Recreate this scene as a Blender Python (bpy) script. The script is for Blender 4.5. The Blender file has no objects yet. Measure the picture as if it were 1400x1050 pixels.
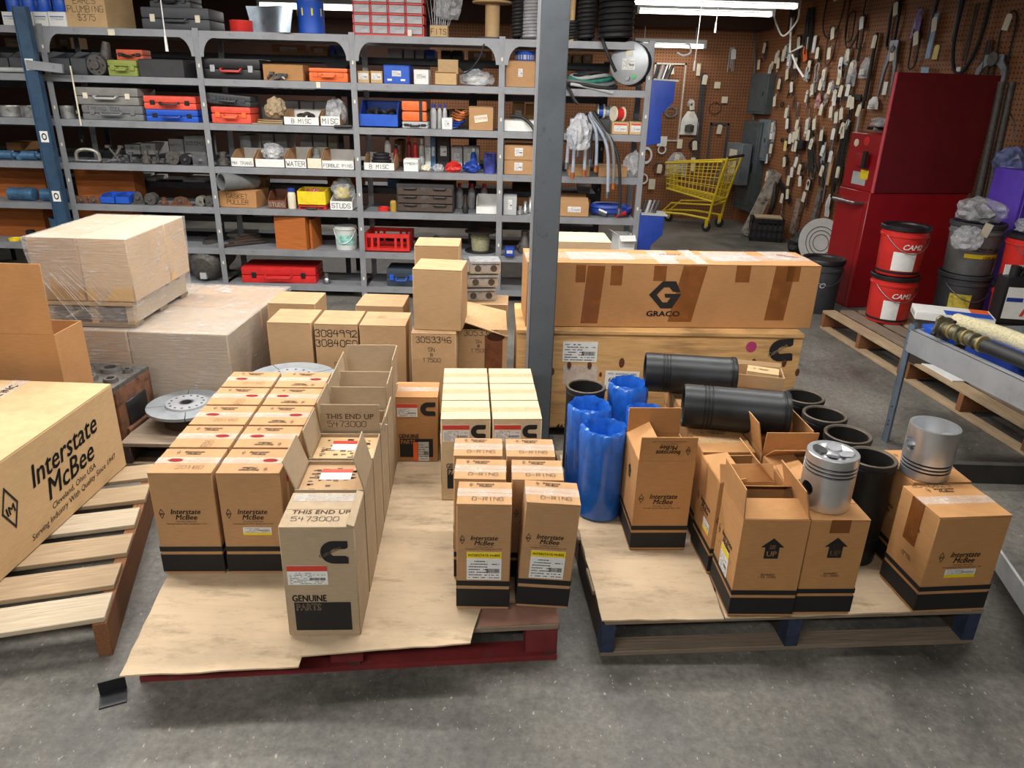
import bpy, bmesh, math, random
from mathutils import Vector, Matrix
random.seed(7)
R = math.radians
col = bpy.context.scene.collection
sc = bpy.context.scene

# ------------------------------------------------------------------ camera
FPX, PITCH, ROLL, CAMH = 1000.0, R(22), R(1.6), 1.65
fwd = Vector((0, math.cos(PITCH), -math.sin(PITCH)))
rt0 = Vector((1, 0, 0)); up0 = rt0.cross(fwd)
rt = rt0*math.cos(ROLL)+up0*math.sin(ROLL)
up = up0*math.cos(ROLL)-rt0*math.sin(ROLL)
CAM = Vector((0, 0, CAMH))
cd = bpy.data.cameras.new('camera'); cam = bpy.data.objects.new('camera', cd); col.objects.link(cam)
cd.sensor_width = 36; cd.lens = 36*FPX/1400; cd.clip_start = .05
m3 = Matrix((rt, up, -fwd)).transposed()
cam.matrix_world = Matrix.Translation(CAM) @ m3.to_4x4()
sc.camera = cam

# ------------------------------------------------------------------ world, view
w = bpy.data.worlds.new('world'); sc.world = w; w.use_nodes = True
w.node_tree.nodes['Background'].inputs[0].default_value = (.75, .85, 1, 1)
w.node_tree.nodes['Background'].inputs[1].default_value = .15
sc.view_settings.view_transform = 'Standard'; sc.view_settings.look = 'None'
sc.view_settings.gamma = 1; sc.view_settings.use_curve_mapping = False
sc.view_settings.exposure = -0.1

# the shop's fluorescent fixtures: (x, y, z, length, power, turned along y)
FIXTURES = [(1.97, 8.45, 2.5, 1.72, 14, 0), (1.88, 10.25, 2.2, .9, 3, 0), (-2.0, 9.0, 2.42, 1.8, 60, 0), (2.0, 9.0, 2.47, 1.5, 12, 0),
            (-2.3, 4.2, 2.62, 2.4, 74, 0), (.3, 4.2, 2.62, 2.4, 80, 0),
            (-1.4, 2.4, 2.62, 2.4, 58, 0), (1.1, 2.4, 2.62, 2.4, 40, 0),
            (-1.7, -.9, 2.62, 2.4, 84, 0), (.7, -.9, 2.62, 2.4, 28, 0), (-5.2, 3.4, 2.62, 2.4, 60, 0)]
LIGHTCOL = (1.0, .975, .94)
for (x, y, z, L, p, a) in FIXTURES:
    ld = bpy.data.lights.new('fluorescent_glow', 'AREA'); ld.shape = 'RECTANGLE'; ld.size = L; ld.size_y = .16 if y < 8 else .045
    ld.energy = p; ld.color = LIGHTCOL
    lo = bpy.data.objects.new('fluorescent_glow', ld); col.objects.link(lo); lo.location = (x, y, z-.075 if y < 8 else z-.022)

# ------------------------------------------------------------------ pixel -> place
def ray(x, y): return fwd+rt*((x-700)/FPX)+up*((525-y)/FPX)
def PZ(x, y, z=0):
    d = ray(x, y); return CAM+d*((z-CAMH)/d.z)
def PY(x, y, Y):
    d = ray(x, y); return CAM+d*(Y/d.y)
def pj(p):
    v = Vector(p)-CAM; z = v.dot(fwd); return (700+FPX*v.dot(rt)/z, 525-FPX*v.dot(up)/z)
def XatYZ(px, Y, z):
    X = 0
    for _ in range(4):
        X = PY(px, pj((X, Y, z))[1], Y).x
    return X

# ------------------------------------------------------------------ materials
def lin(c):
    return tuple(((v/255)/12.92 if v/255 <= .04045 else ((v/255+.055)/1.055)**2.4) for v in c[:3])+(1,)
MATS = {}
def mat(name, rgb, rough=.6, metal=0, var=.12, scale=14, bump=.0, bscale=60, kind=None, rgb2=None, spec=None, alpha=1, trans=0, emit=0, coat=0):
    if name in MATS: return MATS[name]
    m = bpy.data.materials.new(name); m.use_nodes = True; MATS[name] = m
    nt = m.node_tree; N = nt.nodes; Lk = nt.links
    b = N['Principled BSDF']
    b.inputs['Roughness'].default_value = rough; b.inputs['Metallic'].default_value = metal
    if spec is not None: b.inputs['Specular IOR Level'].default_value = spec
    if alpha < 1: b.inputs['Alpha'].default_value = alpha
    if trans: b.inputs['Transmission Weight'].default_value = trans
    if coat: b.inputs['Coat Weight'].default_value = coat
    c = lin(rgb); b.inputs['Base Color'].default_value = c
    if emit:
        b.inputs['Emission Color'].default_value = c; b.inputs['Emission Strength'].default_value = emit
    tc = N.new('ShaderNodeTexCoord'); vec = tc.outputs['Object']
    def noise(s, det=4, stretch=None, ro=.6):
        n = N.new('ShaderNodeTexNoise'); n.inputs['Scale'].default_value = s; n.inputs['Detail'].default_value = det; n.inputs['Roughness'].default_value = ro
        src = vec
        if stretch:
            mp = N.new('ShaderNodeMapping'); mp.inputs['Scale'].default_value = stretch; Lk.new(vec, mp.inputs[0]); src = mp.outputs[0]
        Lk.new(src, n.inputs['Vector']); return n.outputs['Fac']
    def ramp(src, stops):
        r = N.new('ShaderNodeValToRGB'); Lk.new(src, r.inputs[0]); e = r.color_ramp.elements
        e[0].position, e[0].color = stops[0]; e[1].position, e[1].color = stops[-1]
        for p_, c_ in stops[1:-1]:
            k = e.new(p_); k.color = c_
        return r.outputs[0]
    def mix(fac, a, bb, mode='MIX'):
        x = N.new('ShaderNodeMix'); x.data_type = 'RGBA'; x.blend_type = mode
        if isinstance(fac, (int, float)): x.inputs[0].default_value = fac
        else: Lk.new(fac, x.inputs[0])
        for i, v in ((6, a), (7, bb)):
            if isinstance(v, tuple): x.inputs[i].default_value = v
            else: Lk.new(v, x.inputs[i])
        return x.outputs[2]
    def grey(v): return (v, v, v, 1)
    dark = tuple(max(0, v*(1-var*2.2)) for v in c[:3])+(1,)
    lite = tuple(min(1, v*(1+var)) for v in c[:3])+(1,)
    out = None; bsrc = None
    if kind == 'wood':
        g = noise(6, 6, (1.2, 26, 26) if not rgb2 else rgb2)
        k = noise(3, 3)
        out = mix(ramp(k, [(.35, grey(0)), (.7, grey(1))]), ramp(g, [(.3, dark), (.55, c), (.75, lite)]), tuple(v*.72 for v in c[:3])+(1,))
        bsrc = g; bump = bump or .25
    elif kind == 'ply':
        g = noise(2.2, 5, (1.0, 1, 7)); f = noise(14, 4, (.4, 1, 9))
        out = mix(.4, ramp(g, [(.36, dark), (.46, c), (.52, lite), (.6, c), (.68, dark)]), ramp(f, [(.3, dark), (.7, lite)]))
    elif kind == 'card':
        a = noise(3.2, 5); f = noise(90, 3, (.25, .25, 2.2)); s = noise(9, 6, (1, 1, 1), .75)
        base = ramp(a, [(.28, dark), (.5, c), (.75, lite)])
        fib = ramp(f, [(.3, grey(.86)), (.7, grey(1.0))])
        base = mix(1.0, base, fib, 'MULTIPLY')
        sm = ramp(s, [(.66, grey(0)), (.78, grey(.35))])
        out = mix(sm, base, tuple(v*.55 for v in c[:3])+(1,))
        wv = N.new('ShaderNodeTexWave'); wv.bands_direction = 'X'; wv.inputs['Scale'].default_value = 42; wv.inputs['Distortion'].default_value = .6
        Lk.new(vec, wv.inputs['Vector']); bsrc = mix(.75, wv.outputs['Color'], a); bump = bump or .05
    elif kind == 'sheet':
        a = noise(3.2, 5); f = noise(26, 3, (.12, 1.6, 1)); s = noise(5, 7, (.5, 1.6, 1), .75)
        base = ramp(a, [(.28, dark), (.5, c), (.75, lite)])
        base = mix(1.0, base, ramp(f, [(.3, grey(.9)), (.65, grey(1.0))]), 'MULTIPLY')
        out = mix(ramp(s, [(.5, grey(0)), (.66, grey(.7))]), base, lin((128, 108, 84)))
    elif kind == 'concrete':
        a = noise(.55, 6, None, .62); bb = noise(1.9, 8, None, .7); f = noise(38, 6, None, .75); sp = noise(75, 3, (1, .55, 1)); st = noise(1.1, 8, (1, .35, 1), .72)
        base = ramp(a, [(.28, dark), (.47, c), (.7, lite)])
        base = mix(ramp(bb, [(.36, grey(.85)), (.56, grey(0))]), base, tuple(v*.42 for v in c[:3])+(1,))
        base = mix(ramp(st, [(.5, grey(0)), (.66, grey(.6))]), base, tuple(min(1, v*1.75) for v in c[:3])+(1,))
        base = mix(1.0, base, ramp(f, [(.32, grey(.6)), (.66, grey(1.18))]), 'MULTIPLY')
        out = mix(ramp(sp, [(.66, grey(0)), (.7, grey(.6))]), base, lin((186, 182, 172)))
        bsrc = f; bump = bump or .12
        rr = ramp(bb, [(.35, grey(.42)), (.65, grey(.7))]); Lk.new(rr, b.inputs['Roughness'])
    elif kind == 'peg':
        sx = N.new('ShaderNodeSeparateXYZ'); Lk.new(vec, sx.inputs[0])
        def frac(o, sc_):
            q = N.new('ShaderNodeMath'); q.operation = 'MULTIPLY'; Lk.new(o, q.inputs[0]); q.inputs[1].default_value = sc_
            r_ = N.new('ShaderNodeMath'); r_.operation = 'FRACT'; Lk.new(q.outputs[0], r_.inputs[0])
            s_ = N.new('ShaderNodeMath'); s_.operation = 'SUBTRACT'; Lk.new(r_.outputs[0], s_.inputs[0]); s_.inputs[1].default_value = .5
            t_ = N.new('ShaderNodeMath'); t_.operation = 'POWER'; Lk.new(s_.outputs[0], t_.inputs[0]); t_.inputs[1].default_value = 2; return t_.outputs[0]
        ad = N.new('ShaderNodeMath'); ad.operation = 'ADD'; Lk.new(frac(sx.outputs[0], 26), ad.inputs[0]); Lk.new(frac(sx.outputs[2], 26), ad.inputs[1])
        lt = N.new('ShaderNodeMath'); lt.operation = 'LESS_THAN'; Lk.new(ad.outputs[0], lt.inputs[0]); lt.inputs[1].default_value = .035
        a = noise(1.3, 5); s = noise(4, 6)
        base = mix(ramp(s, [(.5, grey(0)), (.75, grey(.45))]), ramp(a, [(.3, dark), (.5, c), (.75, lite)]), tuple(v*.5 for v in c[:3])+(1,))
        out = mix(lt.outputs[0], base, lin((40, 24, 14)))
    elif kind == 'worn':
        a = noise(scale, 6, None, .7); g = noise(4, 4)
        out = mix(ramp(a, [(.6, grey(0)), (.72, grey(.7))]), ramp(g, [(.3, dark), (.5, c), (.72, lite)]), lin(rgb2) if rgb2 else dark)
        bsrc = a
    elif kind == 'film':
        pass
    else:
        a = noise(scale, 4)
        out = ramp(a, [(.28, dark), (.5, c), (.75, lite)]); bsrc = a if bump else None
    if out is not None: Lk.new(out, b.inputs['Base Color'])
    if bsrc is not None and bump:
        bp = N.new('ShaderNodeBump'); bp.inputs['Strength'].default_value = bump; bp.inputs['Distance'].default_value = .01
        Lk.new(bsrc, bp.inputs['Height']); Lk.new(bp.outputs[0], b.inputs['Normal'])
    if kind == 'film':
        # clear stretch film: mostly transparent, glossy wrinkles that catch the light
        mp = N.new('ShaderNodeMapping'); mp.inputs['Scale'].default_value = rgb2 or (3, 3, 40); mp.inputs['Rotation'].default_value = (0, .3, 0)
        Lk.new(vec, mp.inputs[0])
        n1 = N.new('ShaderNodeTexNoise'); n1.inputs['Scale'].default_value = 3; n1.inputs['Detail'].default_value = 5; n1.inputs['Roughness'].default_value = .65; Lk.new(mp.outputs[0], n1.inputs['Vector'])
        n2 = N.new('ShaderNodeTexNoise'); n2.inputs['Scale'].default_value = 5; n2.inputs['Detail'].default_value = 3; n2.inputs['Distortion'].default_value = 1.5; Lk.new(vec, n2.inputs['Vector'])
        fac = mix(.35, n1.outputs['Fac'], n2.outputs['Fac'])
        bp = N.new('ShaderNodeBump'); bp.inputs['Strength'].default_value = .9; bp.inputs['Distance'].default_value = .02; Lk.new(fac, bp.inputs['Height'])
        tr = N.new('ShaderNodeBsdfTransparent'); tr.inputs[0].default_value = (.97, .97, .97, 1)
        Lk.new(bp.outputs[0], b.inputs['Normal']); b.inputs['Base Color'].default_value = c
        fr = ramp(fac, [(.42, grey(.10+.2*var)), (.58, grey(.16+.3*var)), (.66, grey(.5+.4*var))])
        ms = N.new('ShaderNodeMixShader'); Lk.new(fr, ms.inputs[0]); Lk.new(tr.outputs[0], ms.inputs[1]); Lk.new(b.outputs[0], ms.inputs[2])
        Lk.new(ms.outputs[0], N['Material Output'].inputs[0])
    return m

K_BROWN = mat('kraft_brown', (184, 142, 98), .85, kind='card', var=.07)
K_LIGHT = mat('kraft_light', (204, 170, 124), .85, kind='card', var=.07)
K_TAN = mat('kraft_tan', (178, 156, 126), .85, kind='card', var=.07)
K_DULL = mat('kraft_dull', (184, 150, 110), .85, kind='card', var=.08)
K_ORANGE = mat('kraft_orange', (184, 134, 84), .85, kind='card', var=.08)
K_PALE = mat('kraft_pale', (214, 192, 156), .85, kind='card', var=.06)
K_SHEET = mat('kraft_sheet', (206, 182, 150), .85, kind='sheet', var=.12)
K_IN = mat('kraft_inside', (150, 112, 74), .9, kind='card', var=.08)
INK = mat('black_ink', (26, 24, 24), .75, var=.1)
INKGREY = mat('grey_ink', (90, 70, 55), .8, var=.1)
PEN = mat('pen_ink', (38, 30, 30), .7, var=.05)
REDINK = mat('red_ink', (190, 40, 40), .7, var=.1)
WHITE = mat('paper_white', (228, 228, 224), .7, var=.05)
CREAM = mat('tag_cream', (224, 216, 192), .7, var=.08)
TAPE = mat('clear_tape', (214, 190, 150), .18, var=.1, alpha=.45)
TAPEW = mat('shiny_tape', (240, 236, 228), .2, kind='film', var=.8, rgb2=(5, 5, 7))
TAPEB = mat('brown_tape', (140, 84, 40), .25, var=.15, alpha=.75)
YEL = mat('label_yellow', (236, 208, 30), .6, var=.05)
REDLAB = mat('label_red', (206, 66, 48), .6, var=.06)
ORLAB = mat('label_orange', (230, 100, 40), .6, var=.06)
WOOD = mat('pallet_wood', (188, 162, 128), .8, kind='wood', var=.22)
WOODG = mat('pallet_wood_grey', (150, 132, 112), .8, kind='wood', var=.25)
WOODO = mat('stringer_wood', (140, 92, 56), .8, kind='wood', var=.25, rgb2=(26, 1.2, 26))
WOODD = mat('dark_wood', (66, 50, 40), .8, kind='wood', var=.25)
PLY = mat('plywood', (204, 160, 104), .7, kind='ply', var=.24)
WOODP = mat('pale_wood', (208, 190, 162), .8, kind='wood', var=.2)
K_AMBER = mat('kraft_amber', (190, 139, 86), .85, kind='card', var=.09)
KNOT = mat('knot_brown', (92, 50, 28), .7, var=.3, scale=60)
CONC = mat('concrete', (110, 107, 100), .55, kind='concrete', var=.24)
PEG = mat('pegboard', (144, 94, 58), .7, kind='peg', var=.12)
BROWNW = mat('brown_panelling', (70, 42, 30), .8, kind='wood', var=.2)
CEILM = mat('ceiling_board', (92, 58, 46), .85, kind='wood', var=.2)
PAINTW = mat('painted_block', (112, 108, 102), .8, var=.1, scale=3)
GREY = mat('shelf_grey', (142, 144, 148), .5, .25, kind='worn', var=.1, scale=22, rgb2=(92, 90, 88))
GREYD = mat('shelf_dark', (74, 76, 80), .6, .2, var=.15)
PILL = mat('pillar_grey', (88, 94, 100), .5, .2, kind='worn', var=.1, scale=26, rgb2=(62, 66, 70))
BLUEP = mat('post_blue', (52, 78, 104), .5, .2, var=.15)
STEEL = mat('steel', (150, 152, 155), .38, .9, var=.15, bump=.1, scale=20)
STEELP = mat('plate_steel', (176, 180, 185), .42, .45, kind='worn', var=.12, scale=7, rgb2=(110, 112, 116))
CAST = mat('cast_iron', (92, 88, 84), .6, .5, var=.25, bump=.3, scale=40)
RUST = mat('rusty_iron', (112, 76, 54), .75, .3, var=.3, bump=.3, scale=25)
ALU = mat('aluminium', (222, 224, 226), .33, .85, var=.06, scale=9)
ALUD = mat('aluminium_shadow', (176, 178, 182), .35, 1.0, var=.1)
LINER = mat('liner_black', (38, 40, 42), .42, .35, var=.2, scale=9)
LINERT = mat('liner_rim', (98, 88, 76), .5, .5, var=.15)
BLK = mat('black_plastic', (28, 28, 30), .45, var=.15)
RUB = mat('rubber', (34, 34, 36), .6, var=.15)
DGREY = mat('dark_grey_plastic', (62, 64, 68), .5, var=.12)
MGREY = mat('mid_grey_plastic', (112, 114, 114), .5, var=.1)
LGREY = mat('light_grey', (176, 178, 178), .5, var=.08)
REDP = mat('red_plastic', (206, 46, 40), .4, var=.1)
REDT = mat('toolbox_red', (152, 22, 28), .4, kind='worn', var=.08, scale=16, rgb2=(150, 26, 30))
ORG = mat('orange_plastic', (238, 110, 48), .45, var=.1)
ORGW = mat('orange_wood', (186, 104, 40), .6, kind='wood', var=.2)
BLU = mat('blue_plastic', (36, 86, 190), .4, var=.1)
BLUD = mat('dark_blue_plastic', (32, 62, 150), .45, var=.12)
BAGB = mat('blue_poly', (40, 104, 200), .22, var=.16, bump=.35, scale=18, coat=.4)
GRN = mat('green_paint', (140, 152, 70), .6, kind='worn', var=.15, scale=30, rgb2=(90, 96, 60))
YELP = mat('yellow_plastic', (232, 204, 40), .45, var=.1)
YELC = mat('cart_yellow', (226, 196, 40), .4, var=.08)
PURP = mat('purple_paint', (96, 66, 190), .5, var=.08)
TEAL = mat('tool_blue', (74, 112, 146), .45, .3, var=.2, scale=30)
GOLDW = mat('copper_wire', (196, 120, 70), .35, .6, var=.25, scale=40)
PINK = mat('pink_sticker', (228, 90, 150), .6, var=.05)
TUBE = mat('lamp_tube', (255, 252, 244), .4, var=0, emit=9)
CLEAR = mat('clear_bag', (225, 228, 232), .2, kind='film', var=.9, rgb2=(6, 6, 9))
FILM = mat('stretch_film', (236, 234, 232), .2, kind='film', var=.6)
FILMD = mat('stretch_film_grey', (214, 210, 208), .28, kind='film', var=.65)
GLASS = mat('clear_drawer', (200, 200, 204), .25, var=.15, alpha=.6)
ROPE = mat('pale_hose', (150, 158, 172), .5, var=.15)
PADW = mat('fleece', (196, 186, 150), .9, var=.15, bump=.6, scale=90)

# ------------------------------------------------------------------ mesh building
class MB:
    def __init__(s): s.v, s.f, s.m, s.cm = [], [], [], 0
    def mi(s, i): s.cm = i; return s
    def geo(s, vs, fs, M=None):
        b = len(s.v)
        s.v += [tuple(M @ Vector(p)) if M else tuple(p) for p in vs]
        for f in fs: s.f.append(tuple(b+i for i in f)); s.m.append(s.cm)
        return s
    def box(s, x0, x1, y0, y1, z0, z1, M=None):
        return s.geo([(x0, y0, z0), (x1, y0, z0), (x1, y1, z0), (x0, y1, z0), (x0, y0, z1), (x1, y0, z1), (x1, y1, z1), (x0, y1, z1)],
                     [(0, 3, 2, 1), (4, 5, 6, 7), (0, 1, 5, 4), (1, 2, 6, 5), (2, 3, 7, 6), (3, 0, 4, 7)], M)
    def cbox(s, c, sz, M=None):
        T = Matrix.Translation(c) @ (M or Matrix())
        return s.box(-sz[0]/2, sz[0]/2, -sz[1]/2, sz[1]/2, -sz[2]/2, sz[2]/2, T)
    def lathe(s, prof, seg=24, M=None, close=True, wob=None):
        vs, fs = [], []; n = len(prof)
        for k in range(seg):
            a = 2*math.pi*k/seg; ca, sa = math.cos(a), math.sin(a)
            for j, (r, z) in enumerate(prof):
                q = r*(1+(wob(a, j) if wob else 0)); vs.append((q*ca, q*sa, z))
        for k in range(seg):
            k2 = (k+1) % seg
            for j in range(n-1): fs.append((k*n+j, k2*n+j, k2*n+j+1, k*n+j+1))
        if close:
            if prof[0][0] > 1e-6: fs.append(tuple(k*n for k in range(seg))[::-1])
            if prof[-1][0] > 1e-6: fs.append(tuple(k*n+n-1 for k in range(seg)))
        return s.geo(vs, fs, M)
    def cyl(s, a, b, r, seg=12, r2=None):
        a, b = Vector(a), Vector(b); d = b-a
        q = Vector((0, 0, 1)).rotation_difference(d).to_matrix().to_4x4()
        return s.lathe([(r, 0), (r if r2 is None else r2, d.length)], seg, Matrix.Translation(a) @ q)
    def tube(s, pts, r, seg=6, closed=False):
        P = [Vector(p) for p in pts]; n = len(P); vs, fs = [], []; prev = None
        for i in range(n):
            t = (P[(i+1) % n]-P[i-1]) if closed else (P[min(i+1, n-1)]-P[max(i-1, 0)])
            t = t.normalized() if t.length > 1e-9 else Vector((0, 0, 1))
            if prev is None: u = t.orthogonal().normalized()
            else:
                u = prev-t*prev.dot(t); u = u.normalized() if u.length > 1e-6 else t.orthogonal().normalized()
            prev = u; w_ = t.cross(u)
            for k in range(seg):
                a = 2*math.pi*k/seg; vs.append(P[i]+(u*math.cos(a)+w_*math.sin(a))*r)
        for i in range(n if closed else n-1):
            i2 = (i+1) % n
            for k in range(seg):
                k2 = (k+1) % seg; fs.append((i*seg+k, i*seg+k2, i2*seg+k2, i2*seg+k))
        if not closed: fs += [tuple(range(seg))[::-1], tuple((n-1)*seg+k for k in range(seg))]
        return s.geo(vs, fs)
    def prism(s, poly, z0, z1, M=None):
        n = len(poly)
        vs = [(x, y, z0) for x, y in poly]+[(x, y, z1) for x, y in poly]
        fs = [tuple(range(n))[::-1], tuple(range(n, 2*n))]+[(i, (i+1) % n, n+(i+1) % n, n+i) for i in range(n)]
        return s.geo(vs, fs, M)
    def flat(s, poly, z=0, M=None):
        return s.geo([(x, y, z) for x, y in poly], [tuple(range(len(poly)))], M)
    def rect(s, x0, x1, y0, y1, z=0): return s.flat([(x0, y0), (x1, y0), (x1, y1), (x0, y1)], z)
    def mesh(s, name, mats, bevel=0, smooth=True):
        me = bpy.data.meshes.new(name); me.from_pydata(s.v, [], s.f)
        for m in (mats if isinstance(mats, (list, tuple)) else [mats]): me.materials.append(m)
        if len(me.materials) > 1: me.polygons.foreach_set('material_index', s.m)
        if bevel:
            bm = bmesh.new(); bm.from_mesh(me)
            es = [e for e in bm.edges if len(e.link_faces) == 2 and e.calc_face_angle(0) > .6]
            bmesh.ops.bevel(bm, geom=es, offset=bevel, segments=2 if bevel > .006 else 1, affect='EDGES', profile=.7, clamp_overlap=True)
            bm.to_mesh(me); bm.free()
        if smooth:
            me.polygons.foreach_set('use_smooth', [True]*len(me.polygons))
            me.set_sharp_from_angle(angle=R(38))
        me.update(); return me
    def build(s, name, mats, parent=None, loc=(0, 0, 0), rot=(0, 0, 0), bevel=0, smooth=True):
        return place(name, s.mesh(name, mats, bevel, smooth), parent, loc, rot)

def place(name, me, parent=None, loc=(0, 0, 0), rot=(0, 0, 0)):
    o = bpy.data.objects.new(name, me); col.objects.link(o); o.parent = parent
    o.location = loc; o.rotation_euler = rot; return o
def tag(o, label, cat, group=None, kind=None):
    o['label'] = label; o['category'] = cat
    if group: o['group'] = group
    if kind: o['kind'] = kind
    return o
def thing(name, label, cat, loc=(0, 0, 0), rz=0, group=None):
    o = bpy.data.objects.new(name, None); col.objects.link(o); o.empty_display_size = .05
    o.location = loc; o.rotation_euler = (0, 0, rz); return tag(o, label, cat, group)
def struct(o):
    o['kind'] = 'structure'; return o
CACHE = {}
def cached(key, fn):
    if key not in CACHE: CACHE[key] = fn()
    return CACHE[key]

# ------------------------------------------------------------------ lettering
_tc = {}
def textgeo(body, size=.1, bold=0, shear=0, align='CENTER'):
    k = (body, size, bold, shear, align)
    if k not in _tc:
        c = bpy.data.curves.new('lettering', 'FONT'); c.body = body; c.size = size; c.shear = shear
        c.align_x = align; c.resolution_u = 2; c.space_line = .8
        o = bpy.data.objects.new('lettering', c); me = o.to_mesh()
        V, F_ = [tuple(v.co) for v in me.vertices], [tuple(p.vertices) for p in me.polygons]; n0 = len(V)
        if bold:
            V, F_ = [(x+d*bold*size, y+e_*bold*size, z) for d, e_ in ((-1, -.5), (1, -.5), (0, .7)) for x, y, z in V], [tuple(i+n0*j for i in f) for j in range(3) for f in F_]
        _tc[k] = (V, F_)
        o.to_mesh_clear(); bpy.data.objects.remove(o); bpy.data.curves.remove(c)
    return _tc[k]
def T2(x, y, a=0, sx=1, sy=1): return Matrix.Translation((x, y, 0)) @ Matrix.Rotation(a, 4, 'Z') @ Matrix.Diagonal((sx, sy, 1, 1))
def addtext(mb, body, x, y, size, bold=.0, shear=0, align='CENTER', sx=1, a=0):
    v, f = textgeo(body, size, bold, shear, align); return mb.geo(v, f, T2(x, y, a, sx, 1))
GL = {'0': "16 36 45 41 30 10 01 05 16", '1': "15 26 20", '2': "05 16 36 45 44 00 40", '3': "05 16 36 45 34 23 34 41 30 10 01", '4': "16 03 43|36 30",
      '5': "46 06 04 34 43 41 30 10 01", '6': "45 36 16 05 01 10 30 41 42 33 13 02", '7': "06 46 20", '8': "13 04 05 16 36 45 44 33 13 02 01 10 30 41 42 33",
      '9': "43 34 14 05 16 36 45 40", 'A': "00 26 40|12 32", 'B': "00 06 36 45 44 33 03|33 42 41 30 00", 'C': "45 36 16 05 01 10 30 41", 'D': "00 06 26 44 42 20 00",
      'E': "46 06 00 40|03 33", 'F': "46 06 00|03 33", 'G': "45 36 16 05 01 10 30 41 43 23", 'H': "00 06|40 46|03 43", 'I': "20 26", 'K': "00 06|46 02|13 40",
      'L': "06 00 40", 'M': "00 06 23 46 40", 'N': "00 06 40 46", 'O': "16 36 45 41 30 10 01 05 16", 'P': "00 06 36 45 44 33 03", 'R': "00 06 36 45 44 33 03|23 40",
      'S': "45 36 16 05 04 13 33 42 41 30 10 01", 'T': "06 46|26 20", 'U': "06 01 10 30 41 46", 'Y': "06 23 46|23 20", 'W': "06 10 23 30 46", '#': "10 16|30 36|02 42|04 44", '-': "03 43",
      '$': "45 36 16 05 04 13 33 42 41 30 10 01|27 20"}
def hand(mb, text, x, y, h, th=.1, center=True, a=0, wob=.25):
    u = h/6; adv = 5.3*u; x0 = -(len(text)*adv-u)/2 if center else 0
    rnd = random.Random(text); M = T2(x, y, a)
    for i, ch in enumerate(text):
        if ch not in GL: continue
        for st in GL[ch].split('|'):
            P = [Vector(((int(p[0])+rnd.uniform(-wob, wob))*u+x0+i*adv, (int(p[1])+rnd.uniform(-wob, wob))*u, 0)) for p in st.split()]
            for p, q in zip(P, P[1:]):
                d = q-p
                if d.length < 1e-6: continue
                n = Vector((-d.y, d.x, 0)).normalized()*h*th/2; e = d.normalized()*h*th/2
                mb.geo([p-n-e, q-n+e, q+n+e, p+n-e], [(0, 1, 2, 3)], M)
    return mb
def fakelines(mb, x0, x1, ys, h, rnd):
    for y in ys:
        x = x0
        while x < x1:
            L = rnd.uniform(.04, .16)*(x1-x0)
            if rnd.random() < .75: mb.rect(x, min(x+L, x1), y, y+h)
            x += L+.02*(x1-x0)
def barcode(mb, x0, x1, y0, y1, rnd):
    x = x0
    while x < x1:
        wd = rnd.uniform(.008, .03)*(x1-x0); mb.rect(x, min(x+wd, x1), y0, y1); x += wd+rnd.uniform(.01, .03)*(x1-x0)
def facexf(face, w, d, h, u, v, e=.0012):
    if face == 'F': return (u, -e, v), (R(90), 0, 0)
    if face == 'R': return (w/2+e, d/2+u, v), (R(90), 0, R(90))
    if face == 'L': return (-w/2-e, d/2-u, v), (R(90), 0, R(-90))
    if face == 'B': return (-u, d+e, v), (R(90), 0, R(180))
    return (u, v, h+e), (0, 0, 0)

# ================================================================== the room
WALLP, WALLT = Vector((3.42, 8.87, 0)), Vector((-.196, .981, 0)).normalized()
WALLN = Vector((-WALLT.y, WALLT.x, 0)); WALLRZ = math.atan2(-WALLT.y, -WALLT.x)
def PW(x, y, off=0):
    d = ray(x, y); P0 = WALLP+WALLN*off; t = (P0-CAM).dot(WALLN)/d.dot(WALLN); return CAM+d*t
CEIL = 2.78; BACKY = 10.55
struct(MB().box(-9, 8, -5, 12, -.1, 0).build('floor', CONC, smooth=False))
ce = struct(MB().box(-9, 8, -5, 12, CEIL, CEIL+.1).build('ceiling', CEILM, smooth=False))
jm = MB().box(-.04, .04, -8.4, 8.4, -.16, 0).mesh('joist', CEILM)
for i in range(17): place('joist', jm, ce, (-8.4+i*.95, 3.5, CEIL))
bw = struct(MB().box(-1.2, 5, 0, .1, 0, CEIL).build('wall_back', PEG, None, (0, BACKY, 0), smooth=False))
struct(MB().box(-9, -1.2, 0, .1, 0, CEIL).build('wall_back_panelling', BROWNW, None, (0, BACKY, 0), smooth=False))
p = WALLP-WALLT*14
wr = struct(MB().box(-2.2, 14, 0, .1, 0, CEIL).build('wall_right', PEG, None, WALLP, (0, 0, WALLRZ), smooth=False))
struct(MB().box(-9.1, -9, -5, 12, 0, CEIL).build('wall_left', PAINTW, smooth=False))
struct(MB().box(-9, 8, -5.1, -5, 0, CEIL).build('wall_front', PAINTW, smooth=False))
# dark header beam along the back of the shop, in the corner above the breaker panels
struct(MB().box(-3, 3.3, 10.2, 10.5, 2.42, CEIL).build('trim_1', BROWNW))
# steel column
pl = thing('pillar', 'tall grey painted steel column beside the plywood crate', 'column', (.13, 3.3, 0), R(2)); pl['kind'] = 'structure'
MB().box(-.058, .058, -.052, .052, .012, CEIL).build('column_shaft', PILL, pl, bevel=.004)
MB().box(-.066, -.058, -.05, .056, .012, CEIL).build('flange_edge', GREY, pl)
MB().box(-.09, .09, -.08, .08, 0, .012).build('base_plate', PILL, pl)

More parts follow.
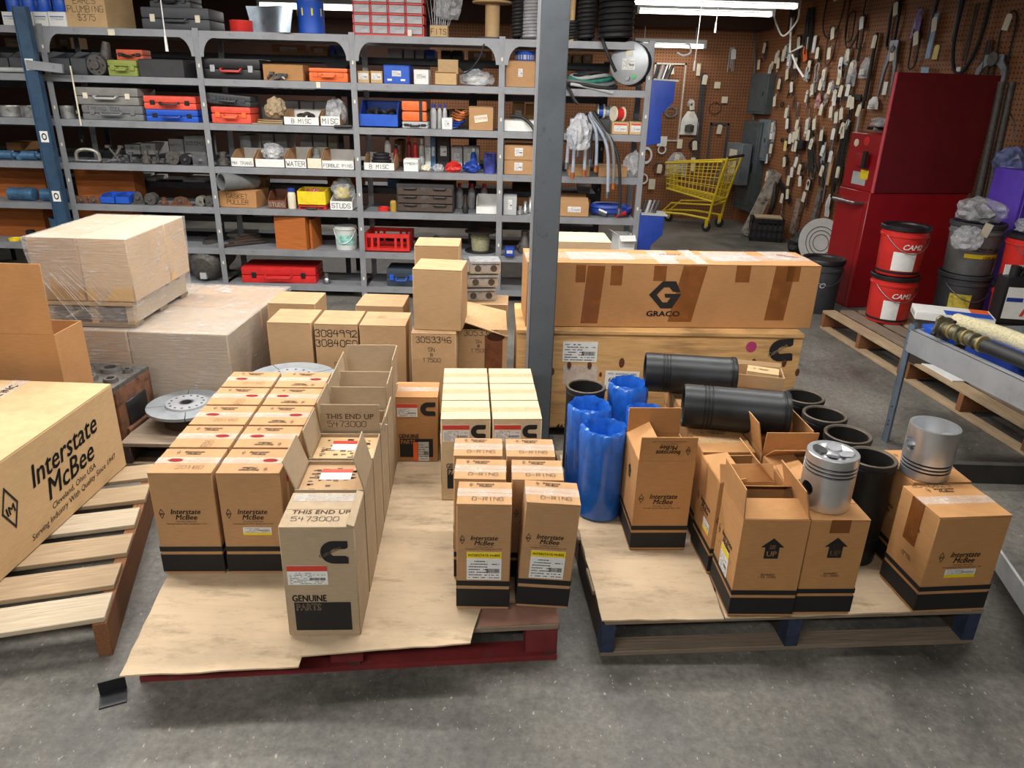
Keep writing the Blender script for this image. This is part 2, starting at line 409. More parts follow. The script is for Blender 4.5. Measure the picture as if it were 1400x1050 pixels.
# fluorescent fixtures
fxl = ['single tube fluorescent fixture above the shopping cart, nearer the shelving', 'short fluorescent tube over the pegboard of the far wall', 'fluorescent tube fixture far behind the tall shelving', 'single tube fluorescent fixture above the shopping cart, nearer the far wall',
       'fluorescent ceiling fixture over the wrapped cartons', 'fluorescent ceiling fixture over the plywood crate', 'fluorescent ceiling fixture over the bare pallet', 'fluorescent ceiling fixture over the pistons',
       'fluorescent ceiling fixture over the open floor on the bare pallet side', 'fluorescent ceiling fixture over the open floor on the steel table side', 'fluorescent ceiling fixture at the far end of the shelving']
for i, (x, y, z, L, p_, a) in enumerate(FIXTURES):
    t = thing('fluorescent_fixture', fxl[i], 'light fixture', (x, y, z), a, 'fluorescent fixtures')
    MB().box(-L/2, L/2, -.09, .09, .03, .075).build('reflector', LGREY, t)
    for s in (-1, 1):
        if i in (0, 1, 3) and s > 0: continue
        MB().cyl((-L/2+.03, s*.055 if i not in (0, 1, 3) else 0, 0), (L/2-.03, s*.055 if i not in (0, 1, 3) else 0, 0), .018, 10).build('lamp_tube', TUBE, t)
    for s in (-1, 1): MB().box(s*(L/2-.015)-.015, s*(L/2-.015)+.015, -.085, .085, -.02, .03).build('lamp_holder', LGREY, t)
    for s in (-1, 1): MB().cyl((s*L*.36, 0, .07), (s*L*.36, 0, CEIL-z), .004, 6).build('hanger_rod', STEEL, t)
def cord(name, label, x, y, Y, y2, tagm=WHITE):
    a, b = PY(x, y, Y), PY(x, y2, Y)
    t = thing(name, label, 'pull cord', (a.x, Y, b.z))
    MB().cyl((0, 0, .04), (.01, 0, CEIL-b.z), .004, 6).build('string', WHITE, t)
    MB().cyl((0, 0, 0), (0, 0, .1), .011, 8, .008).build('pull_tag', tagm, t)
cord('pull_cord', 'white pull cord with tag hanging in front of the grey cases', 219, 0, 5.6, 70)
cord('pull_cord', 'white pull cord hanging from twin tube fixture near the cart', 957, 20, 8.6, 97)
cord('pull_cord', 'short pull cord with tag between the far tubes', 982, 5, 8.7, 45)

# ================================================================== printed artwork
def art_interstate(s, sub=True):
    def mk():
        m = MB(); addtext(m, 'Interstate', 0, s*.06, s*.42, .018, .28, sx=.92); addtext(m, 'McBee', 0, s*-.27, s*.42, .018, .28, sx=.95)
        x = -s*1.18
        for k, q in ((1, 1), (.78, -1)):
            pass
        d = [(x, s*.38), (x+s*.15, s*.08), (x, -s*.22), (x-s*.15, s*.08)]; di = [(x+(a-x)*.8, s*.08+(b-s*.08)*.8) for a, b in d]
        for i in range(4): m.geo([(*d[i], 0), (*d[(i+1) % 4], 0), (*di[(i+1) % 4], 0), (*di[i], 0)], [(0, 1, 2, 3)])
        addtext(m, 'IM', x, s*.0, s*.16, .03)
        if sub:
            addtext(m, 'Cleveland, Ohio USA', 0, -s*.42, s*.12, 0, .2); addtext(m, 'Serving Industry With Quality Since 1947', 0, -s*.56, s*.12, 0, .2)
        return m
    return cached(('int', s, sub), lambda: mk().mesh('printed_logo', INK, smooth=False))
def art_c(s, txt=True):
    def mk():
        m = MB(); n = 16; pts = []
        o = [(.50, .28), (.5, .5), (-.02, .5)]
        outer = [(-.02+.5*math.cos(R(90+k*180/n)), .5*math.sin(R(90+k*180/n))) for k in range(n+1)]
        inner = [(.0+.15*math.cos(R(90+k*180/n)), .15*math.sin(R(90+k*180/n))) for k in range(n+1)]
        for k in range(n):
            m.geo([(*(s*v for v in outer[k]), 0), (*(s*v for v in outer[k+1]), 0), (*(s*v for v in inner[k+1]), 0), (*(s*v for v in inner[k]), 0)], [(0, 1, 2, 3)])
        for sg in (1, -1): m.flat([(-.02*s, sg*.5*s), (.5*s, sg*.5*s), (.5*s, sg*.22*s), (.4*s, sg*.15*s), (0, sg*.15*s)])
        return m
    return cached(('c', s), lambda: mk().mesh('printed_emblem', INK, smooth=False))
def art_ctext(s):
    def mk():
        m = MB(); addtext(m, 'Cummins', 0, -s*.02, s*.24, .012, 0, a=R(28)); return m
    return cached(('ct', s), lambda: mk().mesh('emblem_lettering', K_TAN, smooth=False))
def art_genuine(w, ptext=K_TAN):
    def mk():
        m = MB(); m.rect(-w/2, w/2, -w*.62, -w*.0)
        addtext(m, 'GENUINE', -w*.53, w*.02, w*.2, .03, 0, 'LEFT', .72); m.mi(1)
        m.geo(*textgeo('PARTS', w*.2, .03, 0, 'LEFT'), Matrix.Translation((-w*.47, -w*.17, .0006)) @ Matrix.Diagonal((.78, 1, 1, 1)))
        return m
    return cached(('gen', w, ptext.name), lambda: mk().mesh('printed_block', [INK, ptext], smooth=False))
def art_up(s, back):
    def mk():
        m = MB(); m.flat([(-.3*s, -.5*s), (.3*s, -.5*s), (.3*s, .05*s), (.5*s, .05*s), (0, .5*s), (-.5*s, .05*s), (-.3*s, .05*s)])
        m.mi(1); m.geo(*textgeo('UP', s*.36, .02), Matrix.Translation((0, -s*.38, .0006))); m.geo(*textgeo('THIS\nSIDE', s*.13, .01), Matrix.Translation((0, .08*s, .0006)))
        return m
    return cached(('up', s, back.name), lambda: mk().mesh('printed_arrow', [INK, back], smooth=False))
def art_text(body, size, ink=INK, bold=.0, shear=0, sx=1, name='printed_text'):
    return cached(('tx', body, size, ink.name, bold, shear, sx), lambda: addtext(MB(), body, 0, 0, size, bold, shear, sx=sx).mesh(name, ink, smooth=False))
def art_hand(lines, h, th=.11, ink=PEN, lead=1.35):
    def mk():
        m = MB()
        for i, l in enumerate(lines.split('/')): hand(m, l, 0, -i*h*lead, h, th)
        return m.mesh('handwriting', ink, smooth=False)
    return cached(('hd', lines, h, th, ink.name), mk)
def art_label(w, h, stripe=None, seed=0, top=True, band=.22, title=None):
    def mk():
        rnd = random.Random(seed); m = MB(); m.box(-w/2, w/2, -h/2, h/2, -.0008, 0)
        if stripe:
            m.mi(1)
            z = .0006
            if top: m.geo([(-w/2, h/2-h*band, z), (w/2, h/2-h*band, z), (w/2, h/2, z), (-w/2, h/2, z)], [(0, 1, 2, 3)])
            else: m.geo([(-w/2, -h/2, z), (w/2, -h/2, z), (w/2, -h/2+h*band, z), (-w/2, -h/2+h*band, z)], [(0, 1, 2, 3)])
        m.mi(2); n0 = len(m.v)
        y1 = h/2-(h*band if stripe and top else 0); y0 = -h/2+(h*band if stripe and not top else 0)
        n = 7; st = (y1-y0)/(n+1)
        fakelines(m, -w*.44, w*.1, [y0+st*(k+.7) for k in range(n)], st*.3, rnd)
        fakelines(m, w*.14, w*.44, [y0+st*(k+.7) for k in (0, 1, 5)], st*.3, rnd)
        barcode(m, w*.05, w*.44, y0+st*2.6, y0+st*4.2, rnd)
        for i in range(n0, len(m.v)): m.v[i] = (m.v[i][0], m.v[i][1], .0008)
        if title: m.geo(*textgeo(title, h*band*.5, .02), Matrix.Translation((0, (h/2-h*band*.68) if top else -h/2+h*band*.3, .0012)))
        return m.mesh('label_sticker', [WHITE, stripe or WHITE, INK], smooth=False)
    return cached(('lab', w, h, stripe.name if stripe else None, seed, top, band, title), mk)
def stick(root, me, face, w, d, h, u, v, spin=0, e=.0014):
    loc, rot = facexf(face, w, d, h, u, v, e)
    o = place(me.name.split('.')[0], me, root, loc, rot)
    if spin: o.rotation_euler = (Matrix.Rotation(0, 3, 'X') @ o.rotation_euler.to_matrix() @ Matrix.Rotation(spin, 3, 'Z')).to_euler()
    return o

# ================================================================== cartons
def carton(name, label, w, d, h, loc, rz=0, m=K_BROWN, group=None, flaps=None, bands=False, tape=TAPE, seam='x', tilt=(0, 0), inside=None, cat='carton', tapew=.045):
    """flaps: None = taped shut; else {side: (angle from upright, length)}"""
    t = thing(name, label, cat, loc, rz, group)
    t.rotation_euler = (tilt[0], tilt[1], rz)
    k = ('cart', round(w, 3), round(d, 3), round(h, 3), m.name, flaps is None, seam)
    if flaps is None:
        place('body', cached(k, lambda: MB().box(-w/2, w/2, 0, d, 0, h-.004).mesh('body', m, .003)), t)
        g = .0012
        if seam == 'x':
            fm = cached(k+('f',), lambda: MB().box(-w/2, w/2, 0, d/2-g, h-.004, h).mesh('flap', m, .0012))
            place('flap', fm, t); place('flap', fm, t, (0, d/2, 0))
            if tape: place('tape', cached(k+('t', tape.name), lambda: MB().box(-w/2-.0006, w/2+.0006, d/2-tapew/2, d/2+tapew/2, h-.03, h+.0006).mesh('tape', tape)), t)
        else:
            fm = cached(k+('f',), lambda: MB().box(-w/2, -g, 0, d, h-.004, h).mesh('flap', m, .0012))
            place('flap', fm, t); place('flap', fm, t, (w/2, 0, 0))
            if tape: place('tape', cached(k+('t', tape.name), lambda: MB().box(-tapew/2, tapew/2, -.0006, d+.0006, h-.04, h+.0006).mesh('tape', tape)), t)
    else:
        th = .004
        place('body', cached(k, lambda: MB().box(-w/2, w/2, 0, th, 0, h).box(-w/2, w/2, d-th, d, 0, h).box(-w/2, -w/2+th, th, d-th, 0, h).box(w/2-th, w/2, th, d-th, 0, h).box(-w/2, w/2, 0, d, 0, th).mesh('body', m)), t)
        for sd, (ang, L) in flaps.items():
            fw = w if sd in 'FB' else d
            fm = MB().box(-fw/2+.002, fw/2-.002, -th/2, th/2, 0, L).mesh('flap', m, .001)
            loc_, rzz = {'F': ((0, th/2, h), 0), 'B': ((0, d-th/2, h), R(180)), 'L': ((-w/2+th/2, d/2, h), R(-90)), 'R': ((w/2-th/2, d/2, h), R(90))}[sd]
            o = place('flap', fm, t, loc_); o.rotation_euler = (Matrix.Rotation(rzz, 3, 'Z') @ Matrix.Rotation(R(ang), 3, 'X')).to_euler()
    if bands:
        def bm():
            q = MB(); e = .001
            for z0, z1 in ((.03*h, .205*h), (.235*h, .285*h)):
                P = [(-w/2-e, -e), (w/2+e, -e), (w/2+e, d+e), (-w/2-e, d+e)]
                for i in range(4):
                    a, b = P[i], P[(i+1) % 4]; q.geo([(*a, z0), (*b, z0), (*b, z1), (*a, z1)], [(0, 1, 2, 3)])
            return q.mesh('printed_band', INK, smooth=False)
        place('printed_band', cached(k+('b',), bm), t)
    return t
def opener(v): return {'F': v, 'B': v, 'L': v, 'R': v}

# ================================================================== pallets
def pallet(name, label, w, d, h, loc, rz, nb=7, m=WOOD, ms=WOODO, bw=.11, m2=None, bbw=.065, ends=None, base=True, group=None, seed=0, bm=None):
    t = thing(name, label, 'pallet', loc, rz, group); rnd = random.Random(seed); tb = .018
    bms = [MB().box(0, w, -bw/2, bw/2, 0, tb).mesh('deck_board', q, .002) for q in ((m, m2 or WOODG, m))]
    for i in range(nb):
        y = bw/2+(d-bw)*i/(nb-1)
        o = place('deck_board', bms[rnd.randrange(3)], t, (rnd.uniform(-.008, .008), y, h-tb), (0, 0, R(rnd.uniform(-.5, .5))))
    for x in (0, w/2-.02, w-.04):
        sm = MB().box(0, .04, 0, d, tb if base else 0, h-tb).mesh('stringer', ms, .002)
        place('stringer', sm, t, (x, 0, 0))
        if ends: MB().box(-.001, .041, -.0015, .05, tb-.001, h-tb-.001).build('painted_end', ends, t, (x, 0, 0))
    if base:
        for y in (bbw/2, d/2, d-bbw/2): place('bottom_board', MB().box(0, w, -bbw/2, bbw/2, 0, tb).mesh('bottom_board', bm or m, .002), t, (0, y, 0))
    return t
def sheet(name, label, pts, z, m=K_SHEET, th=.005, rag=.0025, group=None, seed=1):
    rnd = random.Random(seed); P = []
    n = len(pts)
    for i in range(n):
        a, b = Vector(pts[i]), Vector(pts[(i+1) % n]); k = max(2, int((b-a).length/.05)); nn = Vector((-(b-a).y, (b-a).x)).normalized()
        for j in range(k): q = a+(b-a)*(j/k)+nn*(rnd.uniform(-rag, rag) if j else 0); P.append((q.x, q.y))
    c = Vector(P[0]); o = MB().prism([(x-c.x, y-c.y) for x, y in P], 0, th).build(name, m, None, (c.x, c.y, z), smooth=False)
    return tag(o, label, 'cardboard', group)

ex = lambda a: Vector((math.cos(a), math.sin(a), 0)); ey = lambda a: Vector((-math.sin(a), math.cos(a), 0))
ORD = ['first', 'second', 'third', 'fourth', 'fifth', 'sixth', 'seventh']

# ------------------------------------------------------------------ middle pallet with cardboard
a = R(6.5); A = Vector((-1.07, 1.66, 0))
mp = pallet('wooden_pallet', 'red painted wooden pallet under cardboard sheets and carton rows', 1.24, 1.36, .14, A, a, 7, WOODG, WOODD, .13, seed=3)
REDW = mat('red_painted_wood', (120, 38, 38), .7, kind='worn', var=.2, scale=18, rgb2=(96, 70, 56))
MB().box(.0, 1.242, -.003, .067, .0, .0195).build('painted_end', REDW, mp)
for x in (.55, 1.14): MB().box(x, x+.1, -.004, .06, .03, .118).build('painted_end', REDW, mp, bevel=.012)
MB().box(1.0, 1.243, -.003, .128, .12, .1425).build('painted_end', mat('worn_red_board', (150, 110, 92), .8, kind='worn', var=.2, scale=9, rgb2=(176, 50, 46)), mp)
q = lambda x, y, z: PZ(x, y, z).xy
s1 = [q(163, 924, .146), q(408, 911, .146), Vector((-.60, 2.9)), Vector((-1.24, 2.86))]
s2 = [q(411, 897, .15), q(643, 879, .15), Vector((-.075, 1.86)), Vector((.12, 1.9)), Vector((.02, 3.1)), Vector((-.57, 3.05))]
sheet('cardboard_sheet', 'creased cardboard sheet overhanging the red pallet under the printed cartons', s1, .1405, seed=2)
sheet('cardboard_sheet', 'torn cardboard sheet under the two carton rows beside the column', s2, .1458, seed=5)
ZB = .1515
# ten printed brown cartons, two columns of five
a = R(3); P0 = PZ(225, 783, ZB); P0.z = ZB; W, D, H = .196, .165, .376
for j in range(2):
    for i in range(5):
        side = ['in the outer column beside the bare pallet', 'in the inner column beside the open tan cartons'][j]
        if i == 0: lb = ['closed brown carton with plain black-banded front, end of the outer column', 'closed brown carton with yellow-edged sticker on its black-banded front'][j]
        else: lb = 'closed brown taped carton, %s %s' % (ORD[i], side)
        p = P0+ex(a)*(W/2+j*.208)+ey(a)*(i*.176); p.z = ZB if j == 0 else .1465
        p.z = .1460
        t = carton('printed_carton', lb, W, D, H, p, a, K_BROWN, 'twin column of taped brown cartons', bands=True, tape=TAPEW, tapew=.04)
        stick(t, art_interstate(.062), 'F', W, D, H, 0, H*.60)
        stick(t, art_interstate(.042, False), 'T', W, D, H, 0, D*.82 if i else D*.80)
        if j: stick(t, art_interstate(.042, False), 'T', W, D, H, 0, D*.16, R(180))
        else: stick(t, art_hand('20/80' if i % 2 else '20180', .02, .06, INKGREY), 'T', W, D, H, .02, D*.16)
        seal = cached(('seal',), lambda: MB().lathe([(.0, 0), (.018, 0)], 16, Matrix.Diagonal((1.3, .55, 1, 1))).mesh('printed_seal', REDINK, smooth=False))
        stick(t, seal, 'T', W, D, H, (-.04, .05)[(i+j) % 2], D*.5, 0, .002)
        stick(t, seal, 'R', W, D, H, 0, H*.86, R(90), .002)
        if i == 0 and j: stick(t, art_label(.09, .028, YEL, 3, False, .3), 'F', W, D, H, .01, H*.44)
# tan cartons "THIS END UP", mostly open
a = R(3.2); P0 = PZ(396, 871, .147); W, D, H = .207, .185, .372
specs = [None, {'L': (18, .1), 'R': (-14, .11)}, {'L': (8, .1)}, {'F': (-4, .1), 'L': (4, .11), 'R': (20, .06)}, {'F': (-3, .085), 'L': (5, .1), 'R': (3, .1)}, {'F': (-2, .07), 'B': (0, .12), 'R': (2, .12), 'L': (10, .09)}]
lbs = ['closed tan carton with black emblem block, front end of the tan row', 'open tan carton with raised side flaps behind the closed tan carton', 'open tan carton packed with patterned board, third in the tan row',
       'open tan carton with lettered flap standing up, fourth in the tan row', 'open tan carton with bare upright flap, fifth in the tan row', 'open tan carton with tall back flap at the back end of the row']
for i in range(6):
    p = P0+ex(a)*(W/2)+ey(a)*(i*.2); p.z = .151 if i > 1 else .151
    t = carton('tan_carton', lbs[i], W, D, H, p, a, K_TAN, 'row of tan cartons', flaps=specs[i], tape=None)
    stick(t, art_c(.075), 'F', W, D, H, .045, H*.78); stick(t, art_ctext(.075), 'F', W, D, H, .035, H*.775, 0, .0022)
    stick(t, art_label(.112, .064, REDLAB, 5, True, .28), 'F', W, D, H, -.035, H*.575)
    stick(t, art_genuine(.16), 'F', W, D, H, .0, H*.325)
    if i == 0:
        stick(t, art_text('THIS END UP', .028, INKGREY, .01), 'T', W, D, H, 0, D*.36); stick(t, art_hand('5473000', .022, .08), 'T', W, D, H, -.01, D*.16)
        MB().box(-W/2+.01, W/2-.01, D*.72, D*.95, 0, .001).build('tape', TAPEW, t, (0, 0, H))
        MB().box(-.01, .01, 0, D, 0, .006).build('flap_edge', K_TAN, t, (W/2-.012, 0, H), (0, R(20), 0))
    if i == 3:
        stick(t, art_text('THIS END UP', .028, INKGREY, .01), 'F', W, D, H, 0, H+.05, 0, .003); stick(t, art_hand('5473000', .022, .08), 'F', W, D, H, -.01, H+.02, 0, .003)
    if i:
        zt = H-(.012 if i < 3 else .06)
        c_ = MB().box(-W/2+.006, W/2-.006, .006, D-.006, zt-.05, zt).build('packing_insert', [K_TAN, K_DULL, K_LIGHT][i % 3], t)
        MB().box(-.048, .048, D*.45, D*.8, 0, .001).build('label_sticker', WHITE, c_, (0, 0, zt)); MB().box(-.048, .048, D*.68, D*.8, .001, .0016).build('label_stripe', REDLAB, c_, (0, 0, zt))
        rnd = random.Random(i); pm = MB()
        for k in range(42):
            x, y = rnd.uniform(-W/2+.02, W/2-.03), rnd.uniform(.015, D-.03); pm.rect(x, x+rnd.uniform(.008, .022), y, y+rnd.uniform(.005, .012), .0005)
        pm.build('printed_pattern', INKGREY, c_, (0, 0, zt), smooth=False)
        if i in (3, 5): MB().box(-.05, .05, -.002, .002, 0, .05).build('instruction_leaflet', WHITE, c_, (.05, D*.6, zt), (.3, .3, .4))
# lone orange-brown carton
W, D, H = .186, .17, .3
t = carton('parts_carton', 'single orange-brown carton with black emblem standing apart on the cardboard', W, D, H, (-.4, 2.79, .152), R(3), K_ORANGE, tape=TAPEW)
stick(t, art_c(.062), 'F', W, D, H, .052, H*.82); stick(t, art_label(.085, .06, REDLAB, 8, True, .3), 'F', W, D, H, -.035, H*.8)
stick(t, art_genuine(.14, K_ORANGE), 'F', W, D, H, 0, H*.36); stick(t, art_label(.045, .09, ORLAB, 9, True, .0), 'F', W, D, H, .03, H*.16)
MB().rect(-.01, .01, -.045, .045).build('orange_sticker', ORLAB, t, (-.004, -.003, H*.16), (R(90), 0, 0))
# six white-topped cartons with emblem
a = R(4); P0 = Vector((-.262, 2.475, .152)); W, D, H = .186, .172, .35
for i in range(3):
    for j in range(2):
        lb = ['pale-topped carton with red label beside the orange-brown carton', 'pale-topped carton with red label beside the steel column'][j] if i == 0 else 'pale-topped closed carton, %s back beside %s' % (ORD[i], ['the orange-brown carton', 'the column'][j])
        p = P0+ex(a)*(W/2+j*.194)+ey(a)*(i*.18)
        t = carton('emblem_carton', lb, W, D, H, p, a, K_PALE, 'block of pale-topped cartons', tape=TAPE)
        stick(t, art_c(.055), 'F', W, D, H, .048, H*.85); stick(t, art_label(.1, .068, REDLAB, 11, True, .28), 'F', W, D, H, -.036, H*.83)
        stick(t, art_genuine(.14, K_PALE), 'F', W, D, H, 0, H*.4); stick(t, art_genuine(.13, K_PALE), 'L', W, D, H, 0, H*.4)
# six O-ring cartons
W, D, H = .162, .132, .376
pos = [(-.152, 1.838, 1, 0), (.03, 1.852, 1.5, 3.2), (-.172, 1.985, 1, 0), (.008, 1.99, 1, 0), (-.186, 2.137, 2, 0), (-.012, 2.142, 2, 0)]
for i, (x, y, rz, tl) in enumerate(pos):
    lb = ['narrow brown carton with large yellow label standing upright at the torn sheet edge', 'narrow brown carton with large yellow label leaning outward',
          'narrow closed carton in second row behind the upright yellow-labelled carton', 'narrow closed carton in second row behind the leaning yellow-labelled carton',
          'narrow closed carton in third row next to the bare cardboard aisle', 'narrow closed carton in third row next to the blue bags'][i]
    p = Vector((x, y, .1515))+ex(R(rz))*(W/2)
    t = carton('narrow_carton', lb, W, D, H, p, R(rz), K_BROWN, 'block of narrow brown cartons', bands=True, tape=TAPEW, tilt=(0, R(tl)))
    stick(t, art_interstate(.054), 'F', W, D, H, 0, H*.665); stick(t, art_label(.105, .1, YEL, 14, True, .22, 'INTERSTATE-McBEE'), 'F', W, D, H, .002, H*.43)
    stick(t, art_interstate(.036, False), 'T', W, D, H, 0, D*.82); stick(t, art_hand('O-RING', .018, .08), 'T', W, D, H, .01, D*.16)
    stick(t, art_interstate(.042), 'L', W, D, H, 0, H*.66)

# ------------------------------------------------------------------ pallet behind with tall plain cartons
pallet('wooden_pallet', 'weathered pallet under the tall plain cartons with handwritten numbers', 1.24, .8, .14, (-1.3, 3.38, 0), R(2), 6, WOODG, WOODD, seed=9)
ZT = .56; ZP = .1415
def tall(px0, px1, py, label, zt=ZT, zb=ZP, d=.235, m=K_DULL, Yo=None, name='tall_carton', **k):
    a_, b_ = PZ(px0, py, zt), PZ(px1, py, zt)
    c_ = (a_+b_)/2; w_ = (b_-a_).length
    if Yo: c_ = Vector(((a_.x+b_.x)/2*Yo/a_.y, Yo, 0))
    t_ = carton(name, label, w_-.004, d, zt-zb, (c_.x, c_.y, zb), R(1), m, 'tall plain brown cartons', tape=None, seam='x', **k)
    return t_, w_-.004, d, zt-zb
t, W, D, H = tall(363, 426, 441, 'tall plain carton at the wrapped pallet end of the numbered cartons')
t, W, D, H = tall(428, 489, 443, 'tall carton with 3084992 written on it in black marker')
stick(t, art_hand('3084992/3084060', .034, .1, lead=1.5), 'F', W, D, H, 0, H-.065); stick(t, art_hand('SN', .022, .09), 'F', W, D, H, 0, H-.22)
t, W, D, H = tall(490, 555, 445, 'tall plain carton with faint top print, beside the carton marked 3084992')
stick(t, art_hand('SN#/5842', .016, .06, INKGREY), 'T', W, D, H, -.02, D*.6)
for nm, x0, x1, lb in ((1, 366, 432, 'plain carton standing behind the end of the numbered cartons'), (2, 492, 556, 'plain carton with small pen mark behind the second row, before the shelving')):
    a_, b_ = PZ(x0, 443, ZT), PZ(x1, 443, ZT)
    t = carton('tall_carton', lb, .25, .24, .43, ((a_.x+b_.x)/2*1.06-.03, 3.71, ZP), R(0), K_DULL, 'tall plain brown cartons', tape=None)
t, W, D, H = tall(561, 624, 456, 'tall carton with 3053346 and 17500 written in marker, under another carton')
stick(t, art_hand('3053346', .028, .09), 'F', W, D, H, .0, H-.045); stick(t, art_hand('SN/#/17500', .02, .09), 'F', W, D, H, -.01, H-.09)
zb = ZT+.001; c0 = PZ(598, 453, ZT); hh = PY(600, 368, c0.y+.02).z-zb
carton('tall_carton', 'tall plain carton standing on top of the carton marked 3053346', .232, .225, hh, (c0.x, c0.y+.01, zb), R(-3), K_DULL, 'tall plain brown cartons', tape=None, tilt=(0, 0))
carton('tall_carton', 'tallest plain carton behind the stacked carton marked 3053346', .23, .22, PY(600, 336, 3.75).z-ZP, (PY(598, 420, 3.75).x, 3.75, ZP), R(1), K_DULL, 'tall plain brown cartons', tape=None)
a_, b_ = PZ(628, 450, .53), PZ(692, 458, .53); W = (b_-a_).length; H = .53-ZP
t = carton('tall_carton', 'battered carton with 3053346 on its sagging top flap', W, .235, H, ((a_.x+b_.x)/2, a_.y, ZP), R(3), K_DULL, 'tall plain brown cartons', flaps={'B': (0, .01)}, tape=None)
MB().geo([(-W/2, 0, .05), (W/2, -.01, -.03), (W/2, .235, .03), (-W/2, .235, .09), (-W/2, 0, .046), (W/2, -.01, -.034), (W/2, .235, .026), (-W/2, .235, .086)], [(0, 1, 2, 3), (7, 6, 5, 4), (0, 4, 5, 1), (1, 5, 6, 2), (2, 6, 7, 3), (3, 7, 4, 0)]).build('top_flap', K_LIGHT, t, (0, 0, H))
stick(t, art_hand('3053346', .028, .09), 'F', W, .235, H, -.01, H-.03); stick(t, art_hand('SN/#/17500', .018, .09), 'F', W, .235, H, -.02, H-.07)
MB().rect(-.03, .06, -.2, .0).build('water_stain', mat('stain_brown', (112, 64, 34), .8, var=.2, scale=20), t, (.04, -.0012, H-.03), (R(90), 0, 0))
MB().lathe([(0, 0), (.045, 0)], 20, Matrix.Diagonal((1, .5, 1, 1))).build('water_stain', mat('stain_dark', (84, 46, 28), .7, var=.2, scale=20), t, (.065, -.002, H-.035), (R(90), 0, 0))
# stacked bright steel heads behind
zb0 = .1415; yh = 3.86; xh = PY(662, 420, yh).x
zz = PY(662, 412, yh).z
carton('tall_carton', 'carton under the stack of bright steel castings', .26, .2, zz-zb0, (xh, yh-.06, zb0), 0, K_DULL, 'tall plain brown cartons', tape=None)
hz = (PY(662, 356, yh).z-zz)/3
for i in range(3):
    t = thing('steel_casting', ['bright steel finned casting at the bottom of the stack', 'bright steel finned casting in the middle of the stack', 'bright steel finned casting on top of the stack'][i], 'engine part', (xh+.012*i-.02, yh, zz+.001+i*hz), R(8), 'stacked steel castings'); STEEL_ = mat('bright_casting', (196, 198, 200), .35, .6, var=.2, scale=30)
    MB().box(-.085, .085, 0, .14, .0, hz*.92).build('body', STEEL_, t, bevel=.012)
    for k in range(6): MB().box(-.11, -.085, .01+k*.022, .018+k*.022, .01, hz*.8).build('fin', STEEL_, t)
    for k in (-.04, .045): MB().cyl((k, -.004, hz*.4), (k, .01, hz*.4), .018, 12).build('port', CAST, t)
    MB().box(-.07, .075, -.003, .002, hz*.68, hz*.74).build('groove', CAST, t)

# ------------------------------------------------------------------ bare pallet and large carton
pallet('wooden_pallet', 'bare wooden pallet with spaced boards beneath the large printed carton', 1.25, 1.0, .14, (-2.40, 1.40, 0), R(17), 6, WOODP, WOODO, .125, m2=WOOD, seed=4, base=False)
W, D, H = .72, 1.02, .368
t = carton('large_carton', 'large taped brown carton with big black lettering on the bare pallet', W, D, H, (-1.985, 1.69, .1425), R(-1.0), K_LIGHT, seam='y', tape=TAPEW, tapew=.07)
stick(t, art_interstate(.27), 'R', W, D, H, .16, H*.55, R(4)); stick(t, art_text('BAR: STATE MCBEE INC', .045, INKGREY, .01), 'T', W, D, H, .02, D*.72, R(90))
MB().box(-.06, .06, -.05, .07, 0, .02).build('stub', WHITE, None, (-2.10, 2.6, .1425+H), (0, 0, .3)).name = 'folded_paper'
tag(bpy.data.objects['folded_paper'], 'folded white paper lying on the large printed carton', 'paper')
# big open brown carton at the far side
yb = 2.80; xr = PY(84, 505, yb).x; zf = PY(70, 458, yb).z; lf = PY(58, 362, yb).z-zf
t = carton('open_carton', 'large open brown carton with upright flap behind the printed carton', .62, .2, zf, (xr-.31, yb, 0), 0, K_ORANGE, flaps={'F': (-2, lf), 'L': (80, .15)}, tape=None)
# cylinder head casting
hy = 3.06; hx = PY(118, 560, hy).x; ztop = PY(120, 522, hy).z
t = thing('engine_casting', 'rusty grey engine head casting standing on floor behind the large carton', 'engine part', (hx, hy-.02, 0), R(-4))
MB().box(-.17, .17, 0, .29, 0, ztop-.03).build('body', RUST, t, bevel=.02)
MB().box(-.175, .165, -.008, .29, ztop-.05, ztop-.012).build('machined_deck', CAST, t, bevel=.008)
for (x, y, r) in ((-.12, .07, .035), (0, .08, .035), (.11, .07, .03), (-.1, .2, .04), (.03, .2, .045), (.12, .19, .02)):
    MB().lathe([(r*.6, -.005), (r*.6, .02), (r, .02), (r*1.15, 0)], 16).build('port', CAST, t, (x, y, ztop-.014))
    MB().cyl((0, 0, .001), (0, 0, .006), r*.6, 14).build('port_bore', BLK, t, (x, y, ztop-.012))
for k in range(5): MB().cyl((-.14+k*.07, -.012, ztop-.035), (-.14+k*.07, 0, ztop-.035), .011, 10).build('bolt_hole', BLK, t)
MB().box(.168, .176, .06, .22, .14, .26).build('side_window', BLK, t, bevel=.003)
MB().box(.165, .19, .03, .25, .1, .14).build('side_ledge', RUST, t, bevel=.006)
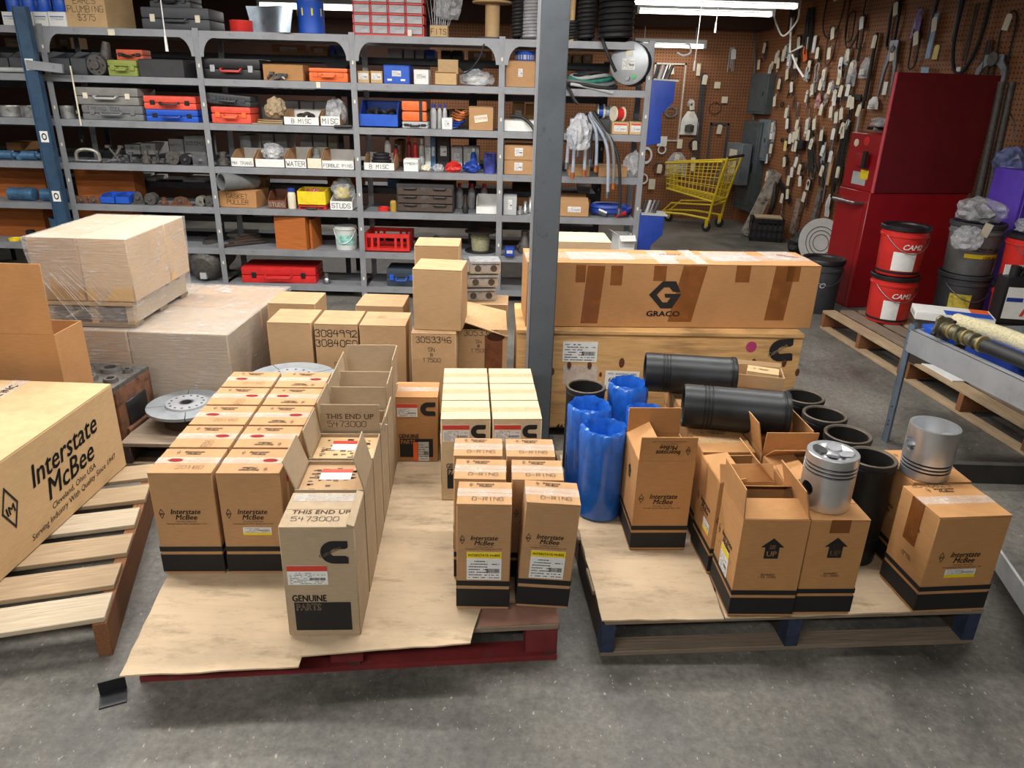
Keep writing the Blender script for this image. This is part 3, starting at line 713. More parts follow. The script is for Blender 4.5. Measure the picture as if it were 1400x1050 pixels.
# discs on the small pallet
pallet('wooden_pallet', 'small grey weathered pallet under the slotted steel discs', .52, .42, .12, (-1.76, 2.94, 0), R(2), 4, WOODG, WOODD, seed=12)
def disc(label, c, r, seed=0):
    t = thing('clutch_plate', label, 'steel disc', c, R(20*seed), 'slotted steel discs'); n = 4
    DM = mat('disc_grey', (150, 156, 160), .5, .5, var=.1)
    for k in range(n):
        a0, a1 = 2*math.pi*k/n+.012, 2*math.pi*(k+1)/n-.012; m = MB(); q = 14; vs = []; fs = []
        for i in range(q+1):
            aa = a0+(a1-a0)*i/q
            for rr, z in ((r*.46, 0), (r, 0), (r, .014), (r*.46, .014)): vs.append((rr*math.cos(aa), rr*math.sin(aa), z))
        for i in range(q):
            for j in range(4): fs.append((i*4+j, (i+1)*4+j, (i+1)*4+(j+1) % 4, i*4+(j+1) % 4))
        fs += [(0, 1, 2, 3), (q*4+3, q*4+2, q*4+1, q*4)]
        m.geo(vs, fs).build('friction_segment', DM, t)
    MB().lathe([(r*.17, .002), (r*.17, .024), (r*.52, .024), (r*.54, .014), (r*.54, .002)], 32, close=False).build('hub_plate', STEELP, t)
    MB().lathe([(r*.0, .003), (r*.17, .003)], 20).build('bore', BLK, t)
    for k in range(14):
        aa = 2*math.pi*k/14; MB().cyl((r*.42*math.cos(aa), r*.42*math.sin(aa), .02), (r*.42*math.cos(aa), r*.42*math.sin(aa), .0255), .006, 6).build('rivet', CAST, t)
    for k in range(20):
        aa = 2*math.pi*k/20; MB().cbox((r*.165*math.cos(aa), r*.165*math.sin(aa), .014), (.012, .005, .02), Matrix.Rotation(aa, 4, 'Z')).build('spline_tooth', STEEL, t)
c_ = PZ(256, 556, .2); disc('round slotted steel disc lying on the small grey pallet', (c_.x, c_.y, .201), .18, 1)
MB().cyl((0, 0, 0), (0, 0, .08), .11, 20).build('spacer', WOODD, None, (c_.x, c_.y, .1205)).name = 'wooden_spacer'; tag(bpy.data.objects['wooden_spacer'], 'dark round spacer under the slotted disc', 'spacer')
c_ = Vector((-1.02, 3.13, 0)); pallet('wooden_pallet', 'low hidden pallet under the second steel disc beside the tall cartons', .5, .24, .12, (-1.25, 3.11, 0), R(2), 3, WOODG, WOODD, seed=13)
disc('round slotted steel disc partly hidden behind the taped brown cartons', (c_.x, c_.y, .37), .21, 2)
MB().cyl((0, 0, 0), (0, 0, .248), .05, 20).build('spacer', WOODD, None, (c_.x, c_.y, .1205)).name = 'round_spacer'; tag(bpy.data.objects['round_spacer'], 'tall dark spacer under the second slotted disc', 'spacer')

# ------------------------------------------------------------------ stretch-wrapped pallet loads
def wrinkled(w, d, h, z0, taper=.0, n=10, amp=.006, seed=1, bag=.0):
    rnd = random.Random(seed); m = MB(); vs, fs = [], []
    ring = []
    for (ax, ay, bx, by) in ((-w/2, 0, w/2, 0), (w/2, 0, w/2, d), (w/2, d, -w/2, d), (-w/2, d, -w/2, 0)):
        for k in range(n): ring.append((ax+(bx-ax)*k/n, ay+(by-ay)*k/n))
    L = len(ring); lv = 7
    for j in range(lv):
        z = z0+(h-z0)*j/(lv-1); s_ = 1-taper*(1-j/(lv-1))
        for (x, y) in ring: vs.append((x*s_+rnd.uniform(0, amp)*(1 if x > 0 else -1), (y-d/2)*s_+d/2+rnd.uniform(0, amp)*(1 if y > d/2 else -1), z))
    for j in range(lv-1):
        for k in range(L): fs.append((j*L+k, j*L+(k+1) % L, (j+1)*L+(k+1) % L, (j+1)*L+k))
    b = len(vs)
    for (x, y) in ring: vs.append((x*.93, (y-d/2)*.93+d/2, h+.004+rnd.uniform(0, .003)))
    for k in range(L): fs.append(((lv-1)*L+k, (lv-1)*L+(k+1) % L, b+(k+1) % L, b+k))
    fs.append(tuple(range(b, b+L)))
    return m.geo(vs, fs)
lo = PZ(75, 453, .5); loR = PZ(316, 453, .5); W = 1.0; D = .93; LX = loR.x-W
t = thing('wrapped_pallet_load', 'large low stack of cartons shrouded in stretch film on a pallet', 'wrapped cartons', (LX+W/2, 3.4, 0), R(-1.5))
for i in range(2):
    for j in range(2):
        MB().box(.002, W/2-.004, .002, D/2-.004, 0, .385).build('carton', [K_DULL, K_TAN][(i+j) % 2], t, (-W/2+i*W/2, j*D/2, .112), bevel=.006)
for y in (0, .2, .4, .6, .8): MB().box(-W/2+.02, W/2-.02, y, y+.1, .09, .11).build('deck_board', WOODG, t)
for x in (-.45, 0, .41): MB().box(x, x+.04, .02, D-.02, 0, .09).build('stringer', WOODD, t)
wrinkled(W+.012, D+.012, .5, .03, .02, amp=.008).build('stretch_film', FILMD, t, (0, -.006, .0))
ub = PZ(73, 447, .5); Wu, Du = .47, .66; uxr = PY(176, 370, 3.42).x
t = thing('wrapped_pallet_load', 'smaller film-wrapped carton load on its pallet atop the low wrapped stack', 'wrapped cartons', (uxr-Wu/2, 3.43, .508), R(1))
zc = PY(183, 414, 3.43).z-.508; zt2 = PY(172, 327, 3.43).z-.508
MB().box(-Wu/2, .0, .0, Du, zc, zt2).build('carton', K_DULL, t, bevel=.005); MB().box(.002, Wu/2, .0, Du*.62, zc, zt2).build('carton', K_LIGHT, t, bevel=.005); MB().box(.002, Wu/2, Du*.63, Du, zc, zt2).build('carton', K_LIGHT, t, bevel=.005)
for k in range(5): MB().box(-Wu/2+.01, Wu/2-.02, .0+k*.14, .09+k*.14, zc-.02, zc-.002).build('deck_board', WOOD, t)
for x in (-Wu/2+.02, 0, Wu/2-.06): MB().box(x, x+.035, .01, Du-.02, .016, zc-.02).build('stringer', WOOD, t)
for y in (0, .28, .55): MB().box(-Wu/2+.01, Wu/2-.02, y, y+.09, 0, .016).build('bottom_board', WOODG, t)
wrinkled(Wu+.014, Du+.014, zt2, .03, .05, amp=.007, seed=4).build('stretch_film', FILM, t, (0, -.007, 0))
for k in range(16):
    rnd = random.Random(k+40); x = rnd.uniform(-.2, .02); z = zt2-.12-rnd.random()*.1
    MB().tube([(x, -.013, z), (x+.12+rnd.random()*.06, -.015, z-.16-rnd.random()*.05)], .0006 if k % 5 else .0018, 4).build('film_strand', TAPEW, t)

# ================================================================== plywood crate and long carton
W, D, H = 1.40, .46, .572
t = thing('plywood_crate', 'long plywood crate with knots and white labels behind the liners', 'crate', (.72, 3.40, 0), R(1.8))
for x in (-.62, -.02, .56): MB().box(x, x+.09, .02, D-.02, 0, .05).build('skid', WOODO, t)
MB().box(-W/2, W/2, 0, .018, .05, H-.02).build('front_panel', PLY, t)
MB().box(-W/2, W/2, D-.018, D, .05, H-.02).build('back_panel', PLY, t)
for s in (-1, 1): MB().box(s*(W/2-.009)-.009, s*(W/2-.009)+.009, .018, D-.018, .05, H-.02).build('end_panel', PLY, t)
MB().box(-W/2-.006, W/2+.006, -.006, D+.006, H-.02, H).build('lid_panel', PLY, t, bevel=.003)
MB().box(-W/2, W/2, .018, D-.018, .05, .07).build('bottom_panel', PLY, t)
def crate_px(px, py, ref=Vector((.72, 3.4, 0)), a_=R(1.8)):
    n = Vector((math.sin(a_), -math.cos(a_), 0)); d = ray(px, py); k = (ref-CAM).dot(n)/d.dot(n); p = CAM+d*k
    r = p-ref; return r.x*math.cos(a_)+r.y*math.sin(a_), p.z
def on_crate(me, px, py, spin=0, e=.0015):
    u, v = crate_px(px, py); return stick(t, me, 'F', W, D, H, u, v, spin, e)
on_crate(art_label(.17, .105, None, 21), 793, 481); on_crate(art_label(.16, .085, None, 22), 850, 519, 0, .0012)
on_crate(cached(('mor',), lambda: MB().box(-.085, .085, -.05, .05, -.001, 0).mi(1).geo(*textgeo('68   MOR', .034, .01), Matrix.Translation((0, -.008, .001))).geo(*textgeo('MTS - ROUTING LABEL', .014), Matrix.Translation((0, .03, .001))).geo(*textgeo('CUMMINS MIDRANGE', .014), Matrix.Translation((.02, -.035, .001))).mesh('routing_label', [WHITE, INK], smooth=False)), 850, 520, R(-1), .003)
o = on_crate(cached(('clearp',), lambda: MB().box(-.085, .085, -.05, .05, -.001, 0).mesh('label_pouch', TAPEW)), 793, 512)
on_crate(cached(('yst',), lambda: MB().box(-.055, .055, -.045, .045, -.001, 0).mesh('yellow_sticker', YEL)), 907, 500)
on_crate(cached(('pst',), lambda: MB().lathe([(0, 0), (.027, 0)], 20).mesh('pink_sticker', PINK)), 1027, 474)
on_crate(art_c(.115), 1068, 479, R(6)); o = on_crate(art_ctext(.115), 1064, 480, R(6), .003)
on_crate(art_text('467', .04, INK, .02), 768, 586); on_crate(art_text('9', .035, INK), 897, 500)
for (px, py, r) in ((778, 500, .012), (806, 500, .012), (850, 496, .014), (962, 494, .012), (1004, 498, .016), (1030, 497, .014), (1072, 496, .012), (755, 508, .011), (1090, 509, .011), (821, 512, .007)):
    u, v = crate_px(px, py); MB().lathe([(0, .0022), (r*.5, .002), (r, .0008)], 12, Matrix.Diagonal((1, 1.9, 1, 1))).build('knot', KNOT, t, (u, -.0002, v), (R(90), 0, 0))
W, D, H = 1.43, .32, .318
a = R(3.6)
t = carton('long_carton', 'very long brown carton with black angular logo lying on the plywood crate', W, D, H, (.77, 3.465, .574), a, K_ORANGE, seam='x', tape=TAPEW, tapew=.12)
g = MB(); s = .1
g.flat([(-.58*s, 0), (-.12*s, .5*s), (.36*s, .5*s), (.56*s, .1*s), (.28*s, .12*s), (.13*s, .28*s), (-.06*s, .28*s), (-.3*s, 0), (-.06*s, -.28*s), (.0*s, -.5*s), (-.12*s, -.5*s)])
g2 = MB(); g2.flat([(.0*s, -.5*s), (-.06*s, -.28*s), (.1*s, -.28*s), (.22*s, -.1*s), (.02*s, -.1*s), (-.02*s, .04*s), (.6*s, .04*s), (.3*s, -.5*s)])
for g_ in (g, g2): g_.v = [(x*1.35, y*1.35, z) for x, y, z in g_.v]
def carpx(px, py, ref=Vector((.77, 3.465, .574)), a_=R(3.6)):
    n = Vector((math.sin(a_), -math.cos(a_), 0)); d = ray(px, py); k = (ref-CAM).dot(n)/d.dot(n); p = CAM+d*k; r = p-ref
    return r.x*math.cos(a_)+r.y*math.sin(a_), p.z-.574
u, v = carpx(909, 403); stick(t, g.mesh('printed_logo', INK, smooth=False), 'F', W, D, H, u, v); stick(t, g2.mesh('printed_logo', INK, smooth=False), 'F', W, D, H, u, v); stick(t, art_text('GRACO', .038, INK, .03, 0, 1.25), 'F', W, D, H, u, v-.108)
for (px0, px1, py0, py1, sl) in ((804, 822, 363, 442, .02), (836, 850, 363, 390, .0), (895, 910, 363, 384, 0), (935, 958, 363, 440, .05), (1008, 1024, 362, 386, 0), (1062, 1076, 362, 438, .02), (1078, 1092, 362, 385, 0), (788, 800, 362, 386, 0)):
    (u0, v0), (u1, v1) = carpx(px0, py0), carpx(px1, py1)
    MB().geo([(u0-sl, v1, 0), (u1-sl, v1, 0), (u1, min(v0, H-.002), 0), (u0, min(v0, H-.002), 0)], [(0, 1, 2, 3)]).build('tape_strip', TAPEB, t, (0, -.0013, 0), (R(90), 0, 0))
for (x0, x1, y0, y1) in ((-.5, -.18, .08, .26), (-.08, .02, 0, .3), (.1, .16, 0, .32), (.2, .44, .06, .28), (.52, .68, .1, .3)):
    MB().box(x0, x1, y0, y1, 0, .001).build('tape_strip', TAPEW, t, (0, 0, H+.0008), (0, 0, R(2)))
stick(t, art_text('FRAGILE', .03, REDINK, .02, .3), 'T', W, D, H, .02, .2, R(4), .003); stick(t, art_text('FRAGILE', .03, REDINK, .02, .3), 'T', W, D, H, .62, .2, R(-35), .003)
carton('pale_carton', 'pale carton with a wide flap top behind the long logo carton', .33, .3, .86, (PY(796, 345, 4.1).x, 4.12, 0), R(2), K_PALE, tape=None)

# ================================================================== right pallet
a = R(5); A = Vector((.30, 1.815, 0))
BLUEEND = mat('blue_painted_end', (44, 54, 78), .7, var=.25, scale=30)
pallet('wooden_pallet', 'dark pallet with blue painted stringer ends under the liners and pistons', 1.235, 1.14, .14, A, a, 8, WOODG, WOODD, .125, ends=BLUEEND, seed=7, bm=WOODG)
sheet('cardboard_sheet', 'flat cardboard sheet under the blue bags at the column side of the pallet', [q(823, 848, .145), q(990, 846, .145), Vector((.70, 2.9)), Vector((.22, 2.9))], .1405, K_SHEET, seed=8)
sheet('cardboard_sheet', 'flat cardboard sheet under the piston cartons at the steel table side', [q(992, 845, .145), q(1328, 833, .145), Vector((1.40, 2.95)), Vector((.71, 2.92))], .1405, K_SHEET, seed=9)
ZB = .146
# liners
def liner(label, loc, h=.385, r=.08, lying=None, group='black cylinder liners'):
    t = thing('cylinder_liner', label, 'cylinder liner', loc, 0, group)
    def mk():
        P = [(r*.86, .004), (r*.88, 0), (r*.97, 0), (r*.985, .01), (r*.985, h*.06)]
        for k in (.2, .235, .27): P += [(r*.985, h*(k-.012)), (r*.955, h*(k-.008)), (r*.955, h*k), (r*.985, h*(k+.004))]
        P += [(r*.985, h*.9), (r*1.0, h*.905), (r*1.0, h*.94), (r*.975, h*.945), (r*.975, h*.955), (r*1.03, h*.96), (r*1.03, h-.002), (r*1.02, h)]
        return MB().lathe(P, 40, close=False).mesh('barrel', LINER)
    place('barrel', cached(('lin', h, r), mk), t)
    place('bore', cached(('linb', h, r), lambda: MB().lathe([(r*.86, h-.004), (r*.86, .004)], 40, close=False).mesh('bore', mat('bore_dark', (44, 42, 40), .5, .4, var=.15))), t)
    place('top_rim', cached(('linr', h, r), lambda: MB().lathe([(r*1.02, h), (r*.99, h+.002), (r*.9, h+.001), (r*.86, h-.004)], 40, close=False).mesh('top_rim', LINERT)), t)
    if lying: t.rotation_euler = lying
    return t
for i, (x, y) in enumerate(((1.218, 2.205), (1.212, 2.382), (1.196, 2.555), (1.178, 2.73))):
    liner(['upright black liner closest to the piston cartons at the pallet edge', 'second upright black liner along the pallet edge', 'third upright black liner along the pallet edge', 'last upright black liner along the pallet edge near the crate'][i], (x, y, ZB))
liner('upright black liner standing behind the blue bags by the column', (.305, 2.80, ZB), .374)
# blue bagged liners
def bagged(label, c, h, r, seed):
    rnd = random.Random(seed); t = thing('bagged_liner', label, 'bagged liner', (c.x, c.y, ZB), 0, 'liners in blue plastic bags')
    ph = [rnd.uniform(0, 6.28) for _ in range(8)]
    def wob(a_, j):
        k = [.02, .03, .03, .035, .04, .06, .09, .12, .14, .13, .1, .1, .1][min(j, 12)]
        return k*(math.sin(3*a_+ph[0]+j*.4)*.4+math.sin(7*a_+ph[1]-j*.3)*.35+math.sin(13*a_+ph[2]+j)*.3)
    prof = [(r*.8, .0), (r*1.0, .008), (r*1.02, h*.15), (r*1.02, h*.4), (r*1.03, h*.65), (r*1.04, h*.85), (r*1.05, h*.97), (r*1.0, h*1.07), (r*.92, h*1.09), (r*.84, h*1.03), (r*.8, h*.85), (r*.74, h*.72), (r*.3, h*.7)]
    MB().lathe(prof, 56, wob=wob).build('bag', BAGB, t)
    for k in range(2):
        a0 = rnd.uniform(0, 6.28); P_ = [(r*(.8-.5*i/5)*math.cos(a0+.3*i/5), r*(.8-.5*i/5)*math.sin(a0+.3*i/5), h*(1.02-.03*i+.05*math.sin(i*1.3))) for i in range(6)]; vs = []
        for p_ in P_: vs += [p_, (p_[0]*.95+.012, p_[1]*.95, p_[2]-h*.22)]
        MB().geo(vs, [(2*i, 2*i+2, 2*i+3, 2*i+1) for i in range(5)]).build('bag_fold', BAGB, t)
    MB().lathe([(r*.76, h*.66), (r*.88, h*.66), (r*.92, .02), (r*.75, .02)], 24).build('liner', LINER, t)
for i, (px, py, rr) in enumerate(((822, 598, .082), (806, 568, .082), (857, 548, .078), (870, 566, .07))):
    c_ = PZ(px, py, .5)
    c_ = Vector(((.345, 2.435, 0), (.305, 2.615, 0), (.48, 2.80, 0), (.515, 2.56, 0))[i])
    bagged(['tall blue plastic bag over a liner, beside the open flapped carton', 'blue plastic bag over a liner, between column and taller blue bag', 'blue bag with loose gathered top nearest the plywood crate', 'small crumpled blue bag top behind the open flapped carton'][i], c_, (.335, .345, .365, .35)[i], rr, 30+i)
# printed cartons on the pallet
W, D, H = .19, .185, .352
def pc(label, x, y, rz, w_=.19, d_=.185, h_=.352, flaps=None, tp=TAPE, z=ZB, sides='FL', m=K_AMBER, up=None):
    t = carton('printed_carton', label, w_, d_, h_, Vector((x, y, z))+ex(R(rz))*(w_/2), R(rz), m, 'printed cartons on the liner pallet', flaps=flaps, bands=True, tape=tp)
    for f in sides:
        if f == up: stick(t, art_up(.072, m), f, w_, d_, h_, 0, h_*.72); stick(t, art_label(.05, .028, None, 33), f, w_, d_, h_, 0, h_*.45, 0, -.0006) if 0 else None
        else: stick(t, art_interstate(.064), f, w_, d_, h_, 0, h_*.58)
    if up: stick(t, art_text('30446855\n1 EA  OHIO', .011, INK), up, w_, d_, h_, .0, h_*.44)
    if not flaps: stick(t, art_interstate(.045, False), 'T', w_, d_, h_, 0, d_*.8)
    return t, w_, d_, h_
t, w_, d_, h_ = pc('tall open carton with lettered front flap beside the blue bags', .432, 2.185, 3, .195, .22, .355, {'F': (2, .09), 'B': (0, .1), 'L': (-60, .09)}, sides='F')
stick(t, art_interstate(.056), 'F', w_, d_, h_, 0, h_+.045, R(180), .004); stick(t, art_up(.05, K_BROWN), 'L', w_, d_, h_, 0, h_*.74)
# F: open carton at the front
t, w_, d_, h_ = pc('open carton with raised flaps and up arrow beside the upright piston', .69, 1.845, 2, .2, .2, .35, {'F': (-74, .085), 'L': (4, .1), 'R': (-16, .1), 'B': (-60, .08)}, up='F', sides='FL')
stick(t, art_label(.075, .085, YEL, 41, True, .25), 'L', w_, d_, h_, .0, h_*.4)
MB().box(-.09, .09, .03, .17, .2, .3).build('packed_sleeve', K_IN, t)
t, w_, d_, h_ = pc('closed carton with up arrow carrying the upright piston', .898, 1.862, 3, .18, .185, .345, up='F', sides='F', tp=None); G = t
MB().box(-.03, .03, -.0012, 0, h_-.045, h_).build('tape_strip', TAPEB, t)
t, w_, d_, h_ = pc('crumpled narrow carton with small yellow label behind the open flapped carton', .675, 2.06, 4, .18, .19, .35, {'F': (-30, .06), 'R': (-40, .09), 'L': (-82, .085)}, sides='LF')
stick(t, art_label(.06, .04, YEL, 43, False, .3), 'L', w_, d_, h_, .03, h_*.42)
t, w_, d_, h_ = pc('battered carton with yellow-edged sticker standing by the pallet corner', 1.286, 1.885, 6, .235, .19, .352, up='L', sides='FL', tp=TAPEW)
stick(t, art_label(.1, .03, YEL, 45, False, .4), 'F', w_, d_, h_, .0, h_*.42); stick(t, art_hand('3046825', .022, .07), 'T', w_, d_, h_, -.03, d_*.9); MB().box(-.03, .03, -.002, .0, .2, .35).build('tape_strip', TAPEB, t, (-w_/2, .1, 0), (0, 0, R(-90)))
t, w_, d_, h_ = pc('carton carrying the upside-down piston behind the battered carton', 1.314, 2.10, 4, .2, .23, .35, sides='FL', tp=TAPE); HI = t
rows = [('closed printed carton with lettered lid between the crumpled and far cartons', .67, 2.275, None), ('open carton with inner flap folded down behind the flapped front carton', .885, 2.07, {'L': (-75, .09), 'B': (-50, .09), 'F': (-80, .09)}),
        ('open carton with two tall standing flaps under the lying liner end', .875, 2.275, {'L': (14, .12), 'F': (6, .085), 'R': (-12, .09), 'B': (10, .07)}), ('closed carton under the front lying liner', .66, 2.475, None),
        ('closed carton under the front lying liner beside the upright liners', .865, 2.48, None),
        ('closed carton under the rear lying liner, middle of its row', .67, 2.67, None), ('closed carton beside the last upright liner', .865, 2.675, None), ('closed carton against the crate in the middle', .70, 2.865, None), ('closed carton against the crate supporting the small parts box', .90, 2.87, None)]
for lb, x, y, fl in rows:
    pc(lb, x, y, 3, .188, .188, .35, fl, sides='FL', tp=TAPE)
ZC = ZB+.35
carton('parts_tray', 'small open box of parts on the cartons near the crate', .2, .13, .06, (1.04, 2.87, ZC+.001), R(-12), K_DULL, flaps={'B': (30, .02)}, tape=None, cat='box')
t = carton('small_box', 'small lettered box lying in the open parts box', .13, .08, .035, (1.06, 2.9, ZC+.03), R(-20), K_LIGHT, tape=None, cat='box'); stick(t, art_interstate(.03, False), 'T', .13, .08, .035, 0, .04)
# lying liners
for i, (px, py, L, rz, lb) in enumerate(((942, 512, .36, -6, 'black liner lying on the cartons closest to the crate'), (1004, 560, .37, -9, 'black liner lying on the cartons nearer the open flapped cartons'))):
    zc = ZC+.086; c_ = PZ(px, py, zc); d_ = ex(R(rz))
    st = c_-d_*(L/2)
    t = liner(lb, (st.x, st.y, zc), L, .081, (0, R(90), R(rz)))
    print('lying', i, st[:], c_[:])
# pistons
def piston(label, loc, flip=False, rz=0):
    t = thing('piston', label, 'piston', loc, rz, 'aluminium pistons'); r, h = .076, .175
    def mk():
        P = [(r*.84, .0), (r*.99, .0), (r, .004), (r, h*.62)]
        for k in (.66, .73, .80): P += [(r, h*k), (r*.94, h*(k+.004)), (r*.94, h*(k+.035)), (r, h*(k+.039))]
        P += [(r*.985, h*.9), (r*.985, h*.985), (r*.96, h), (r*.78, h), (r*.74, h*.985), (r*.5, h*.93), (r*.22, h*.965), (0, h*.985)]
        inner = [(0, h*.78), (r*.7, h*.76), (r*.8, h*.7), (r*.84, 0)]
        body = MB().lathe(inner+P, 64).mesh('body', ALU)
        o = bpy.data.objects.new('tmp', body); col.objects.link(o)
        cut = MB().cyl((-.2, 0, h*.36), (.2, 0, h*.36), r*.3, 32).mesh('cut', ALUD); co = bpy.data.objects.new('tmpc', cut); col.objects.link(co)
        md = o.modifiers.new('b', 'BOOLEAN'); md.object = co; md.operation = 'DIFFERENCE'; md.solver = 'EXACT'
        bpy.context.view_layer.update(); dg = bpy.context.evaluated_depsgraph_get()
        me = bpy.data.meshes.new_from_object(o.evaluated_get(dg)); me.name = 'body'
        bpy.data.objects.remove(o); bpy.data.objects.remove(co)
        me.polygons.foreach_set('use_smooth', [True]*len(me.polygons)); me.set_sharp_from_angle(angle=R(35)); return me
    place('body', cached('piston', mk), t)
    place('pin_boss', cached('pistonb', lambda: MB().lathe([(r*.3, -r*.93), (r*.3, -r*.45), (r*.4, -r*.45), (r*.4, -r*.8)], 24, Matrix.Translation((0, 0, h*.36)) @ Matrix.Rotation(R(90), 4, 'Y'), close=False).mesh('pin_boss', ALUD)), t)
    place('pin_boss', CACHE['pistonb'], t, rot=(0, 0, R(180)))
    RG = mat('ring_dark', (54, 54, 56), .35, .8, var=.15)
    for k in (.68, .75, .82): place('piston_ring', cached(('pr', k), lambda: MB().lathe([(r*.95, h*(k-.008)), (r*.975, h*(k-.006)), (r*.975, h*(k+.012)), (r*.95, h*(k+.014))], 48, close=False).mesh('piston_ring', RG)), t)
    for k in range(4):
        aa = R(45+90*k); MB().lathe([(0, -.004), (.014, -.002), (.021, .004), (.023, .004)], 16).build('valve_pocket', ALUD, t, (r*.5*math.cos(aa), r*.5*math.sin(aa), h*.975), (R(14)*math.sin(aa), -R(14)*math.cos(aa), 0))
    return t
c_ = PZ(1131, 690, ZB+.345); p1 = piston('bright aluminium piston standing crown up on a carton', (c_.x-.008, c_.y+.015, ZB+.3465), False, R(20))
c_ = PZ(1265, 650, ZB+.35); p2 = piston('bright aluminium piston standing upside down on a carton', (c_.x+.0, c_.y+.015, ZB+.352+.175), True, R(12)); p2.rotation_euler = (R(180), 0, R(8))
print('pistons', p1.location, p2.location)
# small angle bracket on the floor
c_ = PZ(155, 955, 0); t = thing('angle_bracket', 'small black steel angle lying on the floor by the cardboard corner', 'bracket', (c_.x, c_.y, 0), R(25))
MB().box(-.035, .035, -.03, .03, 0, .004).build('base_leg', BLK, t); MB().box(-.035, .035, .026, .03, .004, .045).build('upright_leg', BLK, t)

# ================================================================== steel table, platform, at the side
t = TABLE = thing('steel_table', 'grey steel frame table with angle iron leg holding belts and boxes', 'table', (1.94, 3.43, 0), R(-80))
# local x runs toward the camera, local y away from the column
LEGM = mat('leg_steel', (120, 134, 150), .45, .4, kind='worn', var=.12, scale=18, rgb2=(86, 92, 100))
for (x, y) in ((0, 0), (.3, .75), (1.35, .75)):
    lg = MB().box(-.02, .02, -.002, .003, 0, .635).box(-.02, -.016, -.002, .04, 0, .635).build('leg', LEGM if (x, y) == (0, 0) else GREYD, t, (x, y, 0))
    if (x, y) == (0, 0):
        for z in (.1, .12, .2, .5, .54, .6): MB().cyl((-.0, -.004, z), (0, .001, z), .004, 8).build('bolt_hole', BLK, lg)
MB().box(.0, 1.37, -.004, .0, .50, .612).build('side_rail', STEELP, t); MB().box(0, 1.37, -.004, .035, .608, .612).build('rail_lip', STEELP, t)
MB().box(.0, 1.37, .745, .75, .50, .612).build('side_rail', STEELP, t)
for x in (.0, 1.36): MB().box(x, x+.004, 0, .75, .50, .612).build('end_rail', STEELP, t)
MB().box(.004, 1.36, 0, .745, .52, .524).build('tray', BLK, t)
def st(x, y, z=.525):   # place on the table tray
    v = Vector((1.94, 3.43, 0))+Matrix.Rotation(R(-80), 3, 'Z') @ Vector((x, y, z)); return v
ta = R(-80)
# flanged shaft
GRIME = mat('oily_steel', (112, 106, 86), .45, .5, var=.35, bump=.4, scale=35)
b = PY(1262, 462, 3.36); t = thing('flanged_shaft', 'oily flanged steel shaft resting on the table rail', 'machine part', st(.16, .03, .67), ta)
mm = Matrix.Rotation(R(90), 4, 'Y')
MB().prism([(.055*math.cos(k*math.pi/12)*(1.25 if k % 12 in (0, 1, 11) else .9), .055*math.sin(k*math.pi/12)) for k in range(24)], 0, .014, Matrix.Rotation(R(35), 4, 'X') @ mm).build('flange', GRIME, t, bevel=.002)
prof = [(.032, .014)]; rnd = random.Random(5)
for k in range(14): prof.append((.026+rnd.uniform(-.005, .007), .02+k*.017))
MB().lathe(prof+[(.02, .27)], 16, mm).build('shaft', GRIME, t)
for k in range(5): MB().lathe([(.02, 0), (.037, .002), (.037, .014), (.02, .016)], 14, Matrix.Translation((.06+k*.045, 0, 0)) @ Matrix.Rotation(R(82), 4, 'Y')).build('collar', GRIME if k % 2 else mat('brassy', (176, 160, 110), .35, .7, var=.2), t)
MB().cyl((.26, 0, 0), (.7, .02, 0), .03, 16).build('rubber_sleeve', RUB, t)
for k in (-1, 1): MB().cyl((-.002, k*.045, .028*k), (.016, k*.045, .028*k), .009, 10).build('bolt_hole', BLK, t)
def hose(name, label, pts, r, m, cat='hose', seg=8, stripes=None):
    P0 = Vector(pts[0]); t = thing(name, label, cat, P0)
    MB().tube([Vector(p)-P0 for p in pts], r, seg).build('hose_body', m, t); return t
def cr(P, n=6):
    P = [Vector(p) for p in P]; out = []
    for i in range(len(P)-1):
        p0, p1, p2, p3 = P[max(i-1, 0)], P[i], P[i+1], P[min(i+2, len(P)-1)]
        for k in range(n):
            s = k/n; out.append(.5*((2*p1)+(p2-p0)*s+(2*p0-5*p1+4*p2-p3)*s*s+(3*p1-p0-3*p2+p3)*s**3))
    return out+[P[-1]]
hose('fleece_roll', 'long pale fleece wrapped roll lying across the table', cr([st(-.02, .25, .64), st(.3, .3, .645), st(.8, .36, .6), st(1.2, .4, .58)]), .04, PADW, 'roll', 10)
hose('fleece_roll', 'short curled fleece roll at the far side of the table', cr([st(.3, .5, .6), st(.42, .62, .66), st(.7, .6, .62), st(.75, .5, .6)]), .05, PADW, 'roll', 10)
t = thing('rubber_belt', 'black ribbed rubber belt with white lettering on the table', 'belt', st(.42, .2, .60), ta+R(12)); MB().box(0, .55, -.045, .045, 0, .012).build('belt_body', RUB, t, rot=(0, 0, 0))
for k in range(8): addtext(MB(), 'MADE IN USA', 0, 0, .022).build('lettering', WHITE, t, (.02+k*.027, 0, .0125), (0, 0, R(90)), smooth=False)
hose('black_strap', 'black rubber strap arching over the fleece rolls', cr([st(.55, .5, .54), st(.5, .48, .68), st(.62, .45, .72), st(.85, .42, .66)]), .012, RUB, 'strap')
hose('white_tube', 'white tube with red and blue print across the table', [st(.45, .12, .63), st(.95, .22, .6)], .02, WHITE, 'tube', 12)
t = carton('blue_box', 'dark blue product box lying in the steel table tray', .42, .16, .09, st(.36, .2, .53), ta+R(4), BLUD, tape=None, cat='box')
t = carton('blue_box', 'bright blue box end standing in the steel table tray', .1, .12, .1, st(.03, .07, .53), ta, BLU, tape=None, cat='box')
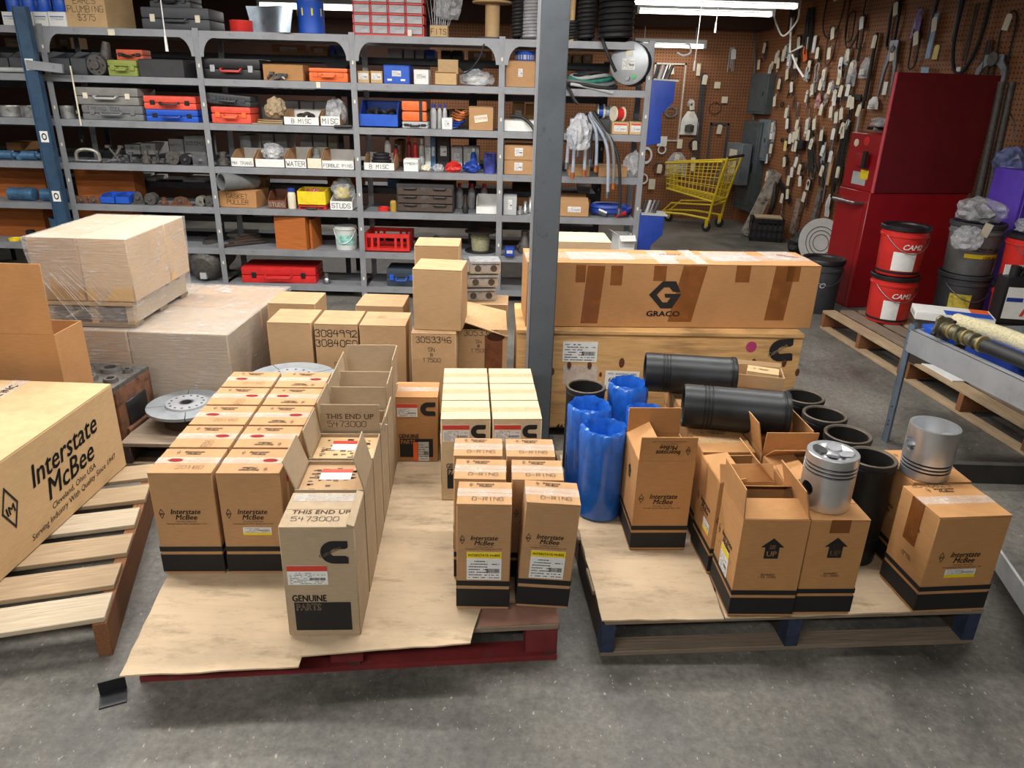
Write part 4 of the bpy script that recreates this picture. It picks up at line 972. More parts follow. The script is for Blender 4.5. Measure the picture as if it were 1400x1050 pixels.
# low steel platform
INVT = (Matrix.Translation((1.94, 3.43, 0)) @ Matrix.Rotation(R(-80), 4, 'Z')).inverted()
c0, c1 = PZ(1302, 660, .2), PZ(1400, 830, .2); c0.z = c1.z = 0
OFS = INVT @ Matrix.Translation((c1.x, c1.y, 0))
def low(mb, name, m): o = mb.build(name, m, TABLE); o.matrix_local = OFS; return o
DK = mat('platform_steel', (112, 108, 100), .5, .3, kind='concrete', var=.15)
dx, dy = c0.x-c1.x, c0.y-c1.y
_m = MB().prism([(-.02, -.3), (1.0, -.3), (1.2, dy), (dx, dy)], .165, .2); low(_m, 'lower_deck', DK)
low(MB().prism([(-.022, -.3), (-.012, -.3), (dx+.008, dy), (dx-.002, dy)], .13, .204), 'deck_lip', LGREY)
low(MB().box(dx-.02, 1.2, dy, dy+.03, .18, .285), 'back_rail', mat('dark_rail', (66, 64, 60), .5, .4, var=.15))
for (x, y) in ((.3, -.1), (.5, dy-.1), (1.0, .2)): low(MB().cyl((x, y, 0), (x, y, .165), .03, 12), 'foot', GREYD)
low(MB().box(dx+.33, dx+.37, dy-.02, dy+.02, .2, .5), 'corner_post', GREYD)

# ================================================================== bucket pallets, buckets
A = Vector((2.36, 5.42, 0)); d1 = Vector((.107, -.994, 0)).normalized(); rz = math.atan2(d1.y, d1.x)
pallet('wooden_pallet', 'worn wooden pallet under the red and grey pails', 1.05, .95, .14, A, rz, 7, WOOD, WOODO, .1, seed=21)
pallet('wooden_pallet', 'worn wooden pallet beneath the steel table', 1.05, .95, .14, A+d1*1.08, rz, 7, WOOD, WOODO, .1, seed=22)
MB().box(0, .35, 0, .18, 0, .006).build('white_board', WHITE, None, A+d1*1.12+Vector((.03, 0, .142)), (0, 0, rz)); tag(bpy.data.objects['white_board'], 'loose white board lying on the pallet below the steel table', 'board')
def pail(label, loc, m, rim, text=None, tm=WHITE, lab=None, r=.155, h=.345, rz=0, lid=True, name='pail', group=None, handle=True, txtcol=WHITE):
    t = thing(name, label, 'pail', loc, rz, group)
    MB().lathe([(r*.88, 0), (r*.9, .004), (r*.97, h*.78), (r*1.02, h*.79), (r*1.02, h*.83), (r*.98, h*.84), (r*.985, h*.9)], 32).build('body', m, t)
    if text: MB().lathe([(r*.905, h*.05), (r*.915, h*.1)], 32, close=False).build('printed_band', INK, t)
    if lid: MB().lathe([(0, h*.955), (r*.85, h*.955), (r*.88, h*.985), (r*1.03, h), (r*1.06, h*.985), (r*1.06, h*.92), (r*1.0, h*.9)], 32).build('lid', rim, t)
    if handle: MB().tube([(r*1.02*math.cos(R(-160+k*14)), r*1.04*math.sin(R(-160+k*14)), h*.8-.11*math.sin(math.pi*k/10)) for k in range(11)], .003, 5).build('bail_handle', STEEL, t)
    if text: curved(t, text, r*.945+.004, h*.56, .052, txtcol, -90)
    if lab:
        w_, z0, z1, mm_, cen = lab; vs = []; fs = []
        for k in range(9):
            aa = R(cen-w_/2+w_*k/8)
            for z in (z0, z1): rr = r*(.9+.07*z/.78)+.002; vs.append((rr*math.cos(aa), rr*math.sin(aa), z*h))
        for k in range(8): fs.append((2*k, 2*k+2, 2*k+3, 2*k+1))
        MB().geo(vs, fs).build('label', mm_, t)
    return t
def curved(t, text, r, z, size, m, cen=-90, name='lettering', bold=.02, shear=.25):
    v, f = textgeo(text, size, bold, shear)
    MB().geo([(r*math.cos(R(cen)+x/r), r*math.sin(R(cen)+x/r), z+y) for x, y, _ in v], f).build(name, m, t, smooth=False)
c_ = PZ(1222, 446, .142); bx, by = c_.x+.02, c_.y+.17
pail('red lidded pail at the bottom of the red pair', (bx, by, .142), REDP, BLK, 'CAM2', lab=(42, .1, .5, WHITE, -112), group='red pails')
pail('red lidded pail stacked on another red pail', (bx+.0, by+.0, .49), REDP, BLK, 'CAM2', lab=(60, .12, .5, WHITE, -105), group='red pails')
gy = by+.06; gx = PY(1325, 400, gy-.1).x
pail('dark grey pail with yellow label at the bottom of the grey pair', (gx, gy, .142), DGREY, DGREY, lab=(50, .2, .62, mat('grey_yellow_label', (196, 178, 70), .5, var=.3, scale=30), -120), r=.17, h=.36, group='grey pails')
t = pail('grey oil pail with white and yellow lettering stacked on the dark one', (gx, gy, .503), MGREY, DGREY, r=.17, h=.36, group='grey pails', lab=(90, .34, .42, YEL, -90))
curved(t, 'PREMIUM ESP', .172, .175, .034, INK); curved(t, '15W-40', .172, .124, .028, INK, -80)
# crumpled clear bag on top
def crumple(name, label, loc, r, m, squash=.7, seed=0, cat='plastic bag', inner=None, sx=1):
    rnd = random.Random(seed); t = thing(name, label, cat, loc)
    bm = bmesh.new(); bmesh.ops.create_icosphere(bm, subdivisions=3, radius=r)
    for v in bm.verts:
        k = 1+rnd.uniform(-.16, .2); v.co = Vector((v.co.x*k*sx, v.co.y*k, v.co.z*k*squash)); v.co.z = max(v.co.z, -r*squash*.8)+r*squash*.8
    me = bpy.data.meshes.new('bag_skin'); bm.to_mesh(me); bm.free(); me.materials.append(m); place('bag_skin', me, t)
    if inner: MB().lathe([(0, .01), (r*.6, .01), (r*.65, r*squash*.9), (0, r*squash*1.2)], 12, Matrix.Diagonal((sx, 1, 1, 1))).build('contents', inner, t)
    return t
crumple('plastic_bag', 'crumpled clear bag draped on top of the grey oil pail', (gx-.02, gy-.02, .865), .15, CLEAR, .6, 3, inner=DGREY)
t = crumple('plastic_bag', 'knotted clear bag with paper tag hanging over the grey pail side', (gx-.17, gy-.2, .7), .09, CLEAR, .95, 5); MB().box(-.03, .03, -.001, .001, 0, .09).build('paper_tag', CREAM, t, (.06, -.06, .1), (0, .3, 0))
# black jug
jb = PY(1376, 432, 4.55); t = thing('oil_jug', 'black oil jug with white red and blue label on the pail pallet', 'jug', (jb.x+.02, 4.55, .142), R(-8)); t.location = (jb.x-.0, 4.5, .352); z0 = 0; carton('box_support', 'dark carton under the black oil jug', .3, .2, .208, (jb.x, 4.41, .142), R(-8), mat('kraft_dark', (70, 62, 56), .8, kind='card', var=.1), tape=None)
MB().box(-.12, .12, -.07, .07, 0, .3).build('body', BLK, t, bevel=.03)
MB().cyl((-.055, 0, .29), (-.055, 0, .36), .03, 16).build('cap', BLK, t); MB().tube([(-.02, 0, .3), (0, 0, .36), (.09, 0, .35), (.105, 0, .27)], .016, 8).build('handle', BLK, t)
MB().rect(-.1, .085, .04, .24).build('label', WHITE, t, (0, -.0715, 0), (R(90), 0, 0)); MB().flat([(.02, .06), (.08, .22), (.06, .22), (.0, .06)]).build('label_stripe', REDLAB, t, (0, -.073, 0), (R(90), 0, 0)); MB().rect(-.095, .0, .15, .175).build('label_stripe', BLUD, t, (0, -.073, 0), (R(90), 0, 0))
o = MB().box(-.11, .11, 0, .004, .27, .36).build('number_card', WHITE, t, (0, .02, .0)); place('printed_text', art_text('9404106021', .028), o, (0, -.002, .325), (R(90), 0, 0))
# flat part box leaning across table edge
t = carton('part_box', 'long flat white and blue box marked 9404106021 in front of the grey pails', .42, .2, .05, (2.74, 4.36, .142), R(-20), WHITE, tape=None, cat='box'); t.location.z = .145
bb = PY(1312, 437, 4.2); t.location = (bb.x-.03, 4.2, .42); 
stick(t, art_text('9404106021', .03), 'L', .42, .2, .05, 0, .012); MB().box(-.05, .2, .0, .1, 0, .001).build('printed_panel', BLU, t, (0, 0, .05)); MB().box(.1, .2, .1, .2, 0, .001).build('printed_panel', ORLAB, t, (0, 0, .05)); MB().box(-.0, .18, -.001, 0, .012, .03).build('printed_panel', ORLAB, t)
o = carton('box_support', 'dark carton stack holding the flat white and blue box', .36, .18, .276, (bb.x-.03, 4.21, .142), R(-20), mat('kraft_dark', (70, 62, 56), .8, kind='card', var=.1), tape=None)
ry = 4.98; rx = PY(1396, 330, ry).x
pail('red pail at the far edge beside the purple cabinet', (rx+.08, ry, .142), REDP, BLK, 'CAM2', h=.345, group='red pails')
pail('red pail with dark lid stacked beside the purple cabinet', (rx+.08, ry, .49), REDP, BLK, 'CAM2', h=.345, group='red pails'); crumple('plastic_bag', 'crumpled clear bag on the red pail by the purple cabinet', (rx+.08, ry, .84), .13, CLEAR, .4, 8)
hose('yellow_pole', 'yellow plastic pole standing between the grey and red pails', [(rx-.02, ry+.22, .143), (rx+.02, ry+.26, .8)], .02, mat('dirty_yellow', (176, 158, 40), .5, var=.2), 'pole', 10)
c_ = PZ(1118, 430, 0); t = pail('dark grey round trash pail standing beside the red toolbox', (c_.x+.03, c_.y+.15, 0), DGREY, BLK, r=.16, h=.44, handle=True); curved(t, 'O', .155, .22, .06, LGREY, -105)
# ================================================================== red toolbox
tz = 1.39; A = Vector((2.82, 6.02, 0)); a = R(11); t = thing('toolbox_cabinet', 'tall red steel tool cabinet with raised panel and chrome handle', 'tool cabinet', A, a)
MB().box(0, .9, 0, .42, 0, .95).build('lower_body', REDT, t, bevel=.006); MB().box(.02, .9, .0, .42, .95, tz).build('upper_body', REDT, t, bevel=.006)
MB().box(.02, .92, -.012, .012, .95, 1.84).build('raised_panel', mat('toolbox_red_shaded', (110, 20, 28), .55, var=.1), t, bevel=.003)  # cabinet red darkened here: shade on the camera-facing side put into the colour
MB().box(.012, .02, -.014, .014, .95, 1.84).build('panel_edge', mat('pink_edge', (214, 86, 96), .4, var=.1), t)
MB().tube([(0, .06, .86), (-.08, .06, .86), (-.08, .36, .86), (0, .36, .86)], .013, 10).build('handle', STEEL, t)
MB().box(-.003, 0, .05, .37, .05, .9).build('door', REDT, t)
lk = MB().box(-.03, 0, .1, .24, 1.14, 1.24).build('latch', REDT, t, bevel=.01); MB().box(-.05, -.03, .08, .12, 1.13, 1.26).build('latch_block', BLK, lk)
MB().cyl((.018, .33, 1.31), (.022, .33, 1.31), .03, 16).build('round_sticker', CREAM, t); MB().cyl((.018, .2, 1.33), (.022, .2, 1.33), .035, 16).build('round_sticker', REDP, t)
MB().box(-.002+.02, .0205, .12, .3, .99, 1.09).build('sticker', LGREY, t); MB().box(.017, .02, .1, .2, 1.04, 1.11).build('sticker', YELP, t)
for i, (x, y, l, az) in enumerate(((.2, .25, .5, 30), (.25, .2, .45, 160), (.22, .3, .4, 70), (.3, .25, .4, 120))):
    s_ = A+Matrix.Rotation(a, 3, 'Z') @ Vector((x, y, tz+.012+.012*i)); dd = Vector((math.cos(R(az)), math.sin(R(az))*.4, .06)); hose('hose_bundle_piece', ['grey hose end lying on top of the red tool cabinet', 'black hose lying across the red tool cabinet top', 'striped hose lying on the red tool cabinet top', 'thin cable draped on the red tool cabinet top'][i], [s_-dd*l/2*.5+Vector((0, 0, .03)), s_+Vector((0, 0, .01)), s_+dd*l/2], .012, [LGREY, RUB, ROPE, DGREY][i], 'hose')
crumple('plastic_bag', 'clear bag of parts lying on top of the red tool cabinet', A+Matrix.Rotation(a, 3, 'Z') @ Vector((.12, .2, tz+.05)), .08, CLEAR, .5, 11, inner=LGREY)
# purple cabinet, pipes, blue bag at the far edge
pp = PY(1388, 300, 5.4); t = thing('purple_cabinet', 'purple painted cabinet partly hidden by pails', 'cabinet', (pp.x, 5.4, 0), R(11)); MB().box(0, .45, 0, .3, 0, 1.2).build('body', PURP, t, bevel=.01); MB().box(.02, .43, -.01, 0, .1, 1.12).build('door', PURP, t, bevel=.004); MB().box(.06, .08, -.03, -.01, .5, .62).build('handle', STEEL, t)
for i in range(2):
    b0 = PY(1330+i*14, 330, 5.93); b1 = PY(1374+i*14, 112, 5.9); hose('leaning_pipe', ['dark steel pipe leaning beside the tool cabinet', 'dark steel pipe leaning beside the purple cabinet'][i], [(b0.x, 5.93, .0), (b1.x-.02, 5.9, b1.z)], .028, CAST, 'pipe', 12)
c_ = PY(1380, 212, 5.75); crumple('plastic_bag', 'blue and clear plastic bag hanging beside the tool cabinet', (c_.x+.03, 5.75, c_.z-.14), .11, mat('blue_clear_bag', (120, 130, 176), .3, var=.6, scale=9, alpha=.85), 1.0, 15)
hose('bag_hook', 'wire hook carrying the blue and clear bag', [(c_.x, 5.75, c_.z+.1), (c_.x, 5.8, c_.z+.24), (c_.x+.05, 5.97, c_.z+.3)], .006, STEEL, 'hook')

# ================================================================== steel shelving
SY, SD = 5.9, .46
LV = [1.96, 1.635, 1.32, 1.0, .685, .36, .075]
POSTX = [-5.75, -4.65, -3.53, -2.39, -1.245, -.14, .955]
def shelving(label, xs, Y, D, levels, m, lip=.045, top=2.0, gus=True, skip=()):
    t = thing('shelving_unit', label, 'shelving', (xs[0], Y, 0))
    pm = cached(('post', D, top, m.name), lambda: MB().box(-.022, .022, 0, .004, 0, top).box(-.022, -.018, .004, .04, 0, top).mesh('post', m))
    hm = cached('posthole', lambda: MB().rect(-.006, .006, -.012, .012).mesh('slot_sticker', CREAM, smooth=False))
    for i, x in enumerate(xs):
        p_ = place('post', pm, t, (x-xs[0], 0, 0)); place('rear_post', pm, t, (x-xs[0], D, 0), (0, 0, 0))
        for k in range(len(levels)-1):
            place('slot_sticker', hm, p_, (0, -.001, (levels[k]+levels[k+1])/2+.05*((i+k) % 3-1)), (R(90), 0, 0))
    for i in range(len(xs)-1):
        w_ = xs[i+1]-xs[i]
        sm = cached(('shelf', round(w_, 3), D, m.name), lambda: MB().box(.022, w_-.022, .0, D, .0, .004).box(.022, w_-.022, 0, .003, -lip, .0).box(.022, w_-.022, D-.003, D, -lip, 0).mesh('shelf', [m]))
        for k, z in enumerate(levels):
            if (i, k) in skip: continue
            place('shelf', sm, t, (xs[i]-xs[0], 0.004, z+.02))
        if gus:
            for s_ in (0, 1):
                def gm():
                    n = 6; P = [(0, 0), (.11, 0)]+[(.11-.085*math.sin(R(90*j/n)), -.12+.12*math.cos(R(90*j/n))*1.0-.0) for j in range(1, n+1)]+[(0, -.12)]
                    P = [(0, 0), (.12, 0)]+[(.025+.095*(1-math.sin(R(90*j/n))), -.13*(1-math.cos(R(90*j/n)))) for j in range(n+1)][1:]+[(0, -.13)]
                    return MB().prism(P, 0, .003, Matrix.Rotation(R(90), 4, 'X')).mesh('gusset', m)
                o = place('gusset', cached(('gus', m.name), gm), t, (xs[i]-xs[0]+.02 if not s_ else xs[i+1]-xs[0]-.02, .0, levels[0]-.022))
                if s_: o.scale = (-1, 1, 1)
    return t
shelving('long grey steel shelving unit crowded with tool cases and parts', POSTX, SY, SD, LV, GREY)
BL = [1.83, 1.575, 1.27, 1.02, .8, .52, .33]
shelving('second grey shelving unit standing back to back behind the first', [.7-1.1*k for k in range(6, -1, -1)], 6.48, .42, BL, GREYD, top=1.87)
# blue upright post in front of the shelving
bx0 = PY(46, 120, 5.78).x
t = thing('blue_post', 'dark blue steel upright with white oval stickers before the shelving', 'post', (bx0, 5.79, 0)); MB().box(-.045, .045, 0, .05, 0, 2.1).build('shaft', BLUEP, t); MB().box(-.05, -.043, -.006, .05, 0, 2.1).build('flange', BLUEP, t); MB().box(.043, .05, -.006, .05, 0, 2.1).build('flange', BLUEP, t)
for z in (1.72, 1.22, .78): o = MB().box(-.03, .03, -.001, 0, -.04, .04).build('sticker', WHITE, t, (0, -.001, z)); MB().lathe([(.012, 0), (.02, 0)], 14, Matrix.Diagonal((1, 1.3, 1, 1)), close=False).build('sticker_ring', INK, o, (0, -.0015, 0), (R(90), 0, 0))
hose('wooden_rod', 'thin pale rod hanging in front of the grey cases', [PY(96, 90, 5.893), PY(111, 172, 5.893)], .006, CREAM, 'rod', 6)
o = MB().box(-.13, .13, -.01, .01, -.03, .03).build('grey_strap_plate', GREY, None, Vector((PY(62, 91, 5.78).x, 5.775, PY(62, 91, 5.78).z)), (0, R(5), 0)); tag(o, 'grey flat plate strapped across the blue and grey posts', 'plate')

def on(level, x0, x1, ytop, Yo=.035, Y=SY):
    z = LV[level]+.0245; Yv = Y+Yo; a_, b_ = XatYZ(x0, Yv, z), XatYZ(x1, Yv, z)
    h_ = PY((x0+x1)/2, ytop, Yv).z-z
    return (a_+b_)/2, Yv, z, b_-a_, max(h_, .02)
# ---- builders for shelf goods; each takes (name, label, x, y, z, w, d, h) ----
def s_case(label, g, d, m, hm=BLK, lm=None, rz=0, split=.5, text=None, sunk=False, z=None):
    x, y, zz, w_, h_ = g; zz = z if z is not None else zz
    t = thing('tool_case', label, 'tool case', (x, y, zz), rz)
    MB().box(-w_/2, w_/2, 0, d, 0, h_*split-.002).build('case_body', m, t, bevel=min(.015, h_*.12)); MB().box(-w_/2, w_/2, 0, d, h_*split, h_).build('case_lid', m, t, bevel=min(.018, h_*.14))
    MB().tube([(-w_*.17, 0, h_*.5), (-w_*.17, -.03, h_*.48), (-w_*.15, -.034, h_*.38), (w_*.15, -.034, h_*.38), (w_*.17, -.03, h_*.48), (w_*.17, 0, h_*.5)], .008, 8).build('handle', hm, t)
    for s_ in (-1, 1): MB().box(-.018, .018, -.008, .002, h_*.34, h_*.68).build('latch', lm or hm, t, (s_*w_*.33, 0, 0), bevel=.002)
    if text: place('handwriting', art_hand(text, h_*.26, .09, mat('pale_marker', (60, 60, 62), .7)), t, (-w_*.12, -.002, h_*.62), (R(90), 0, 0))
    return t
def s_bin(label, g, d, m, inner=None, text=None, rz=0, z=None, hand_=True, fronth=.6, th=.004, cat='bin', name='parts_bin', tm=PEN, fill=None):
    x, y, zz, w_, h_ = g; zz = z if z is not None else zz
    t = thing(name, label, cat, (x, y, zz), rz); f = h_*fronth
    MB().box(-w_/2, w_/2, 0, th, 0, f).build('front', m, t); MB().box(-w_/2, w_/2, d-th, d, 0, h_).build('back', m, t); MB().box(-w_/2, w_/2, 0, d, 0, th).build('bottom', m, t)
    for s_ in (-1, 1): MB().prism([(th, 0), (d-th, 0), (d-th, h_), (d*.4, h_), (th, f)], -th/2, th/2, Matrix.Translation((s_*(w_/2-th/2), 0, 0)) @ Matrix.Rotation(R(90), 4, 'Z') @ Matrix.Rotation(R(90), 4, 'X')).build('side', inner or m, t)
    if text: place('handwriting', art_hand(text, min(f*.5, w_/(len(text)*.95)), .11, tm), t, (0, -.0012, f*.26), (R(90), 0, 0))
    if fill:
        rnd = random.Random(label); 
        for k in range(fill[0]):
            r_ = rnd.uniform(.5, 1)*min(w_, d)*.16; px_, py_ = rnd.uniform(-w_*.32, w_*.32), rnd.uniform(d*.2, d*.75)
            MB().lathe([(r_*.5, 0), (r_, .004), (r_, r_*.5), (r_*.45, r_*.55)], 10, close=False).build('loose_part', fill[1], t, (px_, py_, f*.7+rnd.random()*h_*.2), (rnd.uniform(-1, 1), rnd.uniform(-1, 1), 0))
    return t
def s_carton(label, g, d, m, rz=0, z=None, flaps=None, lab=None, text=None, name='shelf_carton', th=.11, cat='carton', tape=TAPE):
    x, y, zz, w_, h_ = g; zz = z if z is not None else zz
    t = carton(name, label, w_, d, h_, (x, y, zz), rz, m, flaps=flaps, tape=tape, cat=cat)
    if lab: stick(t, art_label(lab[0]*w_, lab[1]*h_, lab[2] if len(lab) > 2 else None, len(label)), 'F', w_, d, h_, 0, h_*.55)
    if text: place('handwriting', art_hand(text, min(h_*.26, w_/(max(len(l) for l in text.split('/'))*.95)), th), t, (0, -.0015, h_*.55), (R(90), 0, 0))
    return t
def s_can(label, g, m, cap=None, lab=None, name='can', cat='can', neck=.55, z=None, group=None):
    x, y, zz, w_, h_ = g; zz = z if z is not None else zz; r = w_/2
    t = thing(name, label, cat, (x, y+r, zz), 0, group)
    if cap:
        MB().lathe([(r*.92, 0), (r, .006), (r, h_*.66), (r*.85, h_*.76), (r*neck*.8, h_*.84)], 20).build('body', m, t); MB().cyl((0, 0, h_*.84), (0, 0, h_), r*neck, 14).build('cap', cap, t)
    else:
        MB().lathe([(r*.95, 0), (r, .006), (r, h_-.012), (r*1.02, h_-.008), (r*1.02, h_), (r*.9, h_), (r*.88, h_-.01)], 24).build('body', m, t)
    if lab: MB().lathe([(r*1.004, h_*.15), (r*1.004, h_*.6)], 20, close=False).build('label_wrap', lab, t)
    return t
def s_metal(label, g, d, m, kind, seed=0, rz=0, z=None, cat='engine part'):
    x, y, zz, w_, h_ = g; zz = z if z is not None else zz; rnd = random.Random(seed)
    if kind == 'ringstand':
        t = thing('iron_shackle', label, cat, (x, y, zz), rz)
        MB().tube(cr([(-w_*.45, 0, .014), (-w_*.42, 0, h_*.7), (-w_*.2, 0, h_*.95), (w_*.2, 0, h_*.95), (w_*.42, 0, h_*.7), (w_*.45, 0, .014)]), .014, 8).build('bow', m, t); MB().cyl((-w_*.5, 0, .014), (w_*.5, 0, .014), .012, 10).build('pin', STEEL, t)
    elif kind == 'pulley':
        t = thing('pulley', label, cat, (x, y, zz), rz); r = h_/2
        MB().lathe([(r*.3, 0), (r*.98, 0), (r, .01), (r*.8, d*.5), (r, d-.01), (r*.98, d), (r*.3, d)], 28, Matrix.Translation((0, 0, r)) @ Matrix.Rotation(R(-90), 4, 'X')).build('sheave', m, t); MB().cyl((0, -.012, r), (0, d+.01, r), r*.22, 14).build('hub', STEEL, t)
    elif kind == 'bracket':
        t = thing('iron_bracket', label, cat, (x, y, zz), rz)
        MB().box(-w_/2, w_/2, 0, d, 0, .012).build('foot_plate', m, t); MB().prism([(-w_*.42, .012), (w_*.42, .012), (w_*.25, h_*.85), (0, h_), (-w_*.25, h_*.85)], 0, .014, Matrix.Translation((0, d*.5, 0)) @ Matrix.Rotation(R(90), 4, 'X')).build('web', m, t, bevel=.002)
        MB().cyl((0, d*.5-.03, h_*.55), (0, d*.5+.02, h_*.55), h_*.16, 14).build('boss', STEEL, t)
    elif kind == 'rods':
        t = thing('tool_bundle', label, cat, (x, y, zz), rz); 
        for k in range(5):
            a_ = (rnd.uniform(-w_/2, w_/2), rnd.uniform(0, d), .012); b_ = (rnd.uniform(-w_/2, w_/2), rnd.uniform(0, d), rnd.uniform(.012, h_)); MB().cyl(a_, b_, rnd.uniform(.007, .014), 8).build('rod', m if k % 2 else STEEL, t)
            MB().cbox(b_, (.03, .03, .02)).build('rod_head', m, t)
    elif kind == 'plate':
        t = thing('steel_plate', label, cat, (x, y, zz), rz); MB().box(-w_/2, w_/2, 0, .012, 0, h_).build('plate', m, t, bevel=.002); MB().cyl((0, -.02, h_*.45), (0, .012, h_*.45), min(w_, h_)*.2, 6).build('nut', STEEL, t); MB().cyl((0, -.035, h_*.45), (0, 0, h_*.45), min(w_, h_)*.1, 10).build('stud', STEEL, t)
    elif kind == 'motor':
        t = thing('starter_motor', label, cat, (x, y, zz), rz); r = h_*.28
        MB().lathe([(r*.4, -.02), (r*.4, 0), (r, .0), (r*1.02, .02), (r, .04), (r*.9, .2), (r*.5, .22)], 24, Matrix.Translation((0, 0, r)) @ Matrix.Rotation(R(-90), 4, 'X')).build('housing', m, t)
        MB().lathe([(r*.5, 0), (r*.55, h_*.2), (r*.35, h_*.6)], 16, Matrix.Translation((r*.4, .08, r*1.2)) @ Matrix.Rotation(R(12), 4, 'Y')).build('solenoid', m, t)
        for k in range(5): MB().cyl((r*.7*math.cos(k*1.256), -.004, r+r*.7*math.sin(k*1.256)), (r*.7*math.cos(k*1.256), .004, r+r*.7*math.sin(k*1.256)), r*.12, 8).build('bolt', BLK, t)
    else:
        t = thing('iron_part', label, cat, (x, y, zz), rz)
        MB().lathe([(w_*.3, 0), (w_*.42, .005), (w_*.4, h_*.4), (w_*.24, h_*.55), (w_*.24, h_*.95), (w_*.12, h_)], 14, Matrix.Translation((0, w_*.42, 0))).build('body', m, t); MB().box(-w_/2, w_/2, w_*.3, w_*.5, h_*.2, h_*.34).build('lug', m, t, bevel=.004)
    return t

# ---------------------------------------------------------------- top of the shelving
bl = ['with torn corner', 'second from the lettered carton', 'third from the lettered carton', 'beside the lettered carton']
for i, (x0, x1) in enumerate(((5, 26), (27, 47), (48, 67), (68, 92))):
    g = on(0, x0, x1, 16); s_carton('small blue and white product box on shelf top, '+['end of the row of four', 'second in the row of four', 'third in the row of four', 'beside the lettered carton'][i], g, .16, WHITE, lab=(.8, .3, BLU), name='product_box', tape=None, cat='box')
    MB().box(-g[3]*.4, g[3]*.1, -.0012, 0, .02, g[4]*.8).build('printed_panel', BLU, bpy.context.scene.objects[-1] if 0 else None, (g[0], g[1]-.002, g[2])) if 0 else None
    s_can('blue capped bottle on the small product boxes, '+['end of the row', 'second of the row', 'third of the row', 'beside the lettered carton'][i], (g[0], g[1]+.03, g[2]+g[4]+.001, g[3]*.9, .16), BLU, DGREY, name='bottle', cat='bottle', group='blue bottles on the shelf top')
g = on(0, 92, 150, -22); s_carton('brown carton lettered Earls Plumbing on top of the shelving', g, .35, K_LIGHT, R(-7), text='EARLS/PLUMBING/$375', th=.08, tape=None)
g = on(0, 195, 288, 10); s_case('grey hard case with pale latches on top of the shelving', g, .3, DGREY, DGREY, CREAM, 0, .5); s_case('small grey case stacked on the grey hard case', (g[0]-.05, g[1]+.06, g[2]+g[4]+.001, .3, .09), .22, DGREY)
s_can('short red plastic drum on top of the shelving', on(0, 310, 343, 27), REDP, name='red_drum', cat='drum')
g = on(0, 340, 402, 8); t = thing('bent_sheet', 'bent silver-blue metal sheet beside the blue pail on shelf top', 'metal sheet', (g[0], g[1], g[2]), R(6))
m = MB(); vs = []; fs = []
for k in range(9):
    xx = -g[3]/2+g[3]*k/8; yy = .08*math.cos(k/8*math.pi)
    for zz_ in (0, g[4]): vs += [(xx*(1.1 if zz_ else .9), yy, zz_), (xx*(1.1 if zz_ else .9), yy+.004, zz_)]
for k in range(8):
    b_ = k*4; fs += [(b_, b_+4, b_+6, b_+2), (b_+1, b_+3, b_+7, b_+5), (b_+2, b_+6, b_+7, b_+3), (b_, b_+1, b_+5, b_+4)]
m.geo(vs, fs).build('sheet_body', mat('sheet_silver', (186, 200, 214), .25, .9, var=.15), t)
t = s_can('blue paint pail with yellow lettering on top of the shelving', on(0, 404, 440, 0), BLU, name='paint_pail', cat='pail'); g = on(0, 404, 440, 0); MB().lathe([(g[3]/2+.002, .12), (g[3]/2+.002, .17)], 8, Matrix.Rotation(R(200), 4, 'Z'), close=False).geo([], []).build('yellow_band', YELP, t)
# red drawer organiser
g = on(0, 483, 580, -26); t = thing('drawer_organizer', 'red framed organizer with clear small drawers on top of the shelving', 'organizer', (g[0], g[1], g[2])); w_, h_ = g[3], g[4]; rows_, cols_ = 5, 4
MB().box(-w_/2, w_/2, .145, .15, 0, h_).build('back_panel', REDP, t)
for k in range(rows_+1): z_ = (h_-.012)*k/rows_; MB().box(-w_/2, w_/2, 0, .145, z_, z_+.012).build('frame_rail', REDP, t)
for k in range(cols_+1): x_ = -w_/2+(w_-.01)*k/cols_; MB().box(x_, x_+.01, 0, .145, .012, h_-.012).build('frame_stile', REDP, t)
cw, ch = (w_-.01)/cols_, (h_-.012)/rows_
dm = MB().box(.004, cw-.014, -.004, .13, .003, ch-.016).mesh('drawer', GLASS)
dk = MB().box(.012, cw-.03, .01, .12, .006, ch*.55).mesh('drawer_contents', LGREY); hk = MB().box(cw*.35, cw*.6, -.014, -.004, ch*.5, ch*.6).mesh('pull', GLASS)
for i in range(rows_):
    for j in range(cols_):
        d_ = place('drawer', dm, t, (-w_/2+.01+j*cw, 0, .012+i*ch)); place('drawer_contents', dk, d_); place('pull', hk, d_)
g = on(0, 588, 612, 34); t = s_bin('small cardboard bin of thin rods on top of the shelving', g, .12, K_LIGHT, text='FITS', fronth=.95, cat='box')
for k in range(12): MB().cyl((-.05+.009*k, .04+.004*(k % 3), .02), (-.1+.02*k+.01*(k % 4), .06, .3+.02*(k % 5)), .003, 5).build('rod', STEEL, t)
crumple('plastic_bag', 'clear parts bag leaning in the bin of rods', (g[0]+.06, g[1]+.05, g[2]+.12), .1, CLEAR, 1.2, 21)
g = on(0, 660, 684, 2); t = thing('cardboard_spool', 'tall pale cardboard spool with round flange on top of the shelving', 'spool', (g[0], g[1]+.14, g[2])); MB().cyl((0, 0, .012), (0, 0, g[4]), g[3]*.42, 20).build('core', K_LIGHT, t); MB().cyl((0, 0, g[4]), (0, 0, g[4]+.012), .15, 28).build('flange', K_LIGHT, t); MB().cyl((0, 0, 0), (0, 0, .012), .15, 28).build('flange', DGREY, t)
